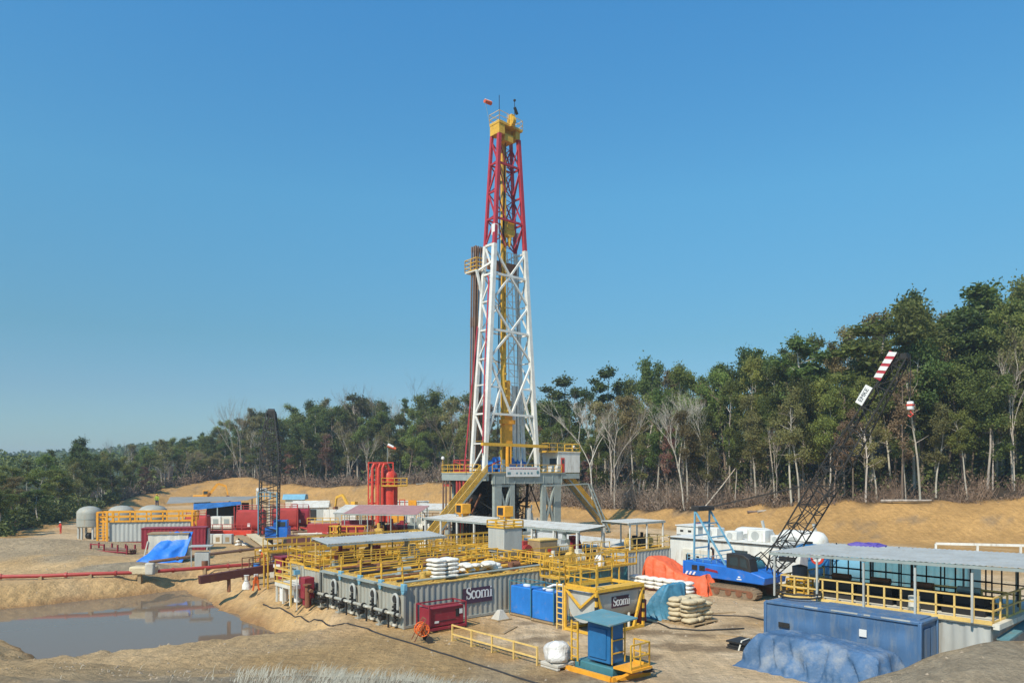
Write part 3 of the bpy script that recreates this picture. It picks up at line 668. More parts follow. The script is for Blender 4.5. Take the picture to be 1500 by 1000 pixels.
def tank(name, label, a, b, L, W, Hh, group=None, m='tank_grey', deckm='deck_yellow', railm='yellow', rails='lrfb', z0=.12, rz=SITE, cat='tank', world=None, railh=1.1, agit=2, pitch=.42, corr=True):
    t = thing(name, label, cat, world if world is not None else S(a, b), rz, group)
    w = MB(); A, B = (0, 0), (L, 0); Cc, D = (L, W), (0, W)
    if corr:
        for p, q in ((A, B), (B, Cc), (Cc, D), (D, A)): w.corr(p, q, z0, Hh, pitch, .05)
    w.box(.07, .07, z0, L - .07, W - .07, Hh - .02)
    w.build('tank_wall', m, t)
    f = MB()
    for x in (0, L):
        for y in (0, W): f.box(x - .07, y - .07, 0, x + .07, y + .07, Hh + .02)
    f.bar((0, 0, z0), (L, 0, z0), .16); f.bar((0, W, z0), (L, W, z0), .16); f.bar((0, 0, z0), (0, W, z0), .16); f.bar((L, 0, z0), (L, W, z0), .16)
    f.build('frame', m, t)
    d = MB(); d.box(-.03, -.03, Hh + .004, L + .03, W + .03, Hh + .06)
    k = int(L/1.2)
    for i in range(k): 
        if rnd.random() < .75: d.box(i*1.2 + .1, .15 + rnd.random()*.2, Hh + .062, i*1.2 + .9, W - .2 - rnd.random()*.5, Hh + .09 + rnd.random()*.05)
    d.build('deck', deckm, t)
    if rails:
        r = MB(); z = Hh + .06
        if 'f' in rails: r.rail([(0, 0, z), (L, 0, z)], railh)
        if 'b' in rails: r.rail([(0, W, z), (L, W, z)], railh)
        if 'l' in rails: r.rail([(0, 0, z), (0, W, z)], railh)
        if 'r' in rails: r.rail([(L, 0, z), (L, W, z)], railh)
        r.build('handrail', railm, t)
    for i in range(int(L/1.6)):
        if rnd.random() < .6: hd = MB(); x = .4 + i*1.6; y_ = rnd.uniform(.3, W - .9); hd.box(x, y_, Hh + .1, x + rnd.uniform(.3, .9), y_ + rnd.uniform(.2, .5), Hh + .125 + .05*rnd.random()); hd.build('hatch', rnd.choice(['dark', 'rusty', 'steel_grey']), t)
    for i in range(3):
        y_ = W*(.2 + .3*i); pm = MB(); pm.cyl((.3, y_, Hh + .2), (L - .3, y_ + rnd.uniform(-.2, .2), Hh + .2 + rnd.random()*.2), rnd.uniform(.05, .1), n=7); pm.build('deck_pipe', rnd.choice(['yellow', 'rusty', 'dark', 'yellow', 'steel_grey']), t)
    for i in range(agit):
        x = L*(i + .6)/(agit + .3); g = MB(); g.box(x - .4, W*.5 - .4, Hh + .06, x + .4, W*.5 + .4, Hh + .25); g.cyl((x, W*.5, Hh + .25), (x, W*.5, Hh + .6), .22, n=10); g.cyl((x, W*.5, Hh + .45), (x + .75, W*.5, Hh + .45), .2, n=10)
        g.build('agitator', rnd.choice(['deck_yellow', 'steel_grey', 'rusty', 'yellow']), t)
    return t

NTH = ['front grey mud tank with the sign, nearest of the four railed tanks', 'second grey mud tank behind the one with the sign', 'third grey mud tank in the row of four', 'farthest grey mud tank of the four railed tanks']
TW = 2.62
for i in range(4):
    b = i*TW
    t = tank('mud_tank', NTH[i], 0, b, 12.2, TW - .06, 2.52, 'four grey mud tanks side by side', rails='fb' if i else 'b', agit=3)
    r = MB(); r.bar((0, .1, 2.58), (0, .1, 3.25), .05); r.build('corner_post', 'yellow', t) if i == 0 else None
    c = MB(); c.box(-.13, -.2, 2.3, .12, .2, 2.72); c.prism([(-.2, 2.3), (.2, 2.3), (.08, 2.08), (-.08, 2.08)], 'x', -.12, .1); c.build('corner_cap', 'light_blue', t, .03)
    e = MB(); e.prism([(.2, 2.54), (TW - .2, 2.54), (TW - .2, 2.44), (.2, 2.44)], 'x', -.4, 0); e.build('end_ledge', 'steel_grey', t)
    # valve stack on the end wall
    y = .62
    h = MB(); pts = [(-.22, y - .28 + .56*(.5 - .5*math.cos(math.pi*k/10)), 1.72 + .34*math.sin(math.pi*k/10)) for k in range(11)]
    h.tube([(-.22, y - .28, 1.15)] + pts + [(-.22, y + .28, 1.55)], .085, 8); h.build('hose_loop', 'light_grey', t)
    v = MB(); v.cyl((-.12, y + .02, 1.75), (-.30, y + .02, 1.75), .22, n=12); v.cyl((-.25, y + .02, .25), (-.25, y + .02, 1.5), .085, n=8)
    for z in (.45, .8, 1.25): v.cyl((-.25, y + .02, z), (-.25, y + .02, z + .1), .17, n=10)
    v.bar((-.45, y + .02, 1.1), (-.05, y + .02, 1.1), .1); v.build('valve_stack', 'dark', t)
    w2 = MB(); w2.cyl((-.42, y + .3, .92), (-.42, y + .3, .97), .2, n=12); w2.cyl((-.25, y + .02, .15), (-.25, y + .02, .28), .16, n=10); w2.build('valve_wheel', 'cream', t)
    if i == 0:
        s = MB(); s.box(4.43, -.045, .98, 6.85, -.012, 1.96); sg = s.build('sign_panel', 'sign_purple', t); sg['label'] = 'dark purple sign panel with white lettering'
        serif_word(.74, sg, 4.68, -.05, 1.27)
mf = thing('pipe_manifold', 'mud stained pipe manifold running along the end walls of the four grey tanks', 'pipework', S(0, 0))
m = MB(); m.cyl((-.42, -.15, .92), (-.42, 11.6, .92), .11, n=10); m.build('main_pipe', 'tank_grey', mf)
for i in range(9): m = MB(); m.cyl((-.42, .1 + i*1.3, .92), (-.42, .22 + i*1.3, .92), .2, n=10); m.build('flange', 'dark', mf)
for i in range(4):
    m = MB(); y = i*TW + 1.5; m.tube([(-.42, y, .92), (-.6, y + .2, .75), (-.6, y + .7, .62), (-.42, y + .95, .9)], .07, 6); m.build('bypass_pipe', 'dark', mf); m = MB(); m.bar((-.42, y - .4, 0), (-.42, y - .4, .9), .09); m.build('prop', 'dark', mf); m = MB(); m.cyl((-.55, y + .4, .5), (-.2, y + .4, .5), .2, n=8); m.build('fitting', 'dark', mf)
for i in range(4): m = MB(); m.bar((-.42, i*TW + 2.1, 0), (-.42, i*TW + 2.1, .9), .12); m.box(-.6, i*TW + 1.9, 0, -.1, i*TW + 2.3, .08); m.build('bracket', 'tank_grey', mf)

# rows behind
tank('settling_tank', 'low grey settling tank under the grey tin awning', 0, 11.0, 12.2, 2.5, 2.3, rails='fl', agit=4)
tank('suction_tank', 'grey suction tank with yellow rails just beyond the tin awning', .2, 14.0, 13, 2.5, 2.45, rails='fblr', agit=3)
tank('reserve_tank', 'rusty decked reserve tank at the rear of the yellow railed tanks', 1.5, 17.2, 12.5, 2.5, 2.3, m='rusty', rails='fb', agit=3)
tank('trip_tank', 'long grey tank in front of the white pump awning with double yellow rails', 13.2, 12.5, 9, 3, 2.3, rails='fblr', agit=3)
tank('teal_tank', 'low teal blue tank with yellow rails behind the two blue totes', 12.8, 1.6, 9.6, 3, 1.9, m='teal', rails='fblr', agit=3, corr=True, pitch=.8)
tank('white_rail_tank', 'grey corrugated tank carrying the white framed awning, beside the orange tarpaulin', 24.6, 3.6, 6.2, 2.8, 2.5, m='light_grey', railm='pale_yellow', rails='fr', agit=1)
tank('walkway_tank', 'rusty tank carrying pinkish pumps behind the teal tank', 12.8, 6.0, 11, 4.5, 2.1, m='rusty', rails='fb', agit=5)

# pumps and odd machinery on the mud system: each a thing
def pump(label, loc, m1, m2, s=1.0, rz=SITE, z=0):
    t = thing('centrifugal_pump', label, 'pump', V(loc) + V((0, 0, z)), rz)
    k = MB(); k.box(-1*s, -.5*s, 0, 1*s, .5*s, .18*s); k.build('skid', 'steel_grey', t)
    k = MB(); k.cyl((-.9*s, 0, .62*s), (.15*s, 0, .62*s), .42*s, n=14)
    for i in range(5): k.cyl(((-.8 + i*.2)*s, 0, .62*s), ((-.74 + i*.2)*s, 0, .62*s), .46*s, n=14)
    k.box(-.6*s, -.2*s, 1.0*s, -.2*s, .2*s, 1.3*s); k.build('motor', m1, t)
    k = MB(); k.cyl((.45*s, -.28*s, .65*s), (.45*s, .28*s, .65*s), .48*s, n=14); k.cyl((.45*s, 0, .9*s), (.45*s, 0, 1.55*s), .16*s, n=8); k.cyl((.15*s, 0, .62*s), (.45*s, 0, .62*s), .12*s, n=8); k.build('volute', m2, t)
    return t
pk = [('pinkish pump on the walkway tank nearest the hanging grey box', 14.2, 7.6, 2.2, 'sheet_mauve', 'rusty', 1.35), ('rust red pump between the pinkish pump and the tan chest', 16.6, 8.2, 2.2, 'red', 'deck_yellow', 1.2), ('grey and cream pump beside the tan chest on the walkway tank', 20.2, 7.4, 2.2, 'light_grey', 'cream', 1.1), ('dark red pump at the far end of the walkway tank', 22.6, 8.4, 2.2, 'maroon', 'steel_grey', 1.2), ('small yellow pump on the teal tank deck', 15.0, 3.0, 2.0, 'yellow', 'cream', .9), ('pale pump on the teal tank deck near the white bag', 18.0, 3.2, 2.0, 'cream', 'deck_yellow', 1.0), ('black motor pump on the tank under the white framed awning', 27.2, 5.0, 2.58, 'dark', 'deck_yellow', .9), ('yellow motor pump on the tank under the white framed awning', 29.2, 5.2, 2.58, 'pale_yellow', 'dark', .9), ('grey pump under the grey tin awning', 8.4, 12.3, 2.4, 'light_grey', 'cream', 1.0), ('maroon pump under the grey tin awning', 5.2, 12.4, 2.4, 'maroon', 'rusty', 1.1), ('rusty pump under the grey tin awning at its low end', 2.6, 12.4, 2.4, 'rusty', 'maroon', 1.0)]
for l, a, b, z, m1, m2, s in pk: pump(l, S(a, b), m1, m2, s, SITE + rnd.choice([0, R(90), R(180)]), z)
for l_, px_, py_, z_, m1_, m2_, s_ in (('dark pump unit under the dull pink awning, nearest the red skid tanks', 566, 786, 0, 'dark', 'red', 1.7), ('maroon pump unit under the dull pink awning, in the middle', 596, 784, 0, 'maroon', 'steel_grey', 1.7), ('cream pump unit under the dull pink awning, nearest the long white awning', 628, 783, 0, 'cream', 'dark', 1.6), ('rusty pump unit in the open between the red skid tanks and the pink awning', 548, 790, 0, 'rusty', 'deck_yellow', 1.5)):
    pump(l_, at(px_, py_, 0), m1_, m2_, s_, SITE - R(50), z_)
for l_, px_, py_, mm_, LL_ in (('long low red mud box between the yellow cage and the tin awning', 450, 784, 'red', 4.5), ('long low maroon mud box beyond the left end of the tin awning', 500, 778, 'maroon', 5.0), ('dark green grey machine house under the far end of the pink awning', 610, 774, 'steel_grey', 4.0)):
    t = thing('mud_box', l_, 'box', at(px_, py_), R(5)); m = MB(); m.box(0, 0, .2, LL_, 2, 1.7); m.build('body', mm_, t, .05); m = MB(); m.bar((0, -.05, .12), (LL_, -.05, .12), .2); m.bar((0, 2.05, .12), (LL_, 2.05, .12), .2); m.build('skid', 'steel_grey', t); m = MB(); m.rail([(0, 0, 1.7), (LL_, 0, 1.7)], .9, .09, kick=0, step=1.2); m.build('handrail', 'yellow', t)
mp = thing('mud_pump', 'big yellow mud pump engine under the left part of the long white awning', 'pump', S(22.6, 31.5), SITE - R(90))
m = MB(); m.box(-2, -1, 0, 2, 1, .5); m.build('skid', 'steel_grey', mp); m = MB(); m.box(-1.7, -.8, .5, .4, .8, 2.1); m.cyl((-1.0, -.9, 2.3), (-1.0, .9, 2.3), .6, n=14); m.build('engine_block', 'pale_yellow', mp, .08); m = MB(); m.cyl((.4, 0, 1.2), (1.9, 0, 1.2), .6, n=14); m.box(1.0, -.7, .5, 1.9, .7, 1.0); m.build('fluid_end', 'cream', mp)
m = MB(); m.cyl((-.4, .5, 2.1), (-.4, .5, 3.4), .12, n=8); m.build('exhaust', 'dark', mp)
for lab, a, b, mm in (('blue pump skid at the right end of the long white awning', 26.5, 14.0, 'blue'), ('dark blue control box beside the grey ladder ramp foot', 27.0, 10.8, 'cabin_blue'), ('long low blue engine skid under the foot of the rig ladder', 33.0, 18.0, 'blue')):
    t = thing('pump_skid', lab, 'machine', S(a, b), SITE)
    m = MB(); m.box(-1.8, -.9, 0, 1.8, .9, .3); m.build('skid', 'steel_grey', t); m = MB(); m.box(-1.6, -.75, .3, 1.0, .75, 2.2); m.prism([(-.75, 2.2), (.75, 2.2), (.5, 2.6), (-.5, 2.6)], 'x', -1.4, .8); m.build('hood', mm, t, .06); m = MB(); m.cyl((1.0, 0, 1.1), (1.75, 0, 1.1), .6, n=12); m.build('fan', 'dark', t)
tch = thing('tool_chest', 'tan chest with a small red mark on the walkway tank', 'chest', S(18.3, 7.2, 2.16))
m = MB(); m.box(-1, -.7, 0, 1, .7, 1.6); m.build('body', 'wood', tch, .04); m = MB(); m.box(-1.04, -.74, 1.6, 1.04, .74, 1.7); m.build('lid', 'pale_yellow', tch); m = MB(); m.box(-.1, -.73, .5, .3, -.705, .9); m.build('red_mark', 'bright_red', tch)
hb = thing('degasser_box', 'tall plain grey steel box under a yellow frame in the middle of the mud tanks', 'cabinet', S(12.6, 5.4, 0))
m = MB(); m.box(-.9, -.95, 3.35, .9, .95, 5.2); m.prism([(-.95, 3.35), (.95, 3.35), (.7, 2.9), (-.7, 2.9)], 'x', -.7, .7); m.build('body', 'light_grey', hb, .02)
m = MB(); m.rail([(-.95, -1, 5.2), (.95, -1, 5.2), (.95, 1, 5.2), (-.95, 1, 5.2), (-.95, -1, 5.2)], .55, .08, step=.9); m.build('top_frame', 'yellow', hb)
for sx in (-.85, .85):
    for sy in (-.9, .9): m = MB(); m.bar((sx, sy, 2.3), (sx, sy, 3.4), .1); m.build('leg', 'yellow', hb)
cb = thing('canvas_sign_bag', 'crumpled white bag tied to the yellow rail above the teal tank', 'bag', S(19.0, 1.5, 2.0), SITE)
m = MB(); m.lathe([(.05, 0), (.4, .1), (.46, .5), (.3, .8), (.22, 1.0), (.34, 1.15)], (0, 0, 0), 10); m.build('bag_body', 'plastic_wrap', cb); m = MB(); m.lathe([(.24, .92), (.24, .98)], (0, 0, 0), 8); m.build('tie', 'ink', cb)

# long yellow catwalk rails between and beyond the tanks
def walkway(label, pts, z, w=.9, m='yellow', name='railed_walkway'):
    p, q = V(pts[0]), V(pts[1]); L = (q - p).length; rz = math.atan2((q-p).y, (q-p).x)
    t = thing(name, label, 'walkway', (p.x, p.y, 0), rz)
    k = MB(); k.box(0, 0, z - .08, L, w, z); k.build('grating', 'deck_yellow', t)
    k = MB(); k.rail([(0, 0, z), (L, 0, z)], 1.1, .065, step=1.3); k.rail([(0, w, z), (L, w, z)], 1.1, .065, step=1.3); k.build('handrail', m, t)
    for i in range(int(L/2.5) + 1):
        for y in (.05, w - .05): k = MB(); k.bar((min(L - .05, .05 + i*2.5), y, 0), (min(L - .05, .05 + i*2.5), y, z - .08), .09); k.build('support_leg', m, t)
    return t
walkway('yellow railed walkway along the right end of the grey tanks', (S(12.5, 0), S(12.5, 10.2)), 2.5)
walkway('yellow railed walkway in front of the teal tank', (S(12.6, .4), S(22.2, .4)), 2.1)
walkway('yellow railed walkway beyond the rearmost tank', (S(0, 20.2), S(15, 20.2)), 2.9)
walkway('yellow railed walkway behind the pale decked shaker skid', (S(.6, 15.2), S(.6, 18.0)), 1.5)
walkway('short yellow railed walkway beside the brown beam end', (S(3.4, 22.6), S(9, 22.6)), 1.2)
walkway('yellow railed walkway between the trip tank and the white awning', (S(13, 16.2), S(24, 16.2)), 2.6)
walkway('pale yellow railed walkway in front of the white framed awning', (S(22.0, 5.2), S(24.4, 5.2)), 2.3, m='pale_yellow')
walkway('yellow stair platform beside the cone tank ladder', (S(11.9, -2.2), S(12.0, -.2)), 2.2)

# low end: shaker skid with pale deck and maroon pump
sk = thing('shaker_skid', 'pale decked shaker skid with yellow rails at the left end of the grey tanks', 'shaker', S(-1.9, 11.6))
m = MB(); m.box(0, 0, 1.15, 1.9, 2.8, 1.45); m.build('deck', 'cream', sk, .03)
m = MB(); m.rail([(0, 0, 1.45), (0, 2.8, 1.45)], 1.0, .06); m.rail([(0, 2.8, 1.45), (1.9, 2.8, 1.45)], 1.0, .06); m.bar((-.1, -.2, 0), (-.1, -.2, 2.9), .1); m.build('handrail', 'pale_yellow', sk)
for x in (.1, 1.7):
    for y in (.3, 1.5, 2.6): m = MB(); m.bar((x, y, 0), (x, y, 1.15), .14); m.build('support_leg', 'cream', sk)
m = MB(); m.cyl((.4, 2.1, .1), (.4, 2.1, 1.15), .3, n=10); m.build('white_drum', 'sign_white', sk); m = MB(); m.cyl((1.0, 1.0, .1), (1.0, 1.0, 1.0), .3, n=10); m.build('white_drum', 'sign_white', sk)
vp = thing('valve_pump', 'maroon and rust valve pump on the ground beside the end of the tank manifold', 'pump', S(-.9, 11.2))
m = MB(); m.box(-.3, -.2, .5, .5, .7, 2.0); m.cyl((.1, .2, 0), (.1, .2, .5), .3, n=10); m.build('body', 'maroon', vp, .05)
m = MB(); m.cyl((-.2, -.5, 0), (-.2, -.5, 1.5), .18, n=8); m.cyl((-.2, -.5, 1.2), (-.2, -1.2, 1.2), .13, n=8); m.lathe([(.3, 0), (.3, .1)], (-.2, -.5, 1.5), 10); m.build('riser', 'rusty', vp)
wp = thing('thin_post', 'thin bare post with a lamp head standing on the pond bank', 'post', S(-2.2, 10.0))
m = MB(); m.bar((0, 0, 0), (0, 0, 2.7), .06); m.build('post', 'cream', wp); m = MB(); m.box(-.2, -.1, 2.45, .2, .1, 2.75); m.build('lamp_head', 'light_blue', wp)

# sacks on the deck
def sack_mesh(m, L=.95, W=.6, Hh=.26, seed=0):
    r = random.Random(seed); b = MB(); nu, nv = 12, 8; vs = []
    for i in range(nv + 1):
        ph = -math.pi/2 + math.pi*i/nv
        for j in range(nu):
            th = 2*math.pi*j/nu
            def se(c, e): return math.copysign(abs(c)**e, c)
            x = L*.5*se(math.cos(ph), .5)*se(math.cos(th), .45); y = W*.5*se(math.cos(ph), .5)*se(math.sin(th), .45); z = Hh*.5*se(math.sin(ph), .8)*(1 - .35*abs(2*x/L)**3)
            k = 1 + .07*N.noise(V((x*3 + seed, y*3, z*5))); vs.append((x*k, y*k, z*k + Hh*.5))
    b.add(vs, [(i*nu + j, i*nu + (j+1) % nu, (i+1)*nu + (j+1) % nu, (i+1)*nu + j) for i in range(nv) for j in range(nu)])
    return b
def sacks(name, label, group, spots, m='sack', size=(.95, .6, .26), variants=3):
    protos = []
    for i, (p, rz) in enumerate(spots):
        if len(protos) < variants:
            o = sack_mesh(m, *size, seed=len(protos)*5 + int(p.x*7)).build(name, m, smooth=80); tag(o, label, 'sack', group); protos.append(o)
        else:
            o = protos[i % variants].copy(); COL.objects.link(o)
        o.location = p; o.rotation_euler = (0, rnd.uniform(-.05, .05), rz)
sacks('white_sack', 'plump white sack in the tall stack on the front tank deck', 'white sacks stacked tall on the front tank deck', [(S(3.1 + (k % 2)*1.0, .75 + (k//2 % 2)*.62, 2.66 + (k//4)*.25), SITE + rnd.uniform(-.2, .2)) for k in range(20)])
sacks('white_sack', 'white sack in the low spilled heap on the front tank deck', 'white sacks in the low heap on the front tank deck', [(S(5.6 + rnd.random()*2.6, .7 + rnd.random()*1.2, 2.66 + rnd.random()*.5), rnd.uniform(0, 3)) for k in range(16)])

# ------------------------------------------------------------------ front yard
gs = thing('generator_skid', 'maroon generator box in a tubular cradle in front of the grey tank wall', 'generator', S(.45, -2.0, 0))
m = MB(); m.box(.1, .1, .3, 2.6, 1.2, 1.42); m.build('housing', 'maroon', gs, .05)
m = MB()
for x in (0, 2.7):
    for y in (0, 1.3): m.bar((x, y, .05), (x, y, 1.6), .08)
for y in (0, 1.3): m.bar((0, y, 1.6), (2.7, y, 1.6), .07); m.bar((0, y, .2), (2.7, y, .2), .14)
for x in (0, 2.7): m.bar((x, 0, 1.6), (x, 1.3, 1.6), .07); m.bar((x, 0, .2), (x, 1.3, .2), .12)
m.build('cradle', 'maroon', gs)
m = MB(); m.box(2.0, .075, .75, 2.25, .097, 1.2); m.box(.4, .075, .6, 2.0, .097, .63); m.build('vent', 'dark', gs); m = MB(); m.box(.45, .07, .52, .75, .096, .64); m.box(2.27, .075, .9, 2.5, .096, 1.2); m.build('nameplate', 'sign_white', gs)
rc = thing('hose_reel_cart', 'small orange hose reel on a two wheeled frame near the maroon generator', 'hose reel', S(-1.15, -3.6), SITE - R(20))
m = MB(); 
for y in (-.28, .28): m.lathe([(.42, -.02), (.46, 0), (.42, .02)], (0, 0, 0), 16)
m = MB(); m.cyl((0, -.2, .75), (0, .2, .75), .22, n=14)
for y in (-.24, .22):
    pts_ = [(.36*math.cos(a), y, .75 + .36*math.sin(a)) for a in [k*math.pi/9 for k in range(19)]]; m.tube(pts_, .035, 6)
    for k in range(5): a = k*math.pi/5; m.bar((.36*math.cos(a), y, .75 + .36*math.sin(a)), (-.36*math.cos(a), y, .75 - .36*math.sin(a)), .04)
m.build('reel', 'orange_vest', rc); m = MB()
for y in (-.34, .34): m.bar((-.5, y, .15), (.15, y, 1.35), .05); m.bar((.4, y, .2), (0, y, .9), .05)
m.bar((.15, -.34, 1.35), (.15, .34, 1.35), .05); m.build('frame', 'rusty', rc)
for y in (-.4, .36):
    m = MB(); m.cyl((.35, y, .2), (.35, y + .07, .2), .2, n=14); m.build('wheel', 'rubber', rc)
pb = thing('concrete_block', 'small pale pyramid block standing before the grey tank wall', 'concrete block', S(6.3, -1.5))
m = MB(); m.hexa([(-.5, -.4, 0), (.5, -.4, 0), (.5, .4, 0), (-.5, .4, 0), (-.14, -.14, .62), (.14, -.14, .62), (.14, .14, .62), (-.14, .14, .62)]); m.build('block', 'concrete', pb, .03); m = MB(); m.box(-.6, -.5, 0, .6, .5, .06); m.build('base_plate', 'wood', pb)

def tote(label, loc):
    t = thing('chemical_tote', label, 'tote', loc, SITE, 'blue chemical totes'); L, W, Hh = 1.25, 2.0, 2.0
    m = MB(); m.box(0, 0, .18, L, W, Hh); m.build('tank_body', 'blue', t, .07)
    m = MB(); m.box(-.06, -.06, .08, L + .06, W + .06, .18)
    for x in (0, L - .1, L*.5): m.box(x, -.06, 0, x + .14, W + .06, .08)
    m.build('pallet_base', 'wood', t)
    m = MB()
    for x in (-.04, L + .04):
        for y in (-.04, W + .04): m.bar((x, y, .1), (x, y, 2.3), .05)
    for y in (-.04, W + .04): m.bar((-.04, y, 2.3), (L + .04, y, 2.3), .05)
    for x in (-.04, L + .04): m.bar((x, -.04, 2.3), (x, W + .04, 2.3), .05)
    m.build('cage', 'teal', t); m = MB(); m.lathe([(.3, 0), (.3, .1), (.1, .14)], (L*.5, W*.5, Hh), 12); m.build('cap', 'sign_white', t); return t
tt = tote('blue chemical tote nearest the cone shaped tank with a white pipe on top', S(7.5, -5.2))
m = MB(); m.tube([(.2, 1.2, 2.08), (.75, .8, 2.35), (1.2, .4, 2.35), (1.25, .35, 2.2), (1.25, .35, 1.9)], .07, 8); m.build('white_pipe', 'sign_white', tt)
tote('blue chemical tote touching the grey tank wall', S(7.7, -2.9))

ct = thing('cone_tank', 'grey hopper bottomed trough tank in a yellow frame with white lettering', 'tank', S(7.2, -9.0))
L, W = 4.2, 2.5
prof = [(.12, 2.35), (W - .12, 2.35), (W - .12, 1.7)] + [(W*.5 + (W*.5 - .12)*math.cos(a)*.98, 1.55 + .95*math.sin(a)) for a in [-.25, -.6, -.95, -1.3, -1.57, -1.84, -2.2, -2.55, -2.9]] + [(.12, 1.7)]
m = MB(); m.prism(prof, 'x', .15, L - .15); bd = m.build('trough', 'light_grey', ct)
m = MB(); m.box(1.45, .085, 1.45, 3.0, .125, 2.12); sgn = m.build('sign_panel', 'sign_purple', ct); serif_word(.52, sgn, 1.55, .08, 1.56)
m = MB()
for x in (0, L):
    for y in (0, W): m.bar((x, y, 0), (x, y, 2.6), .13)
m.bar((0, 0, 2.6), (L, 0, 2.6), .18); m.bar((0, W, 2.6), (L, W, 2.6), .18); m.bar((0, 0, 2.6), (0, W, 2.6), .18); m.bar((L, 0, 2.6), (L, W, 2.6), .18)
m.bar((0, 0, 2.5), (1.0, 0, 0.1), .14); m.bar((L, 0, 2.5), (L - .9, 0, 0.1), .14); m.bar((0, 0, 2.5), (0, W*.5, 1.5), .12); m.bar((0, W, 2.5), (0, W*.5, 1.5), .12)
m.bar((0, 0, .1), (L, 0, .1), .16); m.bar((0, W, .1), (L, W, .1), .16); m.bar((0, 0, .1), (0, W, .1), .14); m.bar((L, 0, .1), (L, W, .1), .14); m.build('frame', 'yellow', ct)
m = MB()
for x in (0, L):
    for z in (.4, .95, 1.5, 2.05): m.box(x - .075, -.075, z, x + .075, .075, z + .22)
m.build('black_band', 'dark', ct)
m = MB(); m.rail([(0, 0, 2.7), (0, W, 2.7), (L, W, 2.7)], 1.15, .06); m.box(.1, .1, 2.6, L - .1, .9, 2.66); m.build('handrail', 'yellow', ct)
m = MB()
for y in (W + .1, W + .6): m.bar((-.1, y, 0), (-.1, y, 2.8), .07)
for i in range(8): m.bar((-.1, W + .1, .3 + i*.33), (-.1, W + .6, .3 + i*.33), .06)
m.build('ladder', 'pale_yellow', ct)
m = MB(); m.cyl((3.1, .2, .1), (3.1, .2, 1.0), .08, n=8); m.cyl((2.1, 1.2, .1), (2.1, 1.2, .8), .2, n=8); m.build('drain_pipe', 'cream', ct)
m = MB(); m.box(4.5, .6, .1, 5.3, 1.7, 1.5); m.build('control_box', 'maroon', ct, .04)

# blue operator cabin on a yellow base
oc = thing('operator_booth', 'narrow blue booth with a teal lean-to roof on a yellow base frame', 'booth', S(1.3, -15.4))
m = MB(); m.box(0, 0, .05, 1.6, 2.4, .5); m.build('sump_base', 'teal', oc, .05)
m = MB(); m.box(.1, .25, .62, 1.05, 1.65, 2.55); m.build('wall', 'cabin_blue', oc, .04)
m = MB(); m.hexa([(-.45, -.25, 2.5), (1.5, -.25, 2.62), (1.5, 2.0, 2.72), (-.45, 2.0, 2.6), (-.45, -.25, 2.56), (1.5, -.25, 2.68), (1.5, 2.0, 2.78), (-.45, 2.0, 2.66)]); m.build('roof', 'teal_roof', oc)
m = MB(); m.box(.3, 1.7, .9, 1.0, 1.78, 2.4); m.build('red_screen', 'tarp_orange', oc)
m = MB(); m.box(.04, .45, .8, .098, 1.5, 2.2); m.build('door_panel', 'cabin_blue', oc, .02)
m = MB()
for y in (2.0, 2.4): m.bar((-.2, y, .5), (-.2, y, 2.4), .07)
for i in range(5): m.bar((-.2, 2.0, .7 + i*.4), (-.2, 2.4, .7 + i*.4), .05)
m.rail([(1.4, -.1, .6), (1.4, -1.0, .6), (.1, -1.0, .6)], 1.1, .06, step=.8); m.bar((.2, .2, .6), (.2, .2, 2.5), .05); m.bar((1.1, .2, .6), (1.1, .2, 2.5), .05)
for z in (1.1, 1.7): m.bar((.2, .2, z), (1.1, .2, z), .05)
m.build('ladder_rail', 'yellow', oc)
m = MB(); m.box(.05, -1.1, .5, 1.5, 0, .6); m.bar((-.3, -.2, .1), (-.3, 3.4, .1), .2); m.bar((-.3, -.2, .1), (1.9, -.6, .1), .2); m.bar((-.3, 3.4, .1), (1.2, 3.2, .1), .2); m.bar((-.2, -.4, .15), (.4, -1.0, .55), .1); m.build('skid_frame', 'orange_yellow', oc)
m = MB(); m.tube([(1.7, -.4, .1), (1.9, -.8, .3), (1.6, -1.1, .35), (1.3, -.8, .3), (1.6, -.5, .2)], .06, 6); m.build('hose', 'dark', oc)

bg = thing('bulk_bag', 'big pale wrapped bulk bag on a low base beside the yellow barrier', 'bulk bag', S(.95, -12.2))
m = MB(); m.lathe([(.1, .30), (.50, .31), (.60, .4), (.64, .55), (.65, .7), (.64, .85), (.58, 1.0), (.48, 1.12), (.36, 1.2), (.2, 1.26), (.06, 1.27)], (0, 0, 0), 26); m.v = [(x*(1.08 + .45*N.noise(V((x*1.6, y*1.6, z*1.8))) + .12*N.noise(V((x*5, y*5, z*5)))), y*(1 + .45*N.noise(V((x*1.6 + 5, y*1.6, z*1.8))) + .12*N.noise(V((x*5 + 3, y*5, z*5)))), z*(1 + .12*N.noise(V((x*2, y*2, z)))*(z > .5))) for x, y, z in m.v]; o_ = m.build('bag_body', 'plastic_wrap', bg, smooth=70)
m = MB(); m.box(-.6, -.6, .12, .6, .6, .3); m.box(-.6, -.6, 0, -.4, .6, .12); m.box(.4, -.6, 0, .6, .6, .12); m.build('base_block', 'concrete', bg, .04); m = MB(); m.tube([(.5, -.3, .3), (.66, -.3, .8), (.5, -.2, 1.2)], .03, 5); m.tube([(.3, .5, .3), (.3, .66, .8), (.2, .5, 1.2)], .03, 5); m.build('strap', 'pale_yellow', bg)

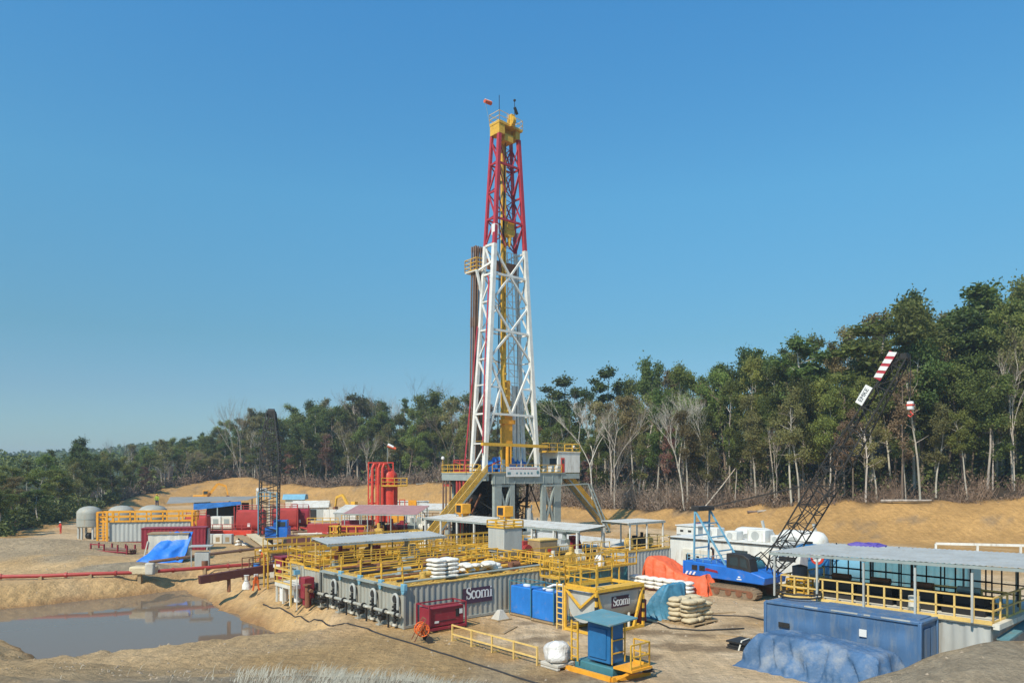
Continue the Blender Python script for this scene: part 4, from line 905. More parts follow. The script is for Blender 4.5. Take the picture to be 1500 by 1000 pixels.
yr = thing('low_barrier_rail', 'low pale yellow barrier rail along the near edge of the pad', 'barrier', S(.35, -4.4), SITE - R(90))
m = MB(); m.bar((0, 0, .9), (7.0, 0, .9), .07); m.bar((0, 0, .4), (7.0, 0, .4), .07); m.build('rail', 'pale_yellow', yr)
for i in range(5):
    m = MB(); m.bar((i*1.74 + .02, 0, 0), (i*1.74 + .02, 0, .95), .08); m.bar((i*1.74 + .02, 0, .03), (i*1.74 + .02, .5, .03), .08); m.build('post', 'pale_yellow', yr)

kb = MB(); pts = []
for k in range(64):
    p = S(-1.75 + .12*N.noise(V((k*.3, 0, 0))), -21 + k*.6); p.z = H(p.x, p.y) + .015; pts.append(p)
kb.tube(pts, .055, 6); tag(kb.build('ground_hose', 'dark', None), 'very long thin dark hose lying along the edge of the pad past the tank manifold', 'hose')
for lab, a, b_, rz_, L_ in (('loose plank lying on the pad between the crane tracks and the tan sacks', 18.5, -9.6, .3, 2.6), ('loose plank lying near the concrete pyramid block', 4.6, -4.4, 1.2, 2.2), ('loose plank lying on the pad before the blue container', 13.5, -14.6, -.4, 2.8)):
    m = MB(); m.box(-L_/2, -.1, .01, L_/2, .1, .06); o = tag(m.build('loose_plank', 'wood'), lab, 'plank'); o.location = S(a, b_); o.rotation_euler = (0, 0, rz_)
mtp = thing('rubber_mat_pile', 'dark pile of folded rubber mats at the corner of the blue container', 'mat pile', S(11.2, -16.0)); m = MB()
for k in range(4): m.box(-.7 + rnd.random()*.2, -.5, k*.11, .7 + rnd.random()*.2, .5 + rnd.random()*.2, k*.11 + .09)
m.build('mats', 'dark', mtp); m = MB(); m.tube([(-.8, -.2, .02), (-.5, -.2, .5), (.3, -.15, .52), (.9, -.2, .05)], .04, 5); m.build('strap', 'cream', mtp)
for lab, a, b_, mm in (('maroon tool box behind the grey tin awning, at its low end', 3.0, 22.3, 'maroon'), ('rust brown tool box behind the grey tin awning, in the middle', 6.6, 22.0, 'rusty'), ('dark purple tool box behind the grey tin awning, at its high end', 11.0, 21.6, 'beam_brown')):
    t = thing('tool_box', lab, 'box', S(a, b_), SITE + rnd.uniform(-.2, .2)); m = MB(); m.box(-1.2, -.7, .15, 1.2, .7, 2.2); m.build('body', mm, t, .05); m = MB(); m.box(-1.25, -.75, 2.2, 1.25, .75, 2.3); m.build('lid', mm, t); m = MB(); m.box(-.5, -.73, .5, .5, -.704, 1.9); m.build('door', 'dark', t)

# tarpaulins: height-field sheets over a real heap
def drape(name, label, cat, loc, rz, L, W, Hh, m, seed=0, prof=None, nx=110, ny=64, fold=.16, slope=.35):
    b = MB(); vs = []
    for j in range(ny + 1):
        for i in range(nx + 1):
            u, v = i/nx, j/ny; e = min(u, 1-u)*L; e2 = min(v, 1-v)*W
            k = sm(min(e, e2)/slope)
            h = Hh*(prof(u, v) if prof else 1)
            nz = N.noise(V((u*L*.8 + seed, v*W*.8, seed)))*.35 + abs(N.noise(V((u*L*2.1, v*W*2.1 + seed, 3))))*.35
            x, y = u*L, v*W
            lean = (1 - k)
            fo = fold*(1 - 2.2*abs(math.sin((x + y)*2.6 + 3*N.noise(V((x*.8, y*.8, seed))))))*k*(1 - k)*4
            vs.append((x + fo + lean*fold*N.noise(V((y*3, seed, 1)))*1.5, y + fo + lean*fold*N.noise(V((x*3, seed, 2)))*1.5, max(.02, h*k*(1 - .10*nz) + .04*max(0, 1 - 5*abs(N.noise(V((x*1.1 + y*.5, y*1.3, seed)))))*k - .03*max(0, 1 - 6*abs(N.noise(V((x*1.7, y*1.7 - x*.6, seed + 4)))))*k + .02*N.noise(V((x*6, y*6, seed))))))
    b.add(vs, [(j*(nx+1)+i, j*(nx+1)+i+1, (j+1)*(nx+1)+i+1, (j+1)*(nx+1)+i) for j in range(ny) for i in range(nx)])
    o = b.build(name, m, smooth=75); o.location = loc; o.rotation_euler = (0, 0, rz); tag(o, label, cat)
    s = o.modifiers.new('th', 'SOLIDIFY'); s.thickness = .025
    return o
drape('tarpaulin', 'large dusty blue tarpaulin draped over a long heap in front of the blue container', 'tarpaulin', S(7.6, -17.6), SITE - R(90), 7.4, 3.5, 1.65, 'tarp_dull', 3, lambda u, v: .78 + .30*math.sin(u*2.6 + .3)*(1 - .35*u), slope=.95, fold=.12)
drape('tarpaulin', 'orange tarpaulin thrown over a row of stacked sacks behind the blue crane', 'tarpaulin', S(23.6, 1.2), SITE - R(90), 6.4, 2.6, 2.5, 'tarp_orange', 7, lambda u, v: .80 + .22*math.cos(u*5.5 - .6) - .12*u, slope=.5)
drape('tarpaulin', 'faded teal tarpaulin hanging over stacked pallets of tan sacks', 'tarpaulin', S(13.7, -7.0), SITE - R(90), 2.3, 2.6, 2.15, 'tarp_teal', 9, lambda u, v: .45 + .6*sm(u*1.5), slope=.45, fold=.22)
sacks('white_sack', 'white sack in the low row poking out under the orange tarpaulin', 'white sacks in a row under the orange tarpaulin', [(S(22.8, 1.0 - k*.85, .2 + j*.3), SITE - R(90) + rnd.uniform(-.1, .1)) for k in range(7) for j in range(3)], 'sack', (.85, .9, .32))
sacks('tan_sack', 'tan sack stacked on pallets next to the teal tarpaulin', 'tan sacks stacked beside the teal tarpaulin', [(S(14.0 + (k % 3)*.8 + rnd.uniform(-.12, .12), -9.5 - (k//3 % 2)*1.0 + rnd.uniform(-.14, .14), .16 + (k//6)*.28), SITE + rnd.uniform(-.35, .35)) for k in range(29)], 'sack_tan', (1.0, .8, .32), 5)
plb = thing('pallet', 'flat wooden pallet under the tan sacks', 'pallet', S(13.5, -11.2))
m = MB()
for i in range(7): m.box(0, i*.36, .1, 2.6, i*.36 + .26, .14)
m.build('top_board', 'wood', plb); m = MB()
for x in (0, 1.2, 2.4): m.box(x, 0, 0, x + .14, 2.4, .097)
m.build('bearer', 'wood', plb)
hs = MB(); hs.tube([S(12.4, -7.6, .06), S(12.9, -9.0, .06), S(12.2, -10.4, .05), S(13, -12.0, .05), S(15.5, -13.4, .05)], .05, 6); tag(hs.build('hose', 'dark'), 'dark hose lying on the bare pad near the tan sacks', 'hose')
hs = MB(); hs.tube([S(17, -9, .05), S(19, -11.5, .05), S(18.5, -14.5, .05), S(20, -17, .05)], .045, 6); tag(hs.build('cable', 'dark'), 'thin dark cable across the pad in front of the blue crane', 'cable')
# ------------------------------------------------------------------ right side of the yard
bc = thing('shipping_container', 'long dented blue steel container below the railed shaker shed', 'container', S(11.9, -16.9), SITE - R(90))   # local x along -v, y along u
L, W, Hh = 7.7, 2.0, 2.55
m = MB(); nx, nz_ = 40, 12; vs = []
for j in range(nz_ + 1):
    for i in range(nx + 1):
        x, z = i/nx*L, .1 + j/nz_*(Hh - .1); e = min(1, min(x, L - x)/.5)*min(1, min(z - .1, Hh - z)/.4)
        vs.append((x, (-.02 + .10*N.noise(V((x*.9, 2, z*1.2))) + .03*N.noise(V((x*3, 2, z*3))))*e, z))
m.add(vs, [(j*(nx+1)+i, j*(nx+1)+i+1, (j+1)*(nx+1)+i+1, (j+1)*(nx+1)+i) for j in range(nz_) for i in range(nx)])
m.box(.02, .16, .1, L - .02, W, Hh - .004); m.build('wall', 'cont_blue', bc)
m = MB()
for x in (0, L): m.bar((x, 0, .05), (x, 0, Hh), .16); m.bar((x, W, .05), (x, W, Hh), .16)
m.bar((0, 0, Hh), (L, 0, Hh), .15); m.bar((0, 0, .1), (L, 0, .1), .16); m.bar((L, 0, Hh), (L, W, Hh), .15); m.bar((L, 0, .1), (L, W, .1), .16); m.build('frame', 'cont_blue', bc, .03)
m = MB(); m.box(.05, .05, Hh + .002, L - .05, W - .02, Hh + .05); m.box(2.6, .5, Hh + .055, L - .2, W - .1, Hh + .1); m.build('roof', 'cont_blue', bc)
for x0, x1 in ((2.2, 2.9), (3.6, 4.9), (5.2, 5.5), (6.0, 7.3)): m = MB(); m.box(x0, -.085, Hh + .02, x1, -.02, Hh + .085); m.build('scuffed_edge', 'light_grey', bc)
m = MB(); m.box(5.0, -.12, 1.55, 5.35, -.09, 1.9); m.build('label_plate', 'sign_white', bc)
m = MB(); m.box(.8, -.12, 1.35, 1.4, -.08, 1.6); m.build('recess', 'dark', bc)
m = MB(); m.box(L + .085, .3, .3, L + .1, W*.5 - .05, Hh - .3); m.box(L + .085, W*.5 + .05, .3, L + .1, W - .3, Hh - .3); m.build('end_door', 'cont_blue', bc, .02)

gt = thing('pit_tank', 'pale grey corrugated tank carrying the deck of the shaker shed', 'tank', S(14.05, -16.6), SITE - R(90))
m = MB(); m.corr((0, 0), (10.2, 0), .1, 2.5, .5, .07); m.corr((10.2, 0), (10.2, 8), .1, 2.5, .9, .06); m.corr((0, 8), (0, 0), .1, 2.5, .5, .06); m.box(.1, .1, .1, 10.1, 8, 2.45); m.build('wall', 'light_grey', gt)
m = MB(); m.box(-.1, -.12, 2.5, 10.4, 8.1, 2.6); m.bar((10.45, -.1, 2.5), (10.45, 8, 2.5), .25); m.build('deck', 'cream', gt)
m = MB(); m.rail([(0, 0, 2.6), (10.3, 0, 2.6)], 1.15, .075, step=.8); m.rail([(10.3, 0, 2.6), (10.3, 8, 2.6)], 1.15, .075, step=1.0); m.rail([(0, 0, 2.6), (0, 5, 2.6)], 1.15, .075, step=1); m.rail([(7, 2.4, 2.6), (10.2, 2.4, 2.6)], 1.15, .07, step=1); m.box(0, -.16, 2.55, 10.3, -.125, 2.72); m.build('handrail', 'pale_yellow', gt)
m = MB(); m.bar((10.6, .3, 1.9), (10.6, 4.8, 2.2), .5, .1); m.build('chute', 'teal_roof', gt)
m = MB()
for i in range(7): m.tube([(10.9 + rnd.random()*.6, 4.0 + rnd.random()*2, .6), (10.8, 4.6 + rnd.random(), 1.9), (11.2, 5.5 + rnd.random(), 2.3)], .05, 5)
m.build('hose_tangle', 'steel_grey', gt)
sh = awning('shaker_shed', 'big shed with a grey tin roof over a row of dark shaker machines', S(13.6, -16.1, 2.6), 12.8, 6.8, 2.42, 2.46, 6, 'sheet_roof', 'light_grey', rz=SITE - R(90), tilt=.28, pw=.09)
m = MB()
for i in range(16):
    x = .9 + i*.72; m.bar((x, 6.2, 0), (x, 6.2, 2.6), .06)
m.bar((0, 6.2, 1.1), (11.4, 6.2, 1.1), .06); m.bar((0, 6.2, .6), (11.4, 6.2, .6), .06); m.build('back_lattice', 'dark', sh)
for i, (mm, lab) in enumerate((('dark', 'black shale shaker under the tin roof, nearest the blue crane'), ('black', 'black shale shaker under the tin roof, second from the blue crane'), ('dark', 'black shale shaker under the tin roof, third from the blue crane'), ('black', 'black shale shaker under the tin roof at the right edge'))):
    t = thing('shale_shaker', lab, 'shaker', S(16.4, -18.9 - i*2.1, 2.6), SITE - R(90))
    m = MB(); m.box(-.95, -.9, 0, .95, .9, .45); m.prism([(-.8, .45), (.8, .45), (.8, .8), (-.8, 1.0)], 'x', -.9, .9); m.bar((-.8, .6, .8), (-.8, .6, 2.3), .07); m.bar((.8, .6, .8), (.8, .6, 2.3), .07); m.bar((-.8, .6, 1.5), (.8, .6, 1.5), .06); m.build('body', mm, t, .04)
    m = MB(); m.cyl((-.5, 0, 1.08), (.5, 0, 1.08), .17, n=10); m.build('vibrator_motor', rnd.choice(['rusty', 'steel_grey']), t)
drm = thing('white_drum', 'small pale drum on the shed deck behind the yellow rail', 'drum', S(14.7, -23.3, 2.6))
m = MB(); m.cyl((0, 0, 0), (0, 0, .75), .26, n=14); m.build('body', 'white', drm); m = MB(); m.lathe([(.28, .2), (.28, .24)], (0, 0, 0), 14); m.lathe([(.28, .5), (.28, .54)], (0, 0, 0), 14); m.build('hoop', 'steel_grey', drm)
cst = thing('yellow_crate_stand', 'dark drum strapped on a yellow crate at the crane end of the shed deck', 'stand', S(15.0, -17.2, 2.6))
m = MB(); m.rail([(-.5, -.5, 0), (.5, -.5, 0), (.5, .5, 0), (-.5, .5, 0), (-.5, -.5, 0)], .9, .08, step=.5, bars=(.25, .5, .75, 1)); m.build('crate', 'yellow', cst); m = MB(); m.lathe([(.1, .9), (.4, .95), (.42, 1.6), (.1, 1.7)], (0, 0, 0), 14); m.build('drum', 'ink', cst)
hl = MB(); hl.tube([S(13.8 + 1.0*math.cos(a), -17.9 + 1.1*math.sin(a), 2.66 + .03*a) for a in [k*.5 for k in range(26)]], .05, 5); tag(hl.build('coiled_hose', 'dark'), 'dark hose coiled on the deck above the blue container', 'hose')
ra = awning('rust_awning', 'rust orange tin awning at the far right behind the shed', S(22.0, -29.3, 2.4), 5, 3, 2.6, 2.8, 3, 'rust_roof', 'steel_grey', rz=SITE - R(90))
pt = drape('tarpaulin', 'small purple sheet lying on the back edge of the grey shed roof', 'tarpaulin', S(19.4, -17.9, 5.09), SITE - R(90), 1.9, .9, .22, 'tarp_purple', 5, slope=.3, nx=40, ny=24)
for lab, a, b in (('round ended blue storage tank with a red and white round emblem', 33.2, -7.2), ('plain light blue storage tank behind the shed, right of the emblem tank', 31.4, -11.3)):
    t = thing('storage_tank', lab, 'tank', S(a, b), SITE - R(90))
    m = MB(); m.lathe([(.1, 0), (.7, .06), (1.2, .3), (1.4, .7), (1.4, 4.0), (1.2, 4.4), (.7, 4.6), (.1, 4.65)], (0, 0, 0), 20); bd_ = m.build('shell', 'light_blue' if 'plain' in lab else 'cabin_blue', t); bd_.rotation_euler = (R(0), R(90), 0); bd_.location = (0, 0, 2.25)
    m = MB(); m.box(.5, -1, 0, 1.0, 1, 1.4); m.box(3.5, -1, 0, 4.0, 1, 1.4); m.build('saddle', 'steel_grey', t)
    if 'emblem' in lab and 'plain' not in lab:
        m = MB(); m.cyl((2.6, -1.34, 2.75), (2.6, -1.43, 2.75), .55, n=20); em = m.build('emblem', 'bright_red', t); m = MB(); m.cyl((2.6, -1.432, 2.75), (2.6, -1.45, 2.75), .36, n=20); m.build('emblem_centre', 'sign_white', em)
    m = MB(); m.cyl((1.2, 0, 3.6), (1.2, 0, 3.8), .3, n=12); m.build('manhole', 'dark', t)
dk = thing('box_container', 'light blue box container behind the back lattice of the shed', 'container', S(24.5, -16.6), SITE - R(90))
m = MB(); m.corr((0, 0), (6, 0), .1, 4.4, .35, .04); m.box(.02, .08, .1, 5.98, 2.4, 4.39); m.build('wall', 'teal_roof', dk); m = MB(); m.box(-.05, -.05, 4.4, 6.05, 2.45, 4.5); m.build('roof', 'light_blue', dk)

# blue crawler crane; local x along -v (boom direction), y along u
cr = thing('crawler_crane', 'bright blue crawler crane with a slanting black lattice boom', 'crane', S(26.3, -6.0), SITE - R(90))
for y in (-1.75, 1.05):
    m = MB(); pf = [(-2.9, .45), (-2.75, .75), (-2.35, .9), (2.35, .9), (2.75, .75), (2.9, .45), (2.7, .12), (2.3, 0), (-2.3, 0), (-2.7, .12)]
    m.prism(pf, 'y', y, y + .75); tr = m.build('track', 'track', cr)
    m = MB()
    per = pf + [pf[0]]
    for (x0, z0), (x1, z1) in zip(per, per[1:]):
        Ls = math.hypot(x1-x0, z1-z0); n = max(1, int(Ls/.22))
        for i in range(n):
            k = (i + .5)/n; m.bar((x0 + (x1-x0)*k, y - .03, z0 + (z1-z0)*k + (.0 if z0 + z1 > .2 else .02)), (x0 + (x1-x0)*k, y + .78, z0 + (z1-z0)*k + (.0 if z0 + z1 > .2 else .02)), .11, .07)
    m.build('track_shoe', 'track', tr)
    m = MB()
    for x in (-2.3, -1.4, -.5, .5, 1.4, 2.3): m.cyl((x, y - .02, .42), (x, y - .05, .42), .27, n=12)
    m.box(-2.2, y - .06, .55, 2.2, y - .01, .68); m.build('road_wheel', 'rusty', tr)
m = MB(); m.box(-1.3, -1, .4, 1.3, 1.05, .95); m.cyl((0, 0, .95), (0, 0, 1.2), 1.0, n=18); m.build('undercarriage', 'dark', cr)
m = MB(); m.prism([(-3.6, 1.3), (3.3, 1.2), (3.4, 1.75), (1.6, 2.25), (-1.2, 2.35), (-3.6, 2.45)], 'y', -1.55, 1.55); bdy = m.build('body', 'crane_blue', cr, .07)
m = MB(); m.box(-3.75, -1.6, 1.25, -3.6, 1.6, 2.4); m.build('counterweight', 'crane_blue', cr, .05)
m = MB()
for i in range(3): m.prism([(-3.55 + i*.35, 1.36), (-3.38 + i*.35, 1.36), (-3.22 + i*.35, 1.62), (-3.39 + i*.35, 1.62)], 'y', -1.575, -1.555)
m.build('white_stripe', 'sign_white', bdy)
m = MB(); m.prism([(-1.7, 1.82), (-.5, 1.72), (-.6, 1.9), (-1.6, 2.02)], 'y', -1.575, -1.556); m.build('faded_lettering', 'maroon', bdy); m = MB(); m.box(1.1, -1.575, 1.4, 1.5, -1.556, 1.48); m.box(1.2, -1.575, 1.55, 1.4, -1.556, 1.66); m.build('white_mark', 'sign_white', bdy)
m = MB(); m.prism([(.2, 2.2), (2.3, 2.0), (2.1, 3.0), (1.6, 3.3), (.2, 3.3)], 'y', -1.55, -.55); cb_ = m.build('cab', 'dark', cr, .04)
m = MB(); m.prism([(.5, 2.45), (1.2, 2.4), (1.2, 3.05), (.5, 3.05)], 'y', -1.57, -1.552); m.prism([(1.4, 2.4), (2.0, 2.3), (1.85, 2.95), (1.4, 3.05)], 'y', -1.57, -1.552); m.build('window', 'glass', cb_)
m = MB(); m.box(-.2, -.4, 2.3, 1.4, 1.3, 2.9); m.cyl((1.6, -.5, 2.3), (1.6, .9, 2.3), .45, n=12); m.build('winch', 'teal', cr, .04)
for gx in (-2.9, -2.2):
    m = MB(); m.box(gx, -1.572, 1.75, gx + .5, -1.556, 2.15)
    for k in range(4): m.box(gx, -1.585, 1.78 + k*.09, gx + .5, -1.573, 1.82 + k*.09)
    m.build('grille', 'dark', bdy)
m = MB(); m.cyl((-2.4, .6, 2.4), (-2.4, .6, 3.2), .1, n=8); m.cyl((-2.4, .6, 3.2), (-2.6, .6, 3.35), .1, n=8); m.build('exhaust', 'rusty', cr)
m = MB(); m.rail([(-3.4, -1.45, 2.4), (-1.2, -1.45, 2.35), (-1.2, 1.4, 2.35)], .6, .04, step=.8, kick=0); m.build('handrail', 'light_blue', cr)
m = MB(); m.tube([(1.2, -1.0, 2.6), (1.9, -.8, 3.2), (2.6, -.5, 2.9), (3.0, -.3, 2.3)], .05, 6); m.tube([(1.3, .4, 2.9), (2.0, .3, 3.4), (2.8, .2, 2.8)], .05, 6); m.build('hydraulic_hose', 'black', cr)
m = MB()
for y in (-1.0, 1.0):
    m.bar((-3.1, y, 2.35), (-3.0, y, 6.4), .12); m.bar((-3.0, y, 6.4), (-.2, y, 2.3), .12)
for k in (.25, .5, .75): m.bar(V((-3.0, -1, 6.4)).lerp(V((-.2, -1, 2.3)), k), V((-3.0, 1, 6.4)).lerp(V((-.2, 1, 2.3)), k), .1); m.bar((-3.05, -1, 2.4 + k*4), (-3.05, 1, 2.4 + k*4), .1)
m.build('gantry', 'light_blue', cr); m = MB(); m.box(-3.3, -1.1, 6.35, -2.6, 1.1, 6.7); m.build('gantry_sheave', 'dark', cr)
FT = V((3.1, 0, 2.0)); TP = V((12.4, 0, 17.0)); D_ = (TP - FT); LN = D_.length; D_.normalize(); UPB = D_.cross(V((0, 1, 0))).normalized()*-1
def bq(t, sy, su):
    w = .68*min(1, .45 + t*6)*(1 if t < .55 else 1 - (t-.55)*1.25); return FT + D_*LN*t + V((0, 1, 0))*sy*w + UPB*su*w
m = MB()
for sy in (-1, 1):
    for su in (-1, 1):
        pts = [0, .09, .3, .55, .8, 1]
        for a, b in zip(pts, pts[1:]): m.bar(bq(a, sy, su), bq(b, sy, su), .085)
n = 22
for i in range(n):
    a, b = i/n, (i+1)/n
    for sy in (-1, 1): m.bar(bq(a, sy, -1 if i % 2 else 1), bq(b, sy, 1 if i % 2 else -1), .042)
    for su in (-1, 1): m.bar(bq(a, -1 if i % 2 else 1, su), bq(b, 1 if i % 2 else -1, su), .042); 
    if i % 2: m.bar(bq(a, -1, 1), bq(a, 1, 1), .06); m.bar(bq(a, -1, -1), bq(a, 1, -1), .06); m.bar(bq(a, -1, -1), bq(a, -1, 1), .06); m.bar(bq(a, 1, -1), bq(a, 1, 1), .06)
m.box(TP.x - .2, -.25, TP.z - .2, TP.x + .2, .25, TP.z + .12); boom = m.build('boom', 'dark', cr)
m = MB()
for y in (-.35, .35): m.bar((-2.9, y, 6.5), bq(.42, 0, -1) + V((0, y, 0)), .05); m.bar(bq(.42, 0, -1) + V((0, y, 0)), bq(.97, 0, -1.4) + V((0, y, 0)), .05); m.bar((1.6, y*.6, 2.5), bq(.45, 0, 1.0) + V((0, y, 0)), .05)
m.build('pendant_line', 'dark', cr)
# panels on the boom side that faces the yard (normal -y)
def bpanel(t0, t1, w0, w1, off): 
    P = []
    for t, w in ((t0, w0), (t1, w0), (t1, w1), (t0, w1)): P.append(FT + D_*LN*t + UPB*w + V((0, off, 0)))
    return P
def slab(mb, P, th): mb.hexa([p for p in P] + [p + V((0, -th, 0)) for p in P])
m = MB(); slab(m, bpanel(.775, .85, -1.0, -.48, -.50), .04); bs = m.build('boom_sign', 'sign_white', cr)
m = MB()
P = bpanel(.885, .995, -.82, -.32, -.45); slab(m, P, .03); st_ = m.build('striped_panel', 'mast_red', cr)
m = MB()
for i in range(4):
    t0 = .890 + i*.029; q = [FT + D_*LN*(t0 + dt) + UPB*w + V((0, -.483, 0)) for dt, w in ((-.004, -.81), (.013, -.81), (.024, -.33), (.007, -.33))]; slab(m, q, .012)
m.build('white_stripe', 'sign_white', st_)
ang = math.atan2(D_.z, D_.x)
tx = text('EMKE', .40, 'ink', bs, FT + D_*LN*.8125 + UPB*-.745 + V((0, -.552, 0)), (R(90), 0, 0)); tx.rotation_euler = (Matrix.Rotation(-ang, 3, 'Y') @ Matrix.Rotation(R(90), 3, 'X')).to_euler()
m = MB(); hk = TP + V((.35, 0, -3.0)); m.bar(TP + V((.35, 0, 0)), hk, .04); m.bar(TP + V((.2, 0, 0)), hk + V((-.1, 0, 0)), .03); m.build('hoist_line', 'dark', cr)
m = MB(); m.box(hk.x - .18, -.15, hk.z - .55, hk.x + .18, .15, hk.z); hkb = m.build('hook_block', 'sign_white', cr, .06); m = MB(); m.box(hk.x - .195, -.165, hk.z - .3, hk.x + .195, .165, hk.z - .18); m.tube([(hk.x, 0, hk.z - .5), (hk.x + .02, 0, hk.z - .7), (hk.x + .16, 0, hk.z - .85), (hk.x, 0, hk.z - 1.0), (hk.x - .14, 0, hk.z - .88)], .05, 6); m.build('hook', 'bright_red', hkb)

# white trailers behind the crane
tb = thing('site_trailer', 'long white site trailer behind the blue crane, a dark line along its roof edge', 'trailer', S(35.6, 7.2), SITE - R(90))
m = MB(); m.box(0, 0, .3, 12, 3.2, 3.0); m.build('wall', 'white', tb, .05); m = MB(); m.box(-.1, -.1, 3.003, 12.1, 3.3, 3.1); m.build('roof', 'white', tb); m = MB(); m.box(-.12, -.14, 2.93, 12.12, -.103, 3.02); m.build('roof_trim', 'dark', tb)
m = MB(); m.box(1.6, -.1, .9, 5.0, -.003, 2.0); m.build('wall_unit', 'cream', tb); m = MB(); m.box(2.0, -.13, .4, 2.5, -.102, 1.5); m.box(3.2, -.13, .5, 3.5, -.102, 1.4); m.build('vent', 'dark', tb); m = MB(); m.box(.2, .3, 0, 1, 3, .3); m.box(10.8, .3, 0, 11.6, 3, .3); m.build('support', 'steel_grey', tb)
m = MB(); m.box(9.9, -.06, .5, 10.8, -.004, 2.4); m.build('door', 'cream', tb); m = MB(); m.box(7, -.05, 1.4, 8.6, -.004, 2.3); m.build('window', 'glass', tb)
wk = thing('water_trailer', 'white vehicle body with a dark vent at the crane end of the shed', 'trailer', S(30.5, -7.2), SITE - R(90))
m = MB(); m.prism([(-1, .5), (1.7, .5), (1.9, 3.0), (-.2, 3.0), (-1, 1.8)], 'y', 0, 2.2); m.build('body', 'white', wk, .06); m = MB(); m.box(.1, -.04, 2.4, 1.5, -.004, 2.75); m.build('vent', 'dark', wk)
for x in (-.4, 1.2):
    m = MB(); m.cyl((x, -.05, .5), (x, .35, .5), .5, n=16); m.build('wheel', 'rubber', wk)
for x0, w_, d_, h_ in ((3.2, 1.6, 1.3, 1.0), (5.6, 1.3, 1.2, .8), (8.0, 1.8, 1.4, 1.1), (10.3, 1.0, 1.0, .7)):
    m = MB(); m.box(x0, .9, 3.104, x0 + w_, .9 + d_, 3.1 + h_); u_ = m.build('roof_unit', 'white', tb, .05); m = MB(); m.cyl((x0 + w_*.45, .9, 3.1 + h_*.5), (x0 + w_*.45, .87, 3.1 + h_*.5), h_*.36, n=14); m.build('fan_grille', 'light_grey', u_)
oc2 = thing('office_cabin', 'small white cabin with two dark vents behind the end of the long trailer', 'cabin', S(41.0, 10.4), SITE - R(90))
m = MB(); m.box(0, 0, .2, 2.7, 3, 3.7); m.build('wall', 'white', oc2, .05); m = MB(); m.box(-.1, -.1, 3.702, 2.8, 3.1, 3.8); m.build('roof', 'white', oc2); 
for bx_ in ((.5, -.04, 3.1, .9, -.004, 3.3), (1.5, -.04, 3.1, 1.9, -.004, 3.3)): m = MB(); m.box(*bx_); m.build('window', 'dark', oc2)
m = MB(); m.box(.2, -.2, 2.5, .6, -.004, 2.8); m.build('vent_box', 'dark', oc2)
for lab, a, b, LL, rr in (('white horizontal cylinder tank behind the long trailer, nearest the small white cabin', 41.5, 3.6, 4.2, 1.1), ('white horizontal cylinder tank behind the crane boom', 41.5, -1.2, 4.6, 1.1)):
    t = thing('cylinder_tank', lab, 'tank', S(a, b), SITE - R(90))
    m = MB(); m.lathe([(.1, 0), (rr*.6, .08), (rr*.9, .4), (rr, .8), (rr, LL - .8), (rr*.9, LL - .4), (rr*.6, LL - .08), (.1, LL)], (0, 0, 0), 20); s_ = m.build('shell', 'white', t); s_.rotation_euler = (0, R(90), 0); s_.location = (0, 0, 2.9)
    m = MB(); m.box(.8, -1, 0, 1.4, 1, 1.6); m.box(LL - 1.4, -1, 0, LL - .8, 1, 1.6); m.build('saddle', 'steel_grey', t); m = MB(); m.bar((LL - 1, 0, 3.9), (LL - 1.2, 0, 4.7), .2); m.build('vent_pipe', 'light_grey', t); m = MB(); m.cyl((2, -1.05, 2.9), (2, -1.16, 2.9), .55, n=14); m.build('fan_grille', 'light_grey', t)
rx = thing('red_bundle', 'dull red heap behind the small white cabin', 'box', S(43.5, 8.2), SITE); m = MB(); m.box(0, 0, 0, 2, 3, 3.2); m.prism([(0, 3.2), (3, 3.2), (1.5, 3.9)], 'x', 0, 2); m.build('body', 'red', rx, .1); m = MB(); m.box(-.03, .4, .3, -.003, 2.6, 2.5); m.build('door', 'maroon', rx)
gm = thing('pipe_gantry', 'white pipe gantry on posts at the far right below the forest bank', 'gantry', (47, 82, 0), R(-20))
m = MB(); m.bar((0, 0, 1.5), (12, 0, 1.6), .25); m.build('top_pipe', 'white', gm)
for i in range(4):
    m = MB(); m.bar((i*4, 0, 0), (i*4, 0, 1.5), .22); m.build('post', 'white', gm)

# ------------------------------------------------------------------ left side of the yard
LR = R(14)
for lab, px, py, Y, r_, leg_ in (('round domed grey silo tank at the left end of the yellow framed container', 131, 787, 104, 1.6, 1.7), ('round domed grey silo tank in the middle of the three', 178, 784, 109, 1.8, 1.3), ('round domed grey silo tank next to the wide grey roof', 224, 782, 111, 2.0, 1.3)):
    x = (px - 750)/F*Y; t = thing('silo_tank', lab, 'tank', (x, Y, 0), 0)
    m = MB(); h1 = 3.9 if leg_ > 1.5 else 3.75; m.lathe([(r_*.9, leg_), (r_, leg_ + .1), (r_, h1 - .3), (r_*.97, h1), (r_*.75, h1 + .42), (r_*.4, h1 + .66), (.1, h1 + .72)], (0, 0, 0), 24); m.build('shell', 'tank_grey', t)
    m = MB()
    for k in range(6): a = k*math.pi/3 + .3; m.bar((r_*.85*math.cos(a), r_*.85*math.sin(a), 0), (r_*.85*math.cos(a), r_*.85*math.sin(a), leg_ + .05), .22)
    m.build('leg', 'light_grey', t); m = MB(); m.lathe([(r_ + .03, leg_ + 1.1), (r_ + .03, leg_ + 1.18)], (0, 0, 0), 24); m.build('hoop', 'steel_grey', t); m = MB(); m.cyl((0, -.4, .5), (.6, -.6, .5), .45, n=12); m.build('valve', 'dark', t)
fc = thing('framed_tank', 'long grey corrugated tank under an orange yellow rail frame before the silo tanks', 'tank', at(160, 799), LR)
m = MB(); m.corr((0, 0), (9.6, 0), .5, 3.0, .5, .06); m.corr((0, 2.4), (0, 0), .5, 3.0, .5, .06); m.box(.08, .08, .5, 9.5, 2.4, 2.98); m.build('wall', 'light_grey', fc)
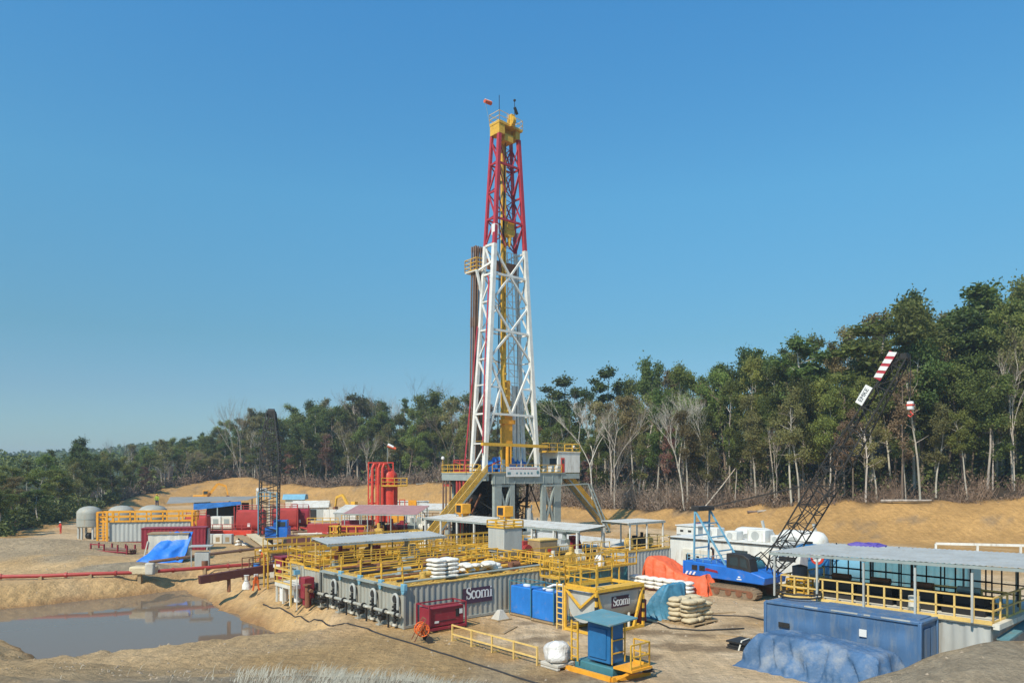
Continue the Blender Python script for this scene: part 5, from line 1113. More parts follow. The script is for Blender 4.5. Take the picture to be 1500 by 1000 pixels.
m = MB(); m.box(-1.6, -.1, .05, 9.7, 2.5, .45); m.build('skid', 'maroon', fc)
m = MB(); m.rail([(-1.4, -.1, 3.0), (10.2, -.1, 3.0), (10.2, 2.4, 3.0), (-1.4, 2.4, 3.0), (-1.4, -.1, 3.0)], 1.3, .17, bars=(.5, .98), step=1.9, kick=0); m.box(-1.4, -.14, 3.0, 10.2, 0, 3.22)
for x in (-1.3, -.2, 9.9):
    for y in (-.2, 2.4): m.bar((x, y, .3), (x, y, 4.2), .24)
for i in range(6): m.bar((-1.3, -.2, .7 + i*.4), (-.2, -.2, .7 + i*.4), .09)
m.build('rail_frame', 'orange_yellow', fc)
cx = thing('cream_cabin', 'weathered cream box cabin half under a bright blue sheet', 'cabin', at(217, 823), LR)
m = MB(); m.corr((0, 0), (3.9, 0), .1, 2.9, .9, .04); m.box(0, .06, .1, 3.9, 2.2, 2.88); m.build('wall', 'cream', cx); m = MB(); m.box(-.1, -.1, 2.9, 4.0, 2.3, 3.0); m.build('roof', 'wood', cx); m = MB(); m.bar((-.5, -.1, .1), (-.02, -.06, 2.2), .1); m.build('prop', 'cream', cx)
dc = thing('maroon_container', 'dark maroon steel container behind the cream cabin', 'container', at(207, 809), LR)
m = MB(); m.corr((0, 0), (7.0, 0), .1, 2.75, .4, .05); m.corr((7.0, 0), (7.0, 2.2), .1, 2.75, .4, .05); m.box(.06, .08, .1, 6.92, 2.2, 2.73); m.build('wall', 'maroon', dc); m = MB(); m.box(-.05, -.05, 2.75, 7.05, 2.25, 2.85); m.build('roof', 'maroon', dc); m = MB(); m.prism([(0, .1), (2.2, .1), (2.2, 2.6), (.9, 2.6)], 'x', 7.1, 7.2); m.build('end_flap', 'light_grey', dc)
b = MB(); n = 26; vs = []
A_, B_ = V((-1.0, -2.2, .1)), V((3.6, -1.8, .1)); C_, D2 = V((4.3, .5, 3.06)), V((2.0, .6, 3.06))
for j in range(n + 1):
    for i in range(n + 1):
        u, v = i/n, j/n; p = A_.lerp(B_, u).lerp(D2.lerp(C_, u), v); k = math.sin(math.pi*v)*.35
        p.z += -k*.6 + .12*N.noise(V((u*5, v*4, 1))); p.y += .16*math.sin(u*16 + v*3)*(1 - v)*.8 + .25*N.noise(V((u*3, v*3, 6))); p.x += .15*N.noise(V((u*4, v*4, 9))); vs.append(p)
b.add(vs, [(j*(n+1)+i, j*(n+1)+i+1, (j+1)*(n+1)+i+1, (j+1)*(n+1)+i) for j in range(n) for i in range(n)])
ts_ = b.build('tarpaulin', 'tarp_bright', smooth=70); ts_.location = cx.location; ts_.rotation_euler = (0, 0, LR); tag(ts_, 'bright blue plastic sheet hanging from the cream cabin roof to the ground', 'tarpaulin'); ts_.modifiers.new('th', 'SOLIDIFY').thickness = .02
bx = thing('grey_cabinet', 'small grey cabinet on the ground right of the bright blue sheet', 'cabinet', at(285, 832), LR); m = MB(); m.box(0, 0, .1, 1.3, .9, 1.5); m.build('body', 'light_grey', bx, .03); m = MB(); m.box(-.5, -.3, 2.1, 1.6, 1.2, 2.2); m.bar((-.3, 0, 0), (-.3, 0, 2.1), .1); m.bar((1.4, 0, 1.5), (1.4, 0, 2.1), .1); m.build('canopy', 'sheet_roof', bx)
for i in range(14):
    o = sack_mesh('sack', .9, .6, .35, 40 + i).build('scrap_bag', 'plastic_wrap' if i % 2 else 'sack', smooth=80); p = at(rnd.uniform(345, 372), 798 + rnd.random()*3); o.location = p + V((0, rnd.random()*2, rnd.choice([0, 0, .3]))); o.rotation_euler = (0, 0, rnd.uniform(0, 3)); tag(o, 'crumpled white bag in the loose heap at the foot of the dark lattice boom', 'bag', 'crumpled white bags heaped by the plank ramps')
# pipe rack, pipes and beams
pr = thing('pipe_rack', 'small rusty pipe rack on the ground in front of the maroon base', 'rack', at(133, 812), R(-24))
m = MB()
for x in (0, 2.2, 4.4, 5.9):
    for y in (0, 1): m.bar((x, y, 0), (x, y, 1.3), .14)
    m.bar((x, 0, .4), (x, 1, .4), .12)
m.bar((0, 0, .5), (5.9, 0, .5), .12); m.bar((0, 0, 1.2), (2.2, 0, 1.2), .12); m.build('frame', 'maroon', pr); m = MB()
for k in range(8): m.cyl((2.0, .1 + (k % 4)*.24, .55 + (k//4)*.2), (6.3, .1 + (k % 4)*.24, .55 + (k//4)*.2), .1, n=7)
m.build('rack_pipe', 'pipe_brown', pr)
def gpipe(name, label, pts, r_, mm, cat='pipe', sup=None):
    t = thing(name, label, cat, (0, 0, 0), 0)
    m = MB(); m.tube(pts, r_, 9)
    n = len(pts)
    for p, q in zip(pts, pts[1:]): c = V(p).lerp(V(q), .5); d = (V(q) - V(p)).normalized(); m.cyl(c - d*.1, c + d*.1, r_*1.4, n=9)
    m.build('pipe_run', mm, t)
    for p in (pts if sup else []):
        k = MB(); p = V(p); g = H(p.x, p.y); k.box(p.x - .15, p.y - .15, g - .1, p.x + .15, p.y + .15, p.z); k.build('support', sup, t)
    return t
gpipe('flow_pipe', 'long red pipe lying along the far rim of the muddy pond', [at(-260, 848, .3), at(-60, 845, .35), at(60, 843, .3), at(133, 840, .35), at(205, 838, .3), at(300, 831, .35), at(367, 826, .4)], .17, 'red', sup='wood')
for l_, a_, b_, mm_ in (('long rusty pipe lying across the yard beyond the dark purple girder', (428, 779, .3), (560, 774, .3), 'pipe_brown'), ('long cream pipe lying across the yard beyond the dark purple girder', (436, 782, .3), (545, 779, .3), 'cream'), ('red pipe running from the red row towards the yellow cage', (440, 772, .5), (500, 786, .4), 'red')):
    gpipe('yard_pipe', l_, [at(*a_), V(at(*a_)).lerp(at(*b_), .5), at(*b_)], .15, mm_, sup='wood')
gpipe('grey_brown_pipe', 'raised brown pipe crossing in front of the bright blue sheet', [at(218, 823, .7), at(300, 812, 1.1), at(400, 800, 1.3), at(425, 797, 1.4)], .16, 'pipe_brown', sup='steel_grey')
gb = MB(); p, q = at(292, 849, .9), at(428, 826, 1.5); gb.bar(p, q, .5, .62)
for k in range(1, 12): c = p.lerp(q, k/12); gb.bar(c - V((.02, 0, .33)), c + V((.02, 0, -.33)) + V((0, 0, .66)), .54, .06)
bmm = gb.build('beam_body', 'beam_brown'); bt = thing('steel_beam', 'dark brown steel beam jutting out over the corner of the pond', 'beam', (0, 0, 0), 0); bmm.parent = bt
m = MB(); c = p.lerp(q, .8); m.box(c.x, c.y - .42, c.z + .05, c.x + .8, c.y - .36, c.z + .3); m.build('white_mark', 'sign_white', bt)
for k in (.3, .6, .92): m = MB(); c = p.lerp(q, k); m.bar((c.x, c.y, -.3), (c.x, c.y, c.z - .3), .22); m.build('support', 'rusty', bt)
gb = MB(); p, q = at(425, 789, 1.6), at(520, 806, 2.0); gb.bar(p, q, .8, 1.0); t = thing('steel_beam', 'dark purple brown girder lying between the left crane and the tin awning', 'beam', (0, 0, 0), 0); gb.build('beam_body', 'beam_brown', t)
for k in (.1, .9): m = MB(); c = p.lerp(q, k); m.bar((c.x, c.y, 0), (c.x, c.y, c.z - .4), .3); m.build('support', 'rusty', t)
for lab, a, b_, c in (('long tan plank ramp leaning beside the left crane', (350, 784, 1.2), (388, 804, .4), 1.0), ('pale canvas covered ramp leaning beside the left crane', (368, 782, 1.5), (398, 803, .6), 1.2)):
    t = thing('plank_ramp', lab, 'ramp', (0, 0, 0), 0); m = MB(); m.bar(at(*a), at(*b_), c, .14); m.build('ramp_deck', 'sack_tan' if 'canvas' in lab else 'wood', t); m = MB(); p = at(*a); m.bar((p.x, p.y, 0), (p.x, p.y, p.z), .2); m.bar(p, at(*b_) - V((0, 0, .2)), .3, .1); m.build('support', 'dark', t)
cbk = thing('rubble_block', 'broken pale block under the red pipe at the pond rim', 'block', at(188, 842, .1), 0); m = MB(); m.box(0, 0, 0, 2.2, 1.2, .75); m.build('block', 'sack_tan', cbk, .15); m = MB(); m.box(1.5, -.1, 0, 2.3, .4, 1.1); m.build('chunk', 'concrete', cbk, .12)
bgs = thing('small_white_bag', 'white bag tied to a post at the corner of the pond bank', 'bag', at(361, 864)); m = MB(); m.lathe([(.1, 0), (.36, .1), (.33, .45), (.16, .75), (.12, 1.0), (.22, 1.2)], (0, 0, 0), 10); m.build('bag_body', 'sack', bgs); m = MB(); m.lathe([(.17, .72), (.17, .8)], (0, 0, 0), 8); m.build('tie', 'ink', bgs)
ob = thing('orange_marker', 'orange two legged marker stand next to the small white bag', 'marker', at(375, 864)); m = MB(); m.bar((-.25, 0, 0), (-.05, 0, 1.2), .1); m.bar((.25, 0, 0), (.05, 0, 1.2), .1); m.box(-.25, -.03, .55, .25, .03, .8); m.build('stand', 'orange_vest', ob); m = MB(); m.box(-.15, -.05, 1.1, .15, .05, 1.3); m.build('cap', 'sign_white', ob)
walkway('rusty railed bridge behind the orange marker stand', (at(365, 850, 0), at(440, 838, 0)), .8, m='rusty')

def drum(lab, loc, mm, rz=0):
    t = thing('oil_drum', lab, 'drum', loc, rz); m = MB(); m.cyl((0, 0, 0), (0, 0, .88), .29, n=16); m.build('body', mm, t)
    for z in (.28, .58): m = MB(); m.lathe([(.3, z), (.31, z + .02), (.3, z + .04)], (0, 0, 0), 16); m.build('rib', mm, t)
    m = MB(); m.lathe([(.27, .882), (.27, .9)], (0, 0, 0), 14); m.build('lid', 'steel_grey', t)
for lab, px, py, mm in (('blue drum among the clutter by the brown beam, nearest the worker', 404, 833, 'blue'), ('rusty drum among the clutter by the brown beam', 398, 836, 'rusty'), ('white drum at the foot of the pale ramp', 404, 806, 'white'), ('dark blue drum standing at the left crane tracks', 424, 801, 'cabin_blue'), ('maroon drum beside the yellow cage', 472, 793, 'maroon'), ('white drum before the red skid tanks', 512, 796, 'white'), ('rusty drum in front of the small grey cabinet', 300, 834, 'rusty'), ('blue drum on the pond side of the dark brown beam clutter', 376, 838, 'blue')):
    drum(lab, at(px, py), mm)
def spool(lab, loc, rz, mm):
    t = thing('cable_spool', lab, 'spool', loc, rz); m = MB(); m.cyl((0, -.35, .55), (0, .35, .55), .3, n=14); m.build('wound_cable', 'dark', t)
    for y in (-.38, .34): m = MB(); m.cyl((0, y, .55), (0, y + .04, .55), .55, n=18); m.build('flange', mm, t)
spool('wooden cable spool near the plank ramps', at(414, 812), .4, 'wood')
t = thing('rail_stand', 'square yellow railed stand just left of the bending worker', 'stand', at(374, 831), R(20)); m = MB(); m.rail([(0, 0, 0), (1.3, 0, 0), (1.3, 1.2, 0), (0, 1.2, 0), (0, 0, 0)], 1.7, .1, bars=(.3, .65, 1), step=.7); m.build('handrail', 'yellow', t); m = MB(); m.box(.05, .05, .2, 1.25, 1.15, .28); m.build('floor_plate', 'deck_yellow', t)
for lab, px, py, mm in (('low orange brown crate in the clutter left of the shaker skid', 418, 842, 'rusty'), ('pale crate in the clutter left of the shaker skid', 408, 846, 'cream'), ('dark purple bundle in the clutter behind the brown beam', 410, 822, 'beam_brown')):
    t = thing('parts_crate', lab, 'crate', at(px, py), rnd.uniform(-.4, .4)); m = MB(); m.box(-.7, -.5, .1, .7, .5, .8); m.build('body', mm, t, .04); m = MB(); m.box(-.75, -.55, .0, .75, .55, .098); m.build('pallet', 'wood', t); m = MB(); m.box(-.72, -.52, .802, .72, .52, .86); m.build('lid', mm, t)
# left crane with near upright lattice boom
lc = thing('lattice_crane', 'small blue crane with an almost upright dark lattice boom', 'crane', at(407, 797), R(8))
m = MB(); m.box(-1.4, -1.2, .9, 1.4, 1.6, 2.3); m.box(-.4, -1.0, 2.3, 1.3, .6, 3.2); m.build('body', 'crane_blue', lc, .06); m = MB(); m.box(-1.6, -1.4, 0, -.9, 1.8, .85); m.box(.9, -1.4, 0, 1.6, 1.8, .85); m.build('track', 'dark', lc, .1); m = MB(); m.box(.1, -1.04, 2.4, 1.1, -1.003, 3.0); m.build('window', 'glass', lc)
m = MB()
zb, zt = 1.2, 17.2
def lq(z, sx, sy):
    w = 1.15 if 4 < z < 12 else (1.15 - .0*z if z <= 4 else 1.15 - (z - 12)*.13); return V((-1.05 + sx*w, -.6 + sy*.8 + (z - zb)*.12, z))
for sx in (-1, 1):
    for sy in (-1, 1):
        m.bar(lq(zb, sx, sy), lq(12, sx, sy), .14); m.bar(lq(12, sx, sy), lq(zt, sx, sy), .14)
k = 22
for i in range(k):
    a, b_ = zb + (zt - zb)*i/k, zb + (zt - zb)*(i+1)/k; s_ = 1 if i % 2 else -1
    for sy in (-1, 1): m.bar(lq(a, s_, sy), lq(b_, -s_, sy), .08); m.bar(lq(a, -1, sy), lq(a, 1, sy), .07)
    for sx in (-1, 1): m.bar(lq(a, sx, s_), lq(b_, sx, -s_), .08)
m.box(-1.5, .6, 16.6, -.5, 1.8, 17.4); m.cyl((-1.4, 1.0, 17.3), (-.6, 1.0, 17.3), .4, n=12); m.build('boom', 'dark', lc)
m = MB(); 
for sx in (-.4, .4): m.bar((-1.05 + sx, .2, 3), (-1.05 + sx, 1.2, 17), .05); m.bar((-1.05 + sx*.5, -.8, 6), (-1.05 + sx*.5, .6, 17), .05)
m.build('hoist_line', 'dark', lc); m = MB(); m.rail([(-2.2, -1.4, 5.9), (.1, -1.4, 5.9)], .9, .07, step=.8, kick=0); m.bar((-2.2, -1.4, 1), (-2.2, -1.4, 6.8), .1); m.bar((.1, -1.4, 1), (.1, -1.4, 6.8), .1); m.build('access_frame', 'light_blue', lc)

# red tanks and sheds
def redtank(lab, px, py, Y, L, Hh, rz, mm='red'):
    x = (px - 750)/F*Y; t = thing('cement_tank', lab, 'tank', (x, Y, 0), rz)
    m = MB(); pf = [(-1.1, .9), (-.7, .55), (.7, .55), (1.1, .9), (1.25, 1.6), (1.1, Hh - .3), (.7, Hh), (-.7, Hh), (-1.1, Hh - .3), (-1.25, 1.6)]; m.prism(pf, 'x', 0, L); m.build('body', mm, t, .15)
    m = MB()
    for xx in (.4, L - .4): m.box(xx - .2, -1, 0, xx + .2, 1, .7)
    m.bar((0, -1.2, .4), (L, -1.2, .4), .3); m.build('skid', mm, t)
    m = MB(); m.rail([(.1, -.6, Hh), (L - .1, -.6, Hh)], .7, .08, kick=0, step=1.0); m.bar((-.1, -1.3, 0), (-.1, -1.3, Hh + .5), .12); m.bar((L + .1, -1.3, 0), (L + .1, -1.3, Hh + .5), .12); m.build('cage', mm, t)
    m = MB(); m.box(L*.5 - .2, -1.29, 1.2, L*.5 + .2, -1.262, 1.7); m.build('number_plate', 'sign_white', t)
redtank('big red rounded tank left of the dark lattice boom', 348, 780, 112, 4.0, 3.7, R(4))
redtank('big red rounded tank right of the dark lattice boom', 400, 777, 119, 4.0, 3.6, R(6))
redtank('smaller dull red caged tank at the end of the red row', 428, 776, 121, 2.8, 3.4, R(6), 'maroon')
redtank('low red pump tank beside the orange yellow frame end', 274, 785, 106, 3.0, 3.2, R(4))
bs_ = thing('open_shed', 'open shed with a wide grey roof and blue hanging valance', 'shed', ((283-750)/F*118, 118, 0), R(3))
m = MB(); m.sheet([(-4.0, -.5, 4.35), (8.6, -.5, 4.9), (8.6, 6, 5.3), (-6, 6, 5.2)]); m.build('roof_sheet', 'dull_roof', bs_); m = MB(); m.prism([(.2, 3.3), (7.6, 4.2), (7.6, 4.75), (.2, 4.35)], 'y', -.42, -.36); m.build('valance', 'tarp_blue', bs_)
for x in (.3, 3.9, 7.6): m = MB(); m.bar((x, -.3, 0), (x, -.3, 4.5), .16); m.bar((x, 5.6, 0), (x, 5.6, 4.9), .16); m.build('post', 'steel_grey', bs_)
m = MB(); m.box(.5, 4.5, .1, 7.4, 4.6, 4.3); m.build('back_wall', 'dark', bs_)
for i, (lab, px, mm) in enumerate((('white machine cabinet under the open shed, on the left', 318, 'white'), ('white machine cabinet under the open shed, on the right', 334, 'cream'))):
    t = thing('machine_cabinet', lab, 'cabinet', ((px-750)/F*117, 117, 0), 0); m = MB(); m.box(-.8, -.6, .5, .8, .6, 2.4); m.build('body', mm, t, .04); m = MB(); m.box(-.4, -.63, 1.2, .4, -.603, 2.0); m.build('panel', 'steel_grey', t)
rsd = thing('red_skid', 'long low red skid base in front of the open shed', 'skid', at(283, 785), R(3)); m = MB(); m.box(0, 0, .1, 8.4, 1.6, .8); m.build('base', 'bright_red', rsd, .05); m = MB(); m.rail([(0, 0, .8), (8.4, 0, .8)], .9, .09, kick=0); m.build('handrail', 'red', rsd)
gpal = [('grey crate stacked on the pallets left of the plank ramps', 306), ('pale crate on the pallets in front of the red skid', 320), ('grey crate on the pallets nearest the plank ramps', 334)]
for lab, px in gpal:
    t = thing('pallet_crate', lab, 'crate', at(px, 797), R(5)); m = MB(); m.box(-.55, -.5, .15, .6, .5, 1.35); m.build('body', 'light_grey' if 'grey' in lab else 'cream', t, .04); m = MB(); m.box(-.6, -.55, 0, .65, .55, .14); m.box(-.2, -.52, .4, .3, -.504, 1.0); m.build('pallet', 'wood', t)
fl = thing('floodlight_frame', 'white floodlight frame with round lamps behind the dark lattice boom', 'floodlight', ((376-750)/F*130, 130, 0), 0)
m = MB(); m.bar((0, 0, 0), (0, 0, 6), .14); m.bar((2.2, 0, 0), (2.2, 0, 6), .14); m.bar((0, 0, 6), (2.2, 0, 6), .14); m.build('frame', 'white', fl); m = MB()
for i in range(3): m.cyl((.2 + i*.7, -.1, 6.3), (.2 + i*.7, .15, 6.3), .3, n=12)
m.build('lamp', 'sign_white', fl)
# red scrubber tower
rt = thing('scrubber_tower', 'tall bright red cylinder tower in a red ladder frame with a yellow platform', 'tower', ((562-750)/F*128, 128, 0), R(10))
m = MB(); m.lathe([(1.1, .6), (1.5, .9), (1.5, 8.3), (1.35, 9.1), (.9, 9.7), (.35, 10.0), (.05, 10.05)], (.9, 0, 0), 22); m.build('vessel', 'bright_red', rt)
m = MB()
for x in (-2.6, -1.3, 1.6):
    for y in (-1.5, 1.5): m.bar((x, y, 0), (x, y, 11.0), .17)
for z in (11.0, 7.6, 4, 1):
    for y in (-1.5, 1.5): m.bar((-2.6, y, z), (1.6 if z > 10 else -1.3, y, z), .15)
    m.bar((-2.6, -1.5, z), (-2.6, 1.5, z), .15)
m.bar((1.6, -1.5, 11), (1.6, 1.5, 11), .15); m.bar((-2.6, -1.5, 4), (-1.3, -1.5, 7.6), .12); m.bar((-2.6, -1.5, 7.6), (-1.3, -1.5, 11), .12)
m.bar((2.7, -1, 0), (2.7, -1, 4.6), .17); m.bar((3.6, -1, 0), (3.6, -1, 4.6), .17); m.bar((2.7, -1, 4.6), (3.6, -1, 4.6), .17); m.build('frame', 'bright_red', rt)
m = MB()
for x in (-1.9, -.9, -.2): m.tube([(x, -1.7, 0), (x, -1.7, 10), (x + .25, -1.6, 10.7), (x + .8, -1.2, 10.7), (x + 1.1, -1, 9.8)], .24, 8)
for i in range(22): m.bar((-1.3, -1.55, .6 + i*.45), (-.9, -1.55, .6 + i*.45), .07)
m.build('riser_pipe', 'bright_red', rt)
m = MB(); m.box(-.4, -2.0, 6.9, 4.0, -1.2, 7.05); m.box(2.2, -2, 6.9, 4.0, 1.8, 7.05); m.rail([(-.4, -2, 7.05), (4.0, -2, 7.05), (4.0, 1.8, 7.05)], 1.3, .1, step=1.0); m.build('platform', 'yellow', rt)
m = MB(); m.box(1.2, -2.0, .8, 3.4, -1.4, 2.2); m.build('yellow_box', 'orange_yellow', rt)
ws2 = thing('windsock', 'orange and white windsock beside the red scrubber tower', 'windsock', ((566-750)/F*128, 128, 0), 0)
m = MB(); m.bar((0, 1, 0), (0, 1, 14.0), .08); m.build('pole', 'steel_grey', ws2); m = MB(); m.cyl((.1, 1, 14.0), (1.5, 1, 13.4), .36, .22, n=10); m.build('sock', 'tarp_orange', ws2); m = MB(); m.cyl((.1, .9, 14.12), (1.1, .9, 13.7), .3, .2, n=10); m.build('white_band', 'sign_white', ws2)
for lab, px, py, L, Hh, mm in (('red open topped skid tank with yellow rails near the pink awning, on the left', 497, 790, 3.4, 2.0, 'red'), ('red open topped skid tank with yellow rails near the pink awning, on the right', 533, 789, 2.6, 1.7, 'red')):
    t = thing('skid_tank', lab, 'tank', at(px, py), R(2)); m = MB(); m.box(0, 0, .1, L, 2, Hh); m.build('body', mm, t, .05); m = MB(); m.rail([(-.2, -.3, 0), (L + .2, -.3, 0)], 1.9, .12, kick=0, step=1.2); m.build('handrail', 'yellow', t)
yc = thing('yellow_cage', 'yellow tubular cage standing left of the red skid tanks', 'cage', at(482, 792), 0); m = MB(); m.rail([(0, 0, 0), (1.3, 0, 0), (1.3, 1.3, 0), (0, 1.3, 0), (0, 0, 0)], 2.0, .13, step=.65, bars=(.3, .6, 1)); m.build('bars', 'yellow', yc); m = MB(); m.box(0, 0, .02, 1.3, 1.3, .1); m.build('floor_plate', 'deck_yellow', yc)
whs = thing('white_shed', 'small white gabled shed beyond the red tanks', 'shed', ((430-750)/F*142, 142, 0), R(8))
m = MB(); m.box(0, 0, 0, 6.2, 4, 2.6); m.build('wall', 'white', whs); m = MB(); m.prism([(-.4, 2.55), (4.4, 2.55), (2.0, 3.8)], 'x', -.4, 6.6); m.build('roof', 'sheet_white', whs); m = MB(); m.box(2.8, -.05, .1, 5.2, -.004, 2.1); m.build('doorway', 'dark', whs)
wf = thing('white_fence', 'low white panel fence beyond the tin awning on the left', 'fence', ((464-750)/F*138, 138, 0), R(3))
for i in range(6): m = MB(); m.box(i*1.2, 0, .3, i*1.2 + 1.15, .08, 2.4); m.build('panel', 'white' if i % 3 else 'light_grey', wf)
m = MB()
for i in range(7): m.bar((i*1.2 - .02, .1, 0), (i*1.2 - .02, .1, 2.5), .1)
m.build('fence_post', 'steel_grey', wf)
brs = thing('blue_roof_shed', 'little shed with a light blue roof behind the dark lattice boom', 'shed', ((418-750)/F*160, 160, 0), R(3)); m = MB(); m.box(0, 0, 0, 3.6, 3, 3.4); m.build('wall', 'cream', brs); m = MB(); m.prism([(-.4, 3.4), (3.4, 3.4), (2.6, 4.5), (.6, 4.5)], 'x', -.6, 4.2); m.build('roof', 'light_blue', brs)
wsh = thing('white_container', 'long white container beyond the pink awning', 'container', ((578-750)/F*136, 136, 0), R(4)); m = MB(); m.corr((0, 0), (6.2, 0), .1, 3.9, .4, .04); m.box(.04, .08, .1, 6.2, 2.4, 3.88); m.build('wall', 'white', wsh); m = MB(); m.box(-.1, -.1, 3.9, 6.3, 2.5, 4.0); m.build('roof', 'white', wsh); m = MB(); m.box(2.5, -.2, 3.1, 4.0, -.01, 4.2); m.build('yellow_panel', 'orange_yellow', wsh)

# machines on the bank
def excavator(lab, loc, rz, s=1.0, mm='orange_yellow'):
    t = thing('excavator', lab, 'excavator', loc, rz); t.scale = (s, s, s)
    for y in (-1.3, .7): m = MB(); m.prism([(-1.9, .4), (-1.6, .8), (1.6, .8), (1.9, .4), (1.6, 0), (-1.6, 0)], 'y', y, y + .6); m.build('track', 'dark', t)
    m = MB(); m.box(-1.9, -1.2, 1.0, 1.2, 1.2, 2.0); m.build('body', mm, t, .1); m = MB(); m.box(.2, -1.2, 2.0, 1.4, -.1, 3.1); cbb = m.build('cab', mm, t, .06); m = MB(); m.box(.35, -1.23, 2.2, 1.25, -1.204, 2.9); m.build('window', 'glass', cbb)
    m = MB(); m.bar((1.2, .4, 1.6), (3.4, .4, 4.6), .4, .6); m.bar((3.4, .4, 4.6), (5.2, .4, 4.0), .38, .5); m.build('boom', mm, t); m = MB(); m.bar((5.2, .4, 4.1), (5.6, .4, 1.9), .3, .4); m.build('stick', mm, t); m = MB(); m.prism([(5.3, 1.9), (6.0, 1.7), (5.9, .9), (5.2, .8)], 'y', -.1, .9); m.build('bucket', 'rusty', t)
p = V(((296-750)/F*215, 215, 0)); p.z = H(p.x, p.y); excavator('orange yellow excavator working on the bare bank at the left', p, R(20), 1.25)
p = V(((520-750)/F*160, 160, 0)); p.z = H(p.x, p.y); excavator('small yellow excavator behind the white panel fence', p, R(150), .95, 'yellow')

# ------------------------------------------------------------------ people
def person(label, loc, rz, suit, helmet, bend=0.0, arm=.25, lower=None):
    t = thing('person', label, 'person', loc, rz)
    vs, es, rr = [], [], []
    def node(p, r, par=None):
        vs.append(tuple(p)); rr.append(r)
        if par is not None: es.append((par, len(vs) - 1))
        return len(vs) - 1
    def B(x, y, z):      # bend the trunk forward at the hip
        z0 = .92; dz = z - z0; return (x, y*math.cos(bend) - dz*math.sin(bend), z0 + dz*math.cos(bend) + y*math.sin(bend)) if z > z0 else (x, y, z)
    hip = node((0, 0, .92), .15); ab = node(B(0, 0, 1.1), .15, hip); ch = node(B(0, 0, 1.33), .17, ab); nk = node(B(0, 0, 1.5), .06, ch); hd = node(B(0, -.01, 1.62), .095, nk); node(B(0, -.01, 1.73), .075, hd)
    for s in (-1, 1):
        a = node((s*.1, 0, .86), .11, hip); k = node((s*.13, -.03, .47), .075, a); f = node((s*.14, .02, .09), .05, k); node((s*.15, -.15, .04), .045, f)
        sh_ = node(B(s*.2, 0, 1.42), .075, ch); el = node(B(s*.28, -.05 - arm*.2, 1.15), .052, sh_); wr = node(B(s*.27, -.12 - arm*.9, .98 + arm*.3), .036, el); hn = node(B(s*.27, -.15 - arm*1.0, .91 + arm*.33), .036, wr)
        q = V(vs[hn]); w = V(vs[wr]); d = (q - w).normalized(); sd_ = V((1, 0, 0))
        for kf in range(4): b1 = q + sd_*(kf - 1.5)*.022; f1 = node(b1 + d*(.05 + .008*(kf % 3)), .010, hn); node(V(vs[f1]) + d*.035 + V((0, .012, 0)), .008, f1)
        th = node(q - d*.02 - sd_*s*.045 + d*.03, .011, hn); node(V(vs[th]) + d*.03, .009, th)
    me = bpy.data.meshes.new('body'); me.from_pydata(vs, es, []); me.update(); o = bpy.data.objects.new('body', me); COL.objects.link(o); o.parent = t; me.materials.append(MATS[suit])
    sk_ = o.modifiers.new('skin', 'SKIN'); lay = me.skin_vertices[0].data
    for i, r_ in enumerate(rr): lay[i].radius = (r_, r_); lay[i].use_root = (i == 0)
    s_ = o.modifiers.new('sub', 'SUBSURF'); s_.levels = 1; s_.render_levels = 1
    c = V(B(0, -.015, 1.66)); m = MB(); m.lathe([(.03, -.13), (.075, -.09), (.1, -.02), (.098, .06), (.06, .12), (.01, .14)], c, 12); m.box(c.x - .018, c.y - .125, c.z - .03, c.x + .018, c.y - .09, c.z + .03); m.build('head', 'skin', t)
    m = MB(); m.box(c.x - .05, c.y - .103, c.z + .02, c.x - .02, c.y - .094, c.z + .035); m.box(c.x + .02, c.y - .103, c.z + .02, c.x + .05, c.y - .094, c.z + .035); m.build('eyes', 'ink', t)
    m = MB(); m.lathe([(.15, .05), (.13, .06), (.125, .11), (.09, .17), (.02, .195)], c, 14); m.build('helmet', helmet, t)
    if lower:
        m = MB()
        for s in (-1, 1): m.cyl((s*.1, 0, .9), (s*.13, -.03, .47), .125, .095, n=10); m.cyl((s*.13, -.03, .47), (s*.14, .02, .1), .095, .075, n=10)
        m.build('trousers', lower, t)
    return t
person('person in an orange red coverall and white helmet bending by the brown beam', at(388, 830, .3), R(-60), 'orange_vest', 'sign_white', .6, .6)
person('person in a red coverall standing at the edge of the dark trees on the left', at(89, 781), R(-30), 'coverall_red', 'sign_white', .1, .3)
person('person in a lime vest standing on a grey roof next to the silo tanks', ((231-750)/F*111, 110.8, 4.30), R(20), 'vest_lime', 'yellow', .15, .4, 'trousers')
# ------------------------------------------------------------------ vegetation
def leafq(b, c, s, r, up=.5):      # one leaf spray: a bent quad pair
    n = V((r.gauss(0, 1), r.gauss(0, 1), r.gauss(up, 1))).normalized()
    x = n.orthogonal().normalized(); x = (x*math.cos(r.random()*6.28) + n.cross(x)*math.sin(r.random()*6.28)); x -= n*x.dot(n); x.normalize(); y = n.cross(x)
    s2 = s*(.5 + r.random()*.5); w = s2*(.45 + r.random()*.3)
    k = len(b.v); m_ = c + n*s2*.18
    b.v += [tuple(c - x*s2 - y*w*.3), tuple(m_ - y*w), tuple(c + x*s2 + y*w*.2), tuple(m_ + y*w)]
    b.f.append((k, k+1, k+2, k+3))

def limb(b, p, d, L, r0, r1, r, n=4, sides=5, wob=.25, droop=0):
    pts = [V(p)]; d = V(d).normalized()
    for i in range(n):
        d = (d + V((r.gauss(0, wob), r.gauss(0, wob), r.gauss(0, wob*.6) - droop))*.5).normalized(); pts.append(pts[-1] + d*L/n)
    b.tube(pts, r0, sides, r1); return pts, d

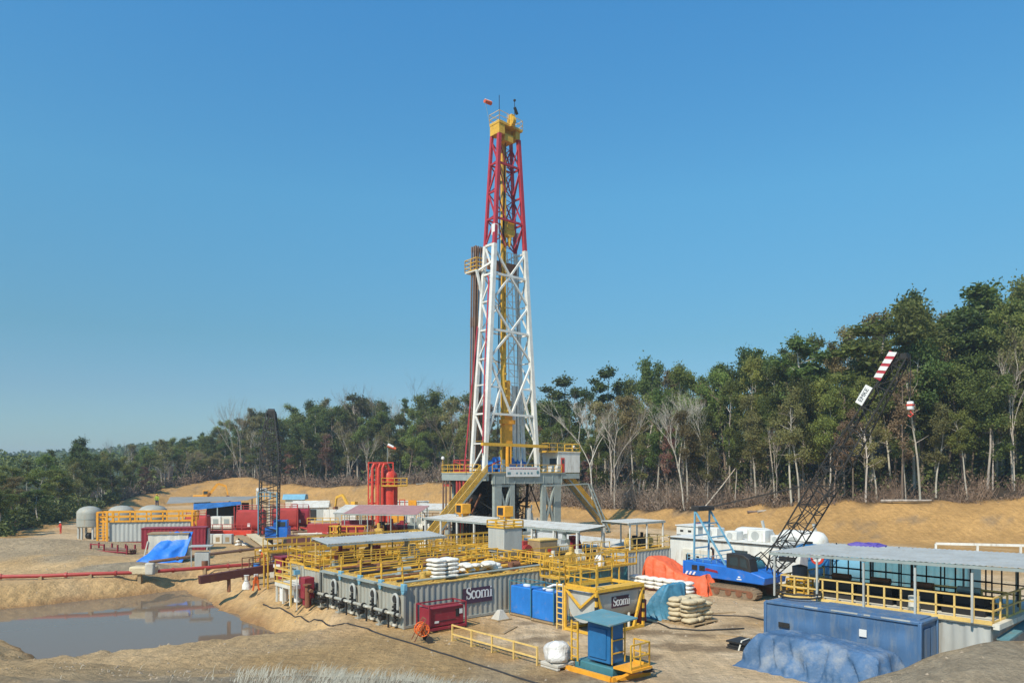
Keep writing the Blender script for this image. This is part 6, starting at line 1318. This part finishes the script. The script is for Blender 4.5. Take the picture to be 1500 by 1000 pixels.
def leafy_tree(name, seed, Hh, crown_z, crown_r, nlimb, leaf, lsize, per, bark, clump=1.5, trunk_r=.22, forks=1, flat=.85, top_heavy=.3):
    r = random.Random(seed); t = thing(name, None, 'tree', (0, 0, -100), 0)
    tb_ = MB(); lf = MB(); spots = []
    for fk in range(forks):
        a = r.random()*6.28; d0 = V((math.cos(a)*.10*(fk > 0 or forks > 1), math.sin(a)*.10*(fk > 0 or forks > 1), 1))
        pts, d = limb(tb_, (fk*.25, 0, -1.0), d0, Hh*.86 + 1, trunk_r, trunk_r*.25, r, 9, 7, .07)
        for i in range(nlimb):
            u = crown_z + (1 - crown_z)*(i/nlimb)**(1 - top_heavy*.3); zt = u*Hh*.86 + 1; k = min(len(pts) - 2, int(u*9)); p = pts[k].lerp(pts[k+1], u*9 - k if u < 1 else 1)
            a = r.random()*6.28; el = r.uniform(.15, 1.2) if u < .9 else r.uniform(.8, 2.0)
            sz = math.sin(math.pi*min(.97, max(.12, (u - crown_z)/(1 - crown_z)*.52 + .28)))
            L = crown_r*(.45 + .65*r.random())*sz
            q, dd = limb(tb_, p, (math.cos(a), math.sin(a), el), L, trunk_r*.30, .03, r, 4, 4, .35)
            spots += [(q[-1], 1.0), (q[-2], .8)]
            if r.random() < .6: q2, _ = limb(tb_, q[2], (math.cos(a + r.uniform(-1.2, 1.2)), math.sin(a + r.uniform(-1.2, 1.2)), el), L*.55, trunk_r*.15, .02, r, 3, 4, .35); spots.append((q2[-1], .8))
        spots.append((pts[-1] + V((0, 0, .4)), 1.0))
    for p, k in spots:
        cr_ = clump*k*(.6 + .7*r.random())
        for i in range(int(per*k)):
            v = V((r.gauss(0, 1), r.gauss(0, 1), r.gauss(0, 1))); v = v.normalized()*cr_*min(1.5, abs(r.gauss(.55, .33)) + .12); v.z *= flat
            leafq(lf, p + v, lsize, r)
    tb_.build('trunk', bark, t); lf.build('crown', leaf, t, smooth=0); return t

def bare_tree(name, seed, Hh, bark, spread=.5, depth=5, r0=.2, twig=True, forks=1):
    r = random.Random(seed); t = thing(name, None, 'tree', (0, 0, -100), 0); b = MB(); tw = MB()
    def rec(p, d, L, rad, dep):
        pts, dd = limb(b if dep > 1 else tw, p, d, L, rad, rad*.62, r, 4 if dep > 2 else 2, 6 if dep > 3 else (4 if dep > 1 else 3), .16)
        if dep <= 0: return
        n = r.choice([2, 3, 3, 4]) if dep < depth else r.choice([3, 4])
        for i in range(n):
            a = r.random()*6.28; o = dd.orthogonal().normalized(); o = o*math.cos(a) + dd.cross(o)*math.sin(a)
            nd = (dd + o*spread*r.uniform(.6, 1.25) + V((0, 0, .18))).normalized(); src = pts[-1] if i < 2 else pts[-2]
            rec(src, nd, L*r.uniform(.58, .82)*(.75 if dep == depth else 1), rad*.62, dep - 1)
    for k in range(forks): rec(V((k*.3, 0, -.8)), V((r.gauss(0, .08), r.gauss(0, .08), 1)), Hh*.42 + .8, r0, depth)
    b.build('trunk', bark, t); tw.build('crown', 'twig_brown' if bark != 'bark_white' else bark, t, smooth=0); return t

P_ = {
 'dark': [leafy_tree('broadleaf_tree', 1, 20, .42, 4.6, 17, 'leaf_dark', .25, 230, 'bark_pale', 1.35), leafy_tree('broadleaf_tree', 2, 20, .30, 5.2, 20, 'leaf_dark', .25, 220, 'bark_brown', 1.45), leafy_tree('broadleaf_tree', 14, 20, .55, 4.0, 14, 'leaf_dark', .25, 230, 'bark_pale', 1.25)],
 'mid': [leafy_tree('leafy_tree', 3, 20, .45, 4.2, 16, 'leaf_mid', .24, 210, 'bark_pale', 1.3), leafy_tree('leafy_tree', 4, 20, .35, 4.8, 18, 'leaf_mid', .24, 200, 'bark_brown', 1.35), leafy_tree('leafy_tree', 15, 20, .58, 3.6, 13, 'leaf_mid', .24, 220, 'bark_pale', 1.2)],
 'olive': [leafy_tree('thin_leafed_tree', 5, 20, .40, 4.0, 18, 'leaf_olive', .23, 150, 'bark_pale', 1.4), leafy_tree('thin_leafed_tree', 6, 20, .50, 3.6, 15, 'leaf_olive', .23, 160, 'bark_pale', 1.3)],
 'tall': [leafy_tree('emergent_tree', 7, 20, .46, 1.7, 17, 'leaf_dark', .24, 100, 'bark_pale', .72, trunk_r=.15), leafy_tree('emergent_tree', 8, 20, .52, 2.2, 15, 'leaf_dark', .24, 100, 'bark_pale', .8, trunk_r=.15)],
 'brown': [leafy_tree('withered_tree', 9, 20, .38, 2.6, 20, 'leaf_brown', .22, 80, 'bark_brown', 1.1), leafy_tree('withered_tree', 10, 20, .45, 2.2, 18, 'leaf_brown', .22, 85, 'bark_brown', .95)],
 'bare': [bare_tree('bare_tree', 11, 20, 'bark_pale', .42, 6, .12), bare_tree('bare_tree', 12, 20, 'bark_pale', .34, 5, .11, forks=2), bare_tree('bare_tree', 16, 20, 'bark_brown', .38, 6, .11)],
 'white': [bare_tree('white_bare_tree', 13, 20, 'bark_white', .50, 6, .13), bare_tree('white_bare_tree', 18, 20, 'bark_white', .34, 6, .12)],
}
KN = {'dark': 'dark green broadleaf tree', 'mid': 'mid green leafy tree', 'olive': 'olive thin leafed tree', 'tall': 'tall slender tufted tree', 'brown': 'withered brown leafed tree', 'bare': 'leafless grey branched tree', 'white': 'white barked leafless tree'}
def region(px):
    if px < 160: return 'beyond the silo tanks'
    if px < 345: return 'above the bank behind the silos'
    if px < 520: return 'behind the upright lattice boom'
    if px < 690: return 'behind the red scrubber tower'
    if px < 840: return 'directly behind the derrick'
    if px < 1100: return 'by the big white bare trees'
    if px < 1320: return 'behind the blue crane boom'
    return 'beyond the shaker shed'
USED = set()
RANKS = ('at the front edge', 'just behind the edge', 'in the middle ranks', 'in the rear ranks', 'in the rear ranks')
def plant(kind, x, y, h, rz=None, label=None, wide=1.0, sink=0.15, row=0):
    ps = P_[kind]; i = rnd.randrange(len(ps)); px = 750 + F*x/y; rg = region(px)
    lab = label or f'{KN[kind]} {RANKS[row]}, {rg}'; grp = None if label else f'{KN[kind]}s {RANKS[row]}, {rg}'
    s = h/20.0; loc = (x, y, H(x, y) - sink); p = ps[i]; rz = rnd.random()*6.28 if rz is None else rz
    sc = (s*wide, s*wide, s)
    if p.name not in USED:
        USED.add(p.name); p.location = loc; p.rotation_euler = (0, 0, rz); p.scale = sc; p['label'] = lab
        if grp: p['group'] = grp
        return p
    o = copy_tree(p, loc, rz, sc, lab)
    if grp: o['group'] = grp
    elif 'group' in o: del o['group']
    return o

SKY_ = [(-300, 672), (0, 672), (60, 664), (110, 648), (150, 651), (200, 650), (250, 635), (300, 632), (340, 617), (380, 603), (430, 600), (480, 594), (520, 590), (560, 590), (600, 592), (640, 582), (690, 590), (740, 590), (800, 575), (850, 580), (900, 566), (940, 535), (1000, 520), (1060, 522), (1100, 505), (1150, 505), (1200, 480), (1250, 492), (1300, 455), (1350, 440), (1400, 458), (1450, 420), (1500, 402), (1700, 400), (1900, 400)]
def ztop(px, Y): return CAMZ + (690 - lut(px, SKY_))*Y/F
# front ranks along the edge of the clearing, then ranks behind them
n_tree = 0
def mix(px, row):
    r = rnd.random()
    if px < 160: return 'mid' if r < .45 else 'dark' if r < .8 else 'olive'
    if px < 700:
        if row == 0: return 'bare' if r < .28 else 'brown' if r < .48 else 'olive' if r < .78 else 'mid'
        return 'olive' if r < .35 else 'mid' if r < .68 else 'dark' if r < .88 else 'bare'
    if px < 920:
        if row == 0: return 'bare' if r < .6 else 'brown' if r < .85 else 'olive'
        return 'brown' if r < .16 else 'olive' if r < .45 else 'mid' if r < .7 else 'dark'
    if row == 0: return 'bare' if r < .22 else 'brown' if r < .36 else 'olive' if r < .60 else 'mid' if r < .8 else 'dark'
    return 'dark' if r < .36 else 'mid' if r < .70 else 'olive' if r < .92 else 'brown'
for row, (off, k0, k1, dens) in enumerate(((1.5, .42, .72, 1.0), (6, .60, .86, 1.1), (12, .72, .98, 1.05), (20, .80, 1.06, .95), (30, .9, 1.08, .9))):
    px = -70.0 if row < 4 else 40.0
    while px < 1600:
        ye = lut(px, T_YE); Y = ye + off + rnd.uniform(-2, 2.5); x = (px - 750)/F*Y; z = H(x, Y)
        h = (ztop(px, Y) - z)*rnd.uniform(k0, k1); h = min(34, max(6.5, h))
        kd = mix(px, row)
        if row >= 3 and rnd.random() < .24: kd = 'tall'; h *= rnd.uniform(1.02, 1.16)
        if 330 < px < 720: h *= 1.10
        if kd in ('bare',): h *= rnd.uniform(.85, 1.15)
        if px < 230 and row < 2 and h > 11: h *= .9
        plant(kd, x, Y, h, wide=rnd.uniform(.85, 1.2)*(min(1.75, 15/h) if h < 12 else (.84 if px > 850 else 1.05)), row=row); n_tree += 1
        sp = (4.4 if px > 850 else 5.8 if px > 160 else 5.4)/dens; px += sp*F/Y*rnd.uniform(.75, 1.25)
# trees that stand out in the photograph
def solo(kind, px, base_py, top_py, label, Y=None, wide=1.0, rz=None):
    Y = Y or lut(px, T_YE) + 1.0; x = (px - 750)/F*Y; z = H(x, Y); h = (CAMZ + (690 - top_py)*Y/F - z)/1.0; return plant(kind, x, Y, max(5, h), label=label, wide=wide, rz=rz)
solo('white', 1004, 748, 590, 'big spreading white bare tree right of the derrick, the largest on the bank', 131, 1.25, 1.0)
solo('white', 1032, 748, 580, 'upright forked white bare tree next to the biggest white tree', 133, .9, 2.0)
solo('white', 868, 745, 585, 'pale spreading bare tree just right of the white doghouse cabin', 150, 1.4, .3)
solo('bare', 900, 745, 600, 'grey bare tree between the doghouse cabin and the big white trees', 147, 1.2)
solo('bare', 352, 700, 596, 'tall pale bare tree on the soil mound left of the dark lattice boom', 243, .75)
solo('white', 370, 700, 630, 'white slender bare tree beside the tallest bare tree on the soil mound', 246, .6)
solo('tall', 886, 0, 515, 'tall tufted tree standing above the others just right of the derrick', 175, 1.2)
solo('tall', 822, 0, 530, 'slender tufted tree close beside the derrick', 190, 1.6)
solo('tall', 524, 0, 562, 'tallest tufted tree above the wood left of the derrick', 238, 1.5)
solo('tall', 573, 0, 582, 'tufted tree between the tallest tufted tree and the derrick', 236, 1.4)
solo('tall', 460, 0, 582, 'tufted tree above the wood behind the dark lattice boom', 240, 1.4)
solo('tall', 388, 0, 590, 'dark tufted tree seen just above the tip of the dark lattice boom', 262, 1.5)
solo('tall', 1178, 0, 470, 'tufted tree above the forest left of the crane boom tip', 128, 1.6)
solo('tall', 1276, 0, 440, 'rounded tufted tree breaking the skyline above the crane sign', 124, 2.0)
solo('tall', 1412, 0, 425, 'tufted tree breaking the skyline left of the tallest tree', 124, 1.7)
solo('tall', 1468, 0, 378, 'tallest tree of all, airy crown high above the shaker shed roof', 124, 1.7)
solo('dark', 1350, 0, 430, 'broad dark tree rising above the crane boom tip', 122, 1.15)
solo('dark', 118, 0, 640, 'dark tree with a ragged top above the low wood at the left', 205, 1.0)
solo('dark', 448, 0, 620, 'round very dark tree right of the upright lattice boom', 231, 1.6)
solo('dark', 640, 0, 572, 'tall full green tree left of the racked drill pipes', 222, 1.35)
solo('brown', 1322, 0, 530, 'rust red withered tree behind the crane hook', 112, .8)
solo('brown', 1222, 0, 600, 'rust brown withered tree behind the crane boom', 114, .8)
for px, top, lab in ((1160, 590, 'bare trunk with no branches left of the crane boom'), (1348, 560, 'tall straight bare trunk right of the crane hook'), (1268, 630, 'short bare trunk behind the crane boom')):
    Y = lut(px, T_YE) - .5; x = (px - 750)/F*Y; z = H(x, Y); t = thing('dead_trunk', lab, 'tree', (x, Y, z - .2), 0); h = CAMZ + (690 - top)*Y/F - z
    b = MB(); pts, d_ = limb(b, (0, 0, 0), (0, 0, 1), h, .17, .08, rnd, 8, 7, .07); b.build('trunk', 'bark_pale', t); b = MB()
    for k in range(14): limb(b, pts[4 + k % 5], (rnd.gauss(0, 1), rnd.gauss(0, 1), rnd.uniform(.3, 1.4)), rnd.uniform(1, 3.2), .06, .015, rnd, 4, 4, .4)
    b.build('branch', 'bark_pale', t)
b = MB(); p = at(1028, 752, 0); Y = 128; x = (1028-750)/F*Y; p = V((x, Y, H(x, Y))); q = V(((1087-750)/F*131, 131, CAMZ + (690-676)*131/F)); limb(b, p, q - p, (q - p).length, .14, .06, rnd, 6, 6, .05); tag(b.build('leaning_trunk', 'bark_pale'), 'pale dead trunk leaning to the right at the foot of the forest bank', 'tree')
b = MB(); Y = 150; p = V(((905-750)/F*Y, Y, H((905-750)/F*Y, Y))); limb(b, p, V((4, 0, 6)), 7, .16, .08, rnd, 5, 6, .05); tag(b.build('leaning_trunk', 'bark_pale'), 'short pale trunk leaning right behind the right rig stair', 'tree')

# logs lying along the foot of the wood
for i, (px, off) in enumerate(((1095, -5), (1110, -4.5), (860, -2.5), (700, -3), (470, -3), (610, -4), (1010, -2), (1290, -2))):
    Y = lut(px, T_YE) + off; x = (px-750)/F*Y; b = MB(); a = rnd.uniform(-.5, .5); d = V((math.cos(a), math.sin(a), .05)); p = V((x, Y, H(x, Y) + .3)); limb(b, p, d, rnd.uniform(4, 7), .25, .12, rnd, 5, 6, .06)
    tag(b.build('fallen_log', 'bark_pale' if i % 2 else 'bark_brown'), ['brown log lying on the bare bank above the white trailer', 'pale log lying on the bare bank above the white trailer', 'brown log at the forest foot behind the right rig stair', 'pale log at the forest foot behind the left rig stair', 'brown log at the forest foot behind the dark lattice boom', 'pale log at the forest foot behind the red scrubber tower', 'brown log at the foot of the big white bare tree', 'pale log at the forest foot behind the crane boom'][i], 'log')

# undergrowth nobody could count
def brush(name, m, n, seed, off0, off1, hmin, hmax, pxr, leafsize, twigs=False):
    r = random.Random(seed); b = MB()
    for i in range(n):
        px = r.uniform(*pxr); ye = lut(px, T_YE); Y = ye + r.uniform(off0, off1); x = (px-750)/F*Y; z = H(x, Y); g_ = N.noise(V((px*.018, off1, seed)))
        if g_ < -.12 and r.random() < .75: continue
        hh = r.uniform(hmin, hmax)*(.75 + g_*.9); rad = hh*r.uniform(.5, .9)
        k = Y/120.0
        if twigs:
            for j in range(9):
                a = r.random()*6.28; limb(b, (x + r.gauss(0, .5), Y + r.gauss(0, .5), z - .1), (math.cos(a)*.6, math.sin(a)*.6, 1), hh*r.uniform(.6, 1.3), .04*k, .015*k, r, 2, 3, .4)
        for j in range(34 if not twigs else 20):
            v = V((r.gauss(0, .5), r.gauss(0, .5), 0))*rad; leafq(b, V((x + v.x, Y + v.y, z + hh*r.random()**1.3)), leafsize*k, r)
    o = b.build(name, m, smooth=0); tag(o, kind='stuff'); return o
brush('undergrowth', 'brush_brown', 950, 21, -1.5, 8, .6, 4.2, (180, 1620), .22, True)
brush('undergrowth', 'brush_green', 1100, 22, 5, 30, 1.5, 6.5, (-90, 1620), .42)
brush('undergrowth', 'brush_green', 260, 23, -1, 8, 1.2, 4, (-90, 170), .34)
brush('undergrowth', 'twig_brown', 420, 25, -1, 9, 2.5, 7.5, (770, 1120), .20, True)
brush('undergrowth', 'twig_brown', 300, 26, -1, 8, 2.0, 6.0, (180, 700), .20, True)
brush('undergrowth', 'brush_brown', 500, 24, 14, 45, 2, 6, (300, 1620), .55)
def far_wood():
    r = random.Random(31); b = MB()
    for i in range(3000):
        px = r.uniform(-420, 1750); Y = lut(px, T_YE) + r.uniform(42, 150)*(1 if px > 200 else 1.6); x = (px-750)/F*Y; z = H(x, Y); rad = r.uniform(2.2, 4.2); hh = r.uniform(3, 8)
        for j in range(34):
            v = V((r.gauss(0, 1), r.gauss(0, 1), r.gauss(.3, .8))).normalized()*rad*r.uniform(.6, 1.05); leafq(b, V((x, Y, z + hh)) + v, .68, r)
    tag(b.build('far_woods', 'brush_green', smooth=0), kind='stuff')
far_wood()
def far_ridge():
    r = random.Random(33); b = MB()
    for i in range(1500):
        px = r.uniform(-500, 700); Y = r.uniform(520, 900); x = (px-750)/F*Y; z = H(x, Y); rad = r.uniform(4, 9)
        for j in range(14):
            v = V((r.gauss(0, 1), r.gauss(0, 1), r.gauss(.4, .7))).normalized()*rad; leafq(b, V((x, Y, z + 3)) + v, 3.2, r)
    tag(b.build('far_woods', 'leaf_dark', smooth=0), kind='stuff')
far_ridge()

# dry pale grass on the near bank, scattered stones on the pad
def dry_grass():
    r = random.Random(41); b = MB(); k = 0
    while k < 5200:
        px = r.gauss(560, 120) if r.random() < .7 else r.uniform(60, 800); Y = r.uniform(14, 31); x = (px-750)/F*Y; z = H(x, Y)
        py = 690 + (CAMZ - z)*F/Y
        if py < 962 or N.noise(V((x*.9, Y*.9, 20))) < .02 + (.35 if px < 330 else 0) + (.3 if px > 720 else 0): 
            if r.random() < .97: k += .12; continue
        if px < 340 and r.random() < .85: continue
        h = (.14 + .62*r.random()**2)*(.75 if Y > 26 else 1); a = r.uniform(-.5, .9); ln = V((math.cos(a)*r.uniform(.1, .75), math.sin(a)*.3, 1)); w = r.uniform(.004, .010)
        p = V((x, Y, z - .03)); q = p + ln*h*.55; e = q + V((ln.x*1.7, ln.y, .55))*h*.5; s = V((w, w*.3, 0)); n = len(b.v)
        b.v += [tuple(p - s), tuple(p + s), tuple(q - s*.8), tuple(q + s*.8), tuple(e)]; b.f += [(n, n+1, n+3, n+2), (n+2, n+3, n+4)]; k += 1
    tag(b.build('dry_grass', 'dry_grass', smooth=0), kind='stuff')
dry_grass()
def pebbles():
    r = random.Random(43); b = MB()
    for i in range(1500):
        Y = 24 + 60*r.random()**1.6; px = r.uniform(-40, 1540); x = (px-750)/F*Y; 
        if x < 0 and pond_sd(x, Y) < .8: continue
        z = H(x, Y); s = r.uniform(.02, .075)*(1 + Y/70); n = len(b.v)
        ps = [V((r.uniform(-1, 1), r.uniform(-1, 1), 0)) for _ in range(1)]
        b.add([(x + s*math.cos(a)*r.uniform(.7, 1.2), Y + s*math.sin(a)*r.uniform(.7, 1.2), z - .01) for a in (0, 1.26, 2.5, 3.77, 5.0)] + [(x + r.uniform(-.3, .3)*s, Y + r.uniform(-.3, .3)*s, z + s*r.uniform(.5, 1))], [(0, 1, 5), (1, 2, 5), (2, 3, 5), (3, 4, 5), (4, 0, 5)])
    tag(b.build('pebbles', 'pebble', smooth=0), kind='stuff')
pebbles()

def haze():
    b = MB(); b.box(-2600, -60, -6, 2600, 3000, 72)
    m = bpy.data.materials.new('thin_haze'); m.use_nodes = True; nt = m.node_tree; nt.nodes.clear()
    o_ = nt.nodes.new('ShaderNodeOutputMaterial'); v = nt.nodes.new('ShaderNodeVolumePrincipled'); v.inputs['Density'].default_value = HAZE; v.inputs['Color'].default_value = (.80, .90, 1, 1); v.inputs['Anisotropy'].default_value = .2
    nt.links.new(v.outputs[0], o_.inputs['Volume']); tag(b.build('haze', m, smooth=0), kind='stuff')
HAZE = .00034
haze()
# ------------------------------------------------------------------ light, sky, camera
SUN_EL, SUN_AZ = R(47), R(180 + 32)          # azimuth from +Y clockwise: behind the camera, to the left
w = bpy.data.worlds.new('World'); scene.world = w; w.use_nodes = True
nd = w.node_tree.nodes; bgn = nd['Background']; sky = nd.new('ShaderNodeTexSky'); sky.sky_type = 'NISHITA'; sky.sun_disc = False
sky.sun_elevation = SUN_EL; sky.sun_rotation = SUN_AZ; sky.altitude = 50; sky.air_density = 1.0; sky.dust_density = .6; sky.ozone_density = 2.2
wl = w.node_tree.links; tcw = nd.new('ShaderNodeTexCoord'); sx = nd.new('ShaderNodeSeparateXYZ'); rmp = nd.new('ShaderNodeValToRGB'); mw = nd.new('ShaderNodeMix'); mw.data_type = 'RGBA'; mw.blend_type = 'MULTIPLY'; mw.inputs['Factor'].default_value = 1
wl.new(tcw.outputs['Generated'], sx.inputs[0]); wl.new(sx.outputs[2], rmp.inputs[0])     # clear deep blue air: dims and blues the sky by its height
els = rmp.color_ramp.elements
for i_, (p_, c_) in enumerate(((.02, (.33, .44, .50)), (.10, (.315, .44, .495)), (.17, (.30, .50, .515)), (.34, (.36, .75, .785)), (.53, (.32, .83, 1.0)), (.9, (.32, .78, .96)))):
    e_ = els[i_] if i_ < 2 else els.new(p_); e_.position = p_; e_.color = (*c_, 1)
wl.new(sky.outputs[0], mw.inputs[6]); wl.new(rmp.outputs[0], mw.inputs[7]); wl.new(mw.outputs[2], bgn.inputs[0]); bgn.inputs[1].default_value = .15
sl = bpy.data.lights.new('sun', 'SUN'); sl.energy = 3.8; sl.angle = R(.5); sl.color = (1.0, .91, .76)
so = bpy.data.objects.new('sun', sl); COL.objects.link(so)
dirv = V((math.sin(SUN_AZ)*math.cos(SUN_EL), math.cos(SUN_AZ)*math.cos(SUN_EL), math.sin(SUN_EL)))
so.rotation_euler = dirv.to_track_quat('Z', 'Y').to_euler(); so.location = (0, -20, 60)
cd = bpy.data.cameras.new('camera'); cd.sensor_width = 36; cd.lens = 36*F/1500; cd.shift_y = (690 - 500)/1500.0; cd.clip_end = 6000; cd.clip_start = .3
co = bpy.data.objects.new('camera', cd); COL.objects.link(co); co.location = (0, 0, CAMZ); co.rotation_euler = (R(90), 0, 0); scene.camera = co
scene.view_settings.view_transform = 'Standard'; scene.view_settings.look = 'None'; scene.view_settings.exposure = 0.45; scene.view_settings.gamma = 1.0
scene.cycles.volume_bounces = 0; scene.cycles.max_bounces = 5; scene.cycles.diffuse_bounces = 3; scene.cycles.transparent_max_bounces = 4
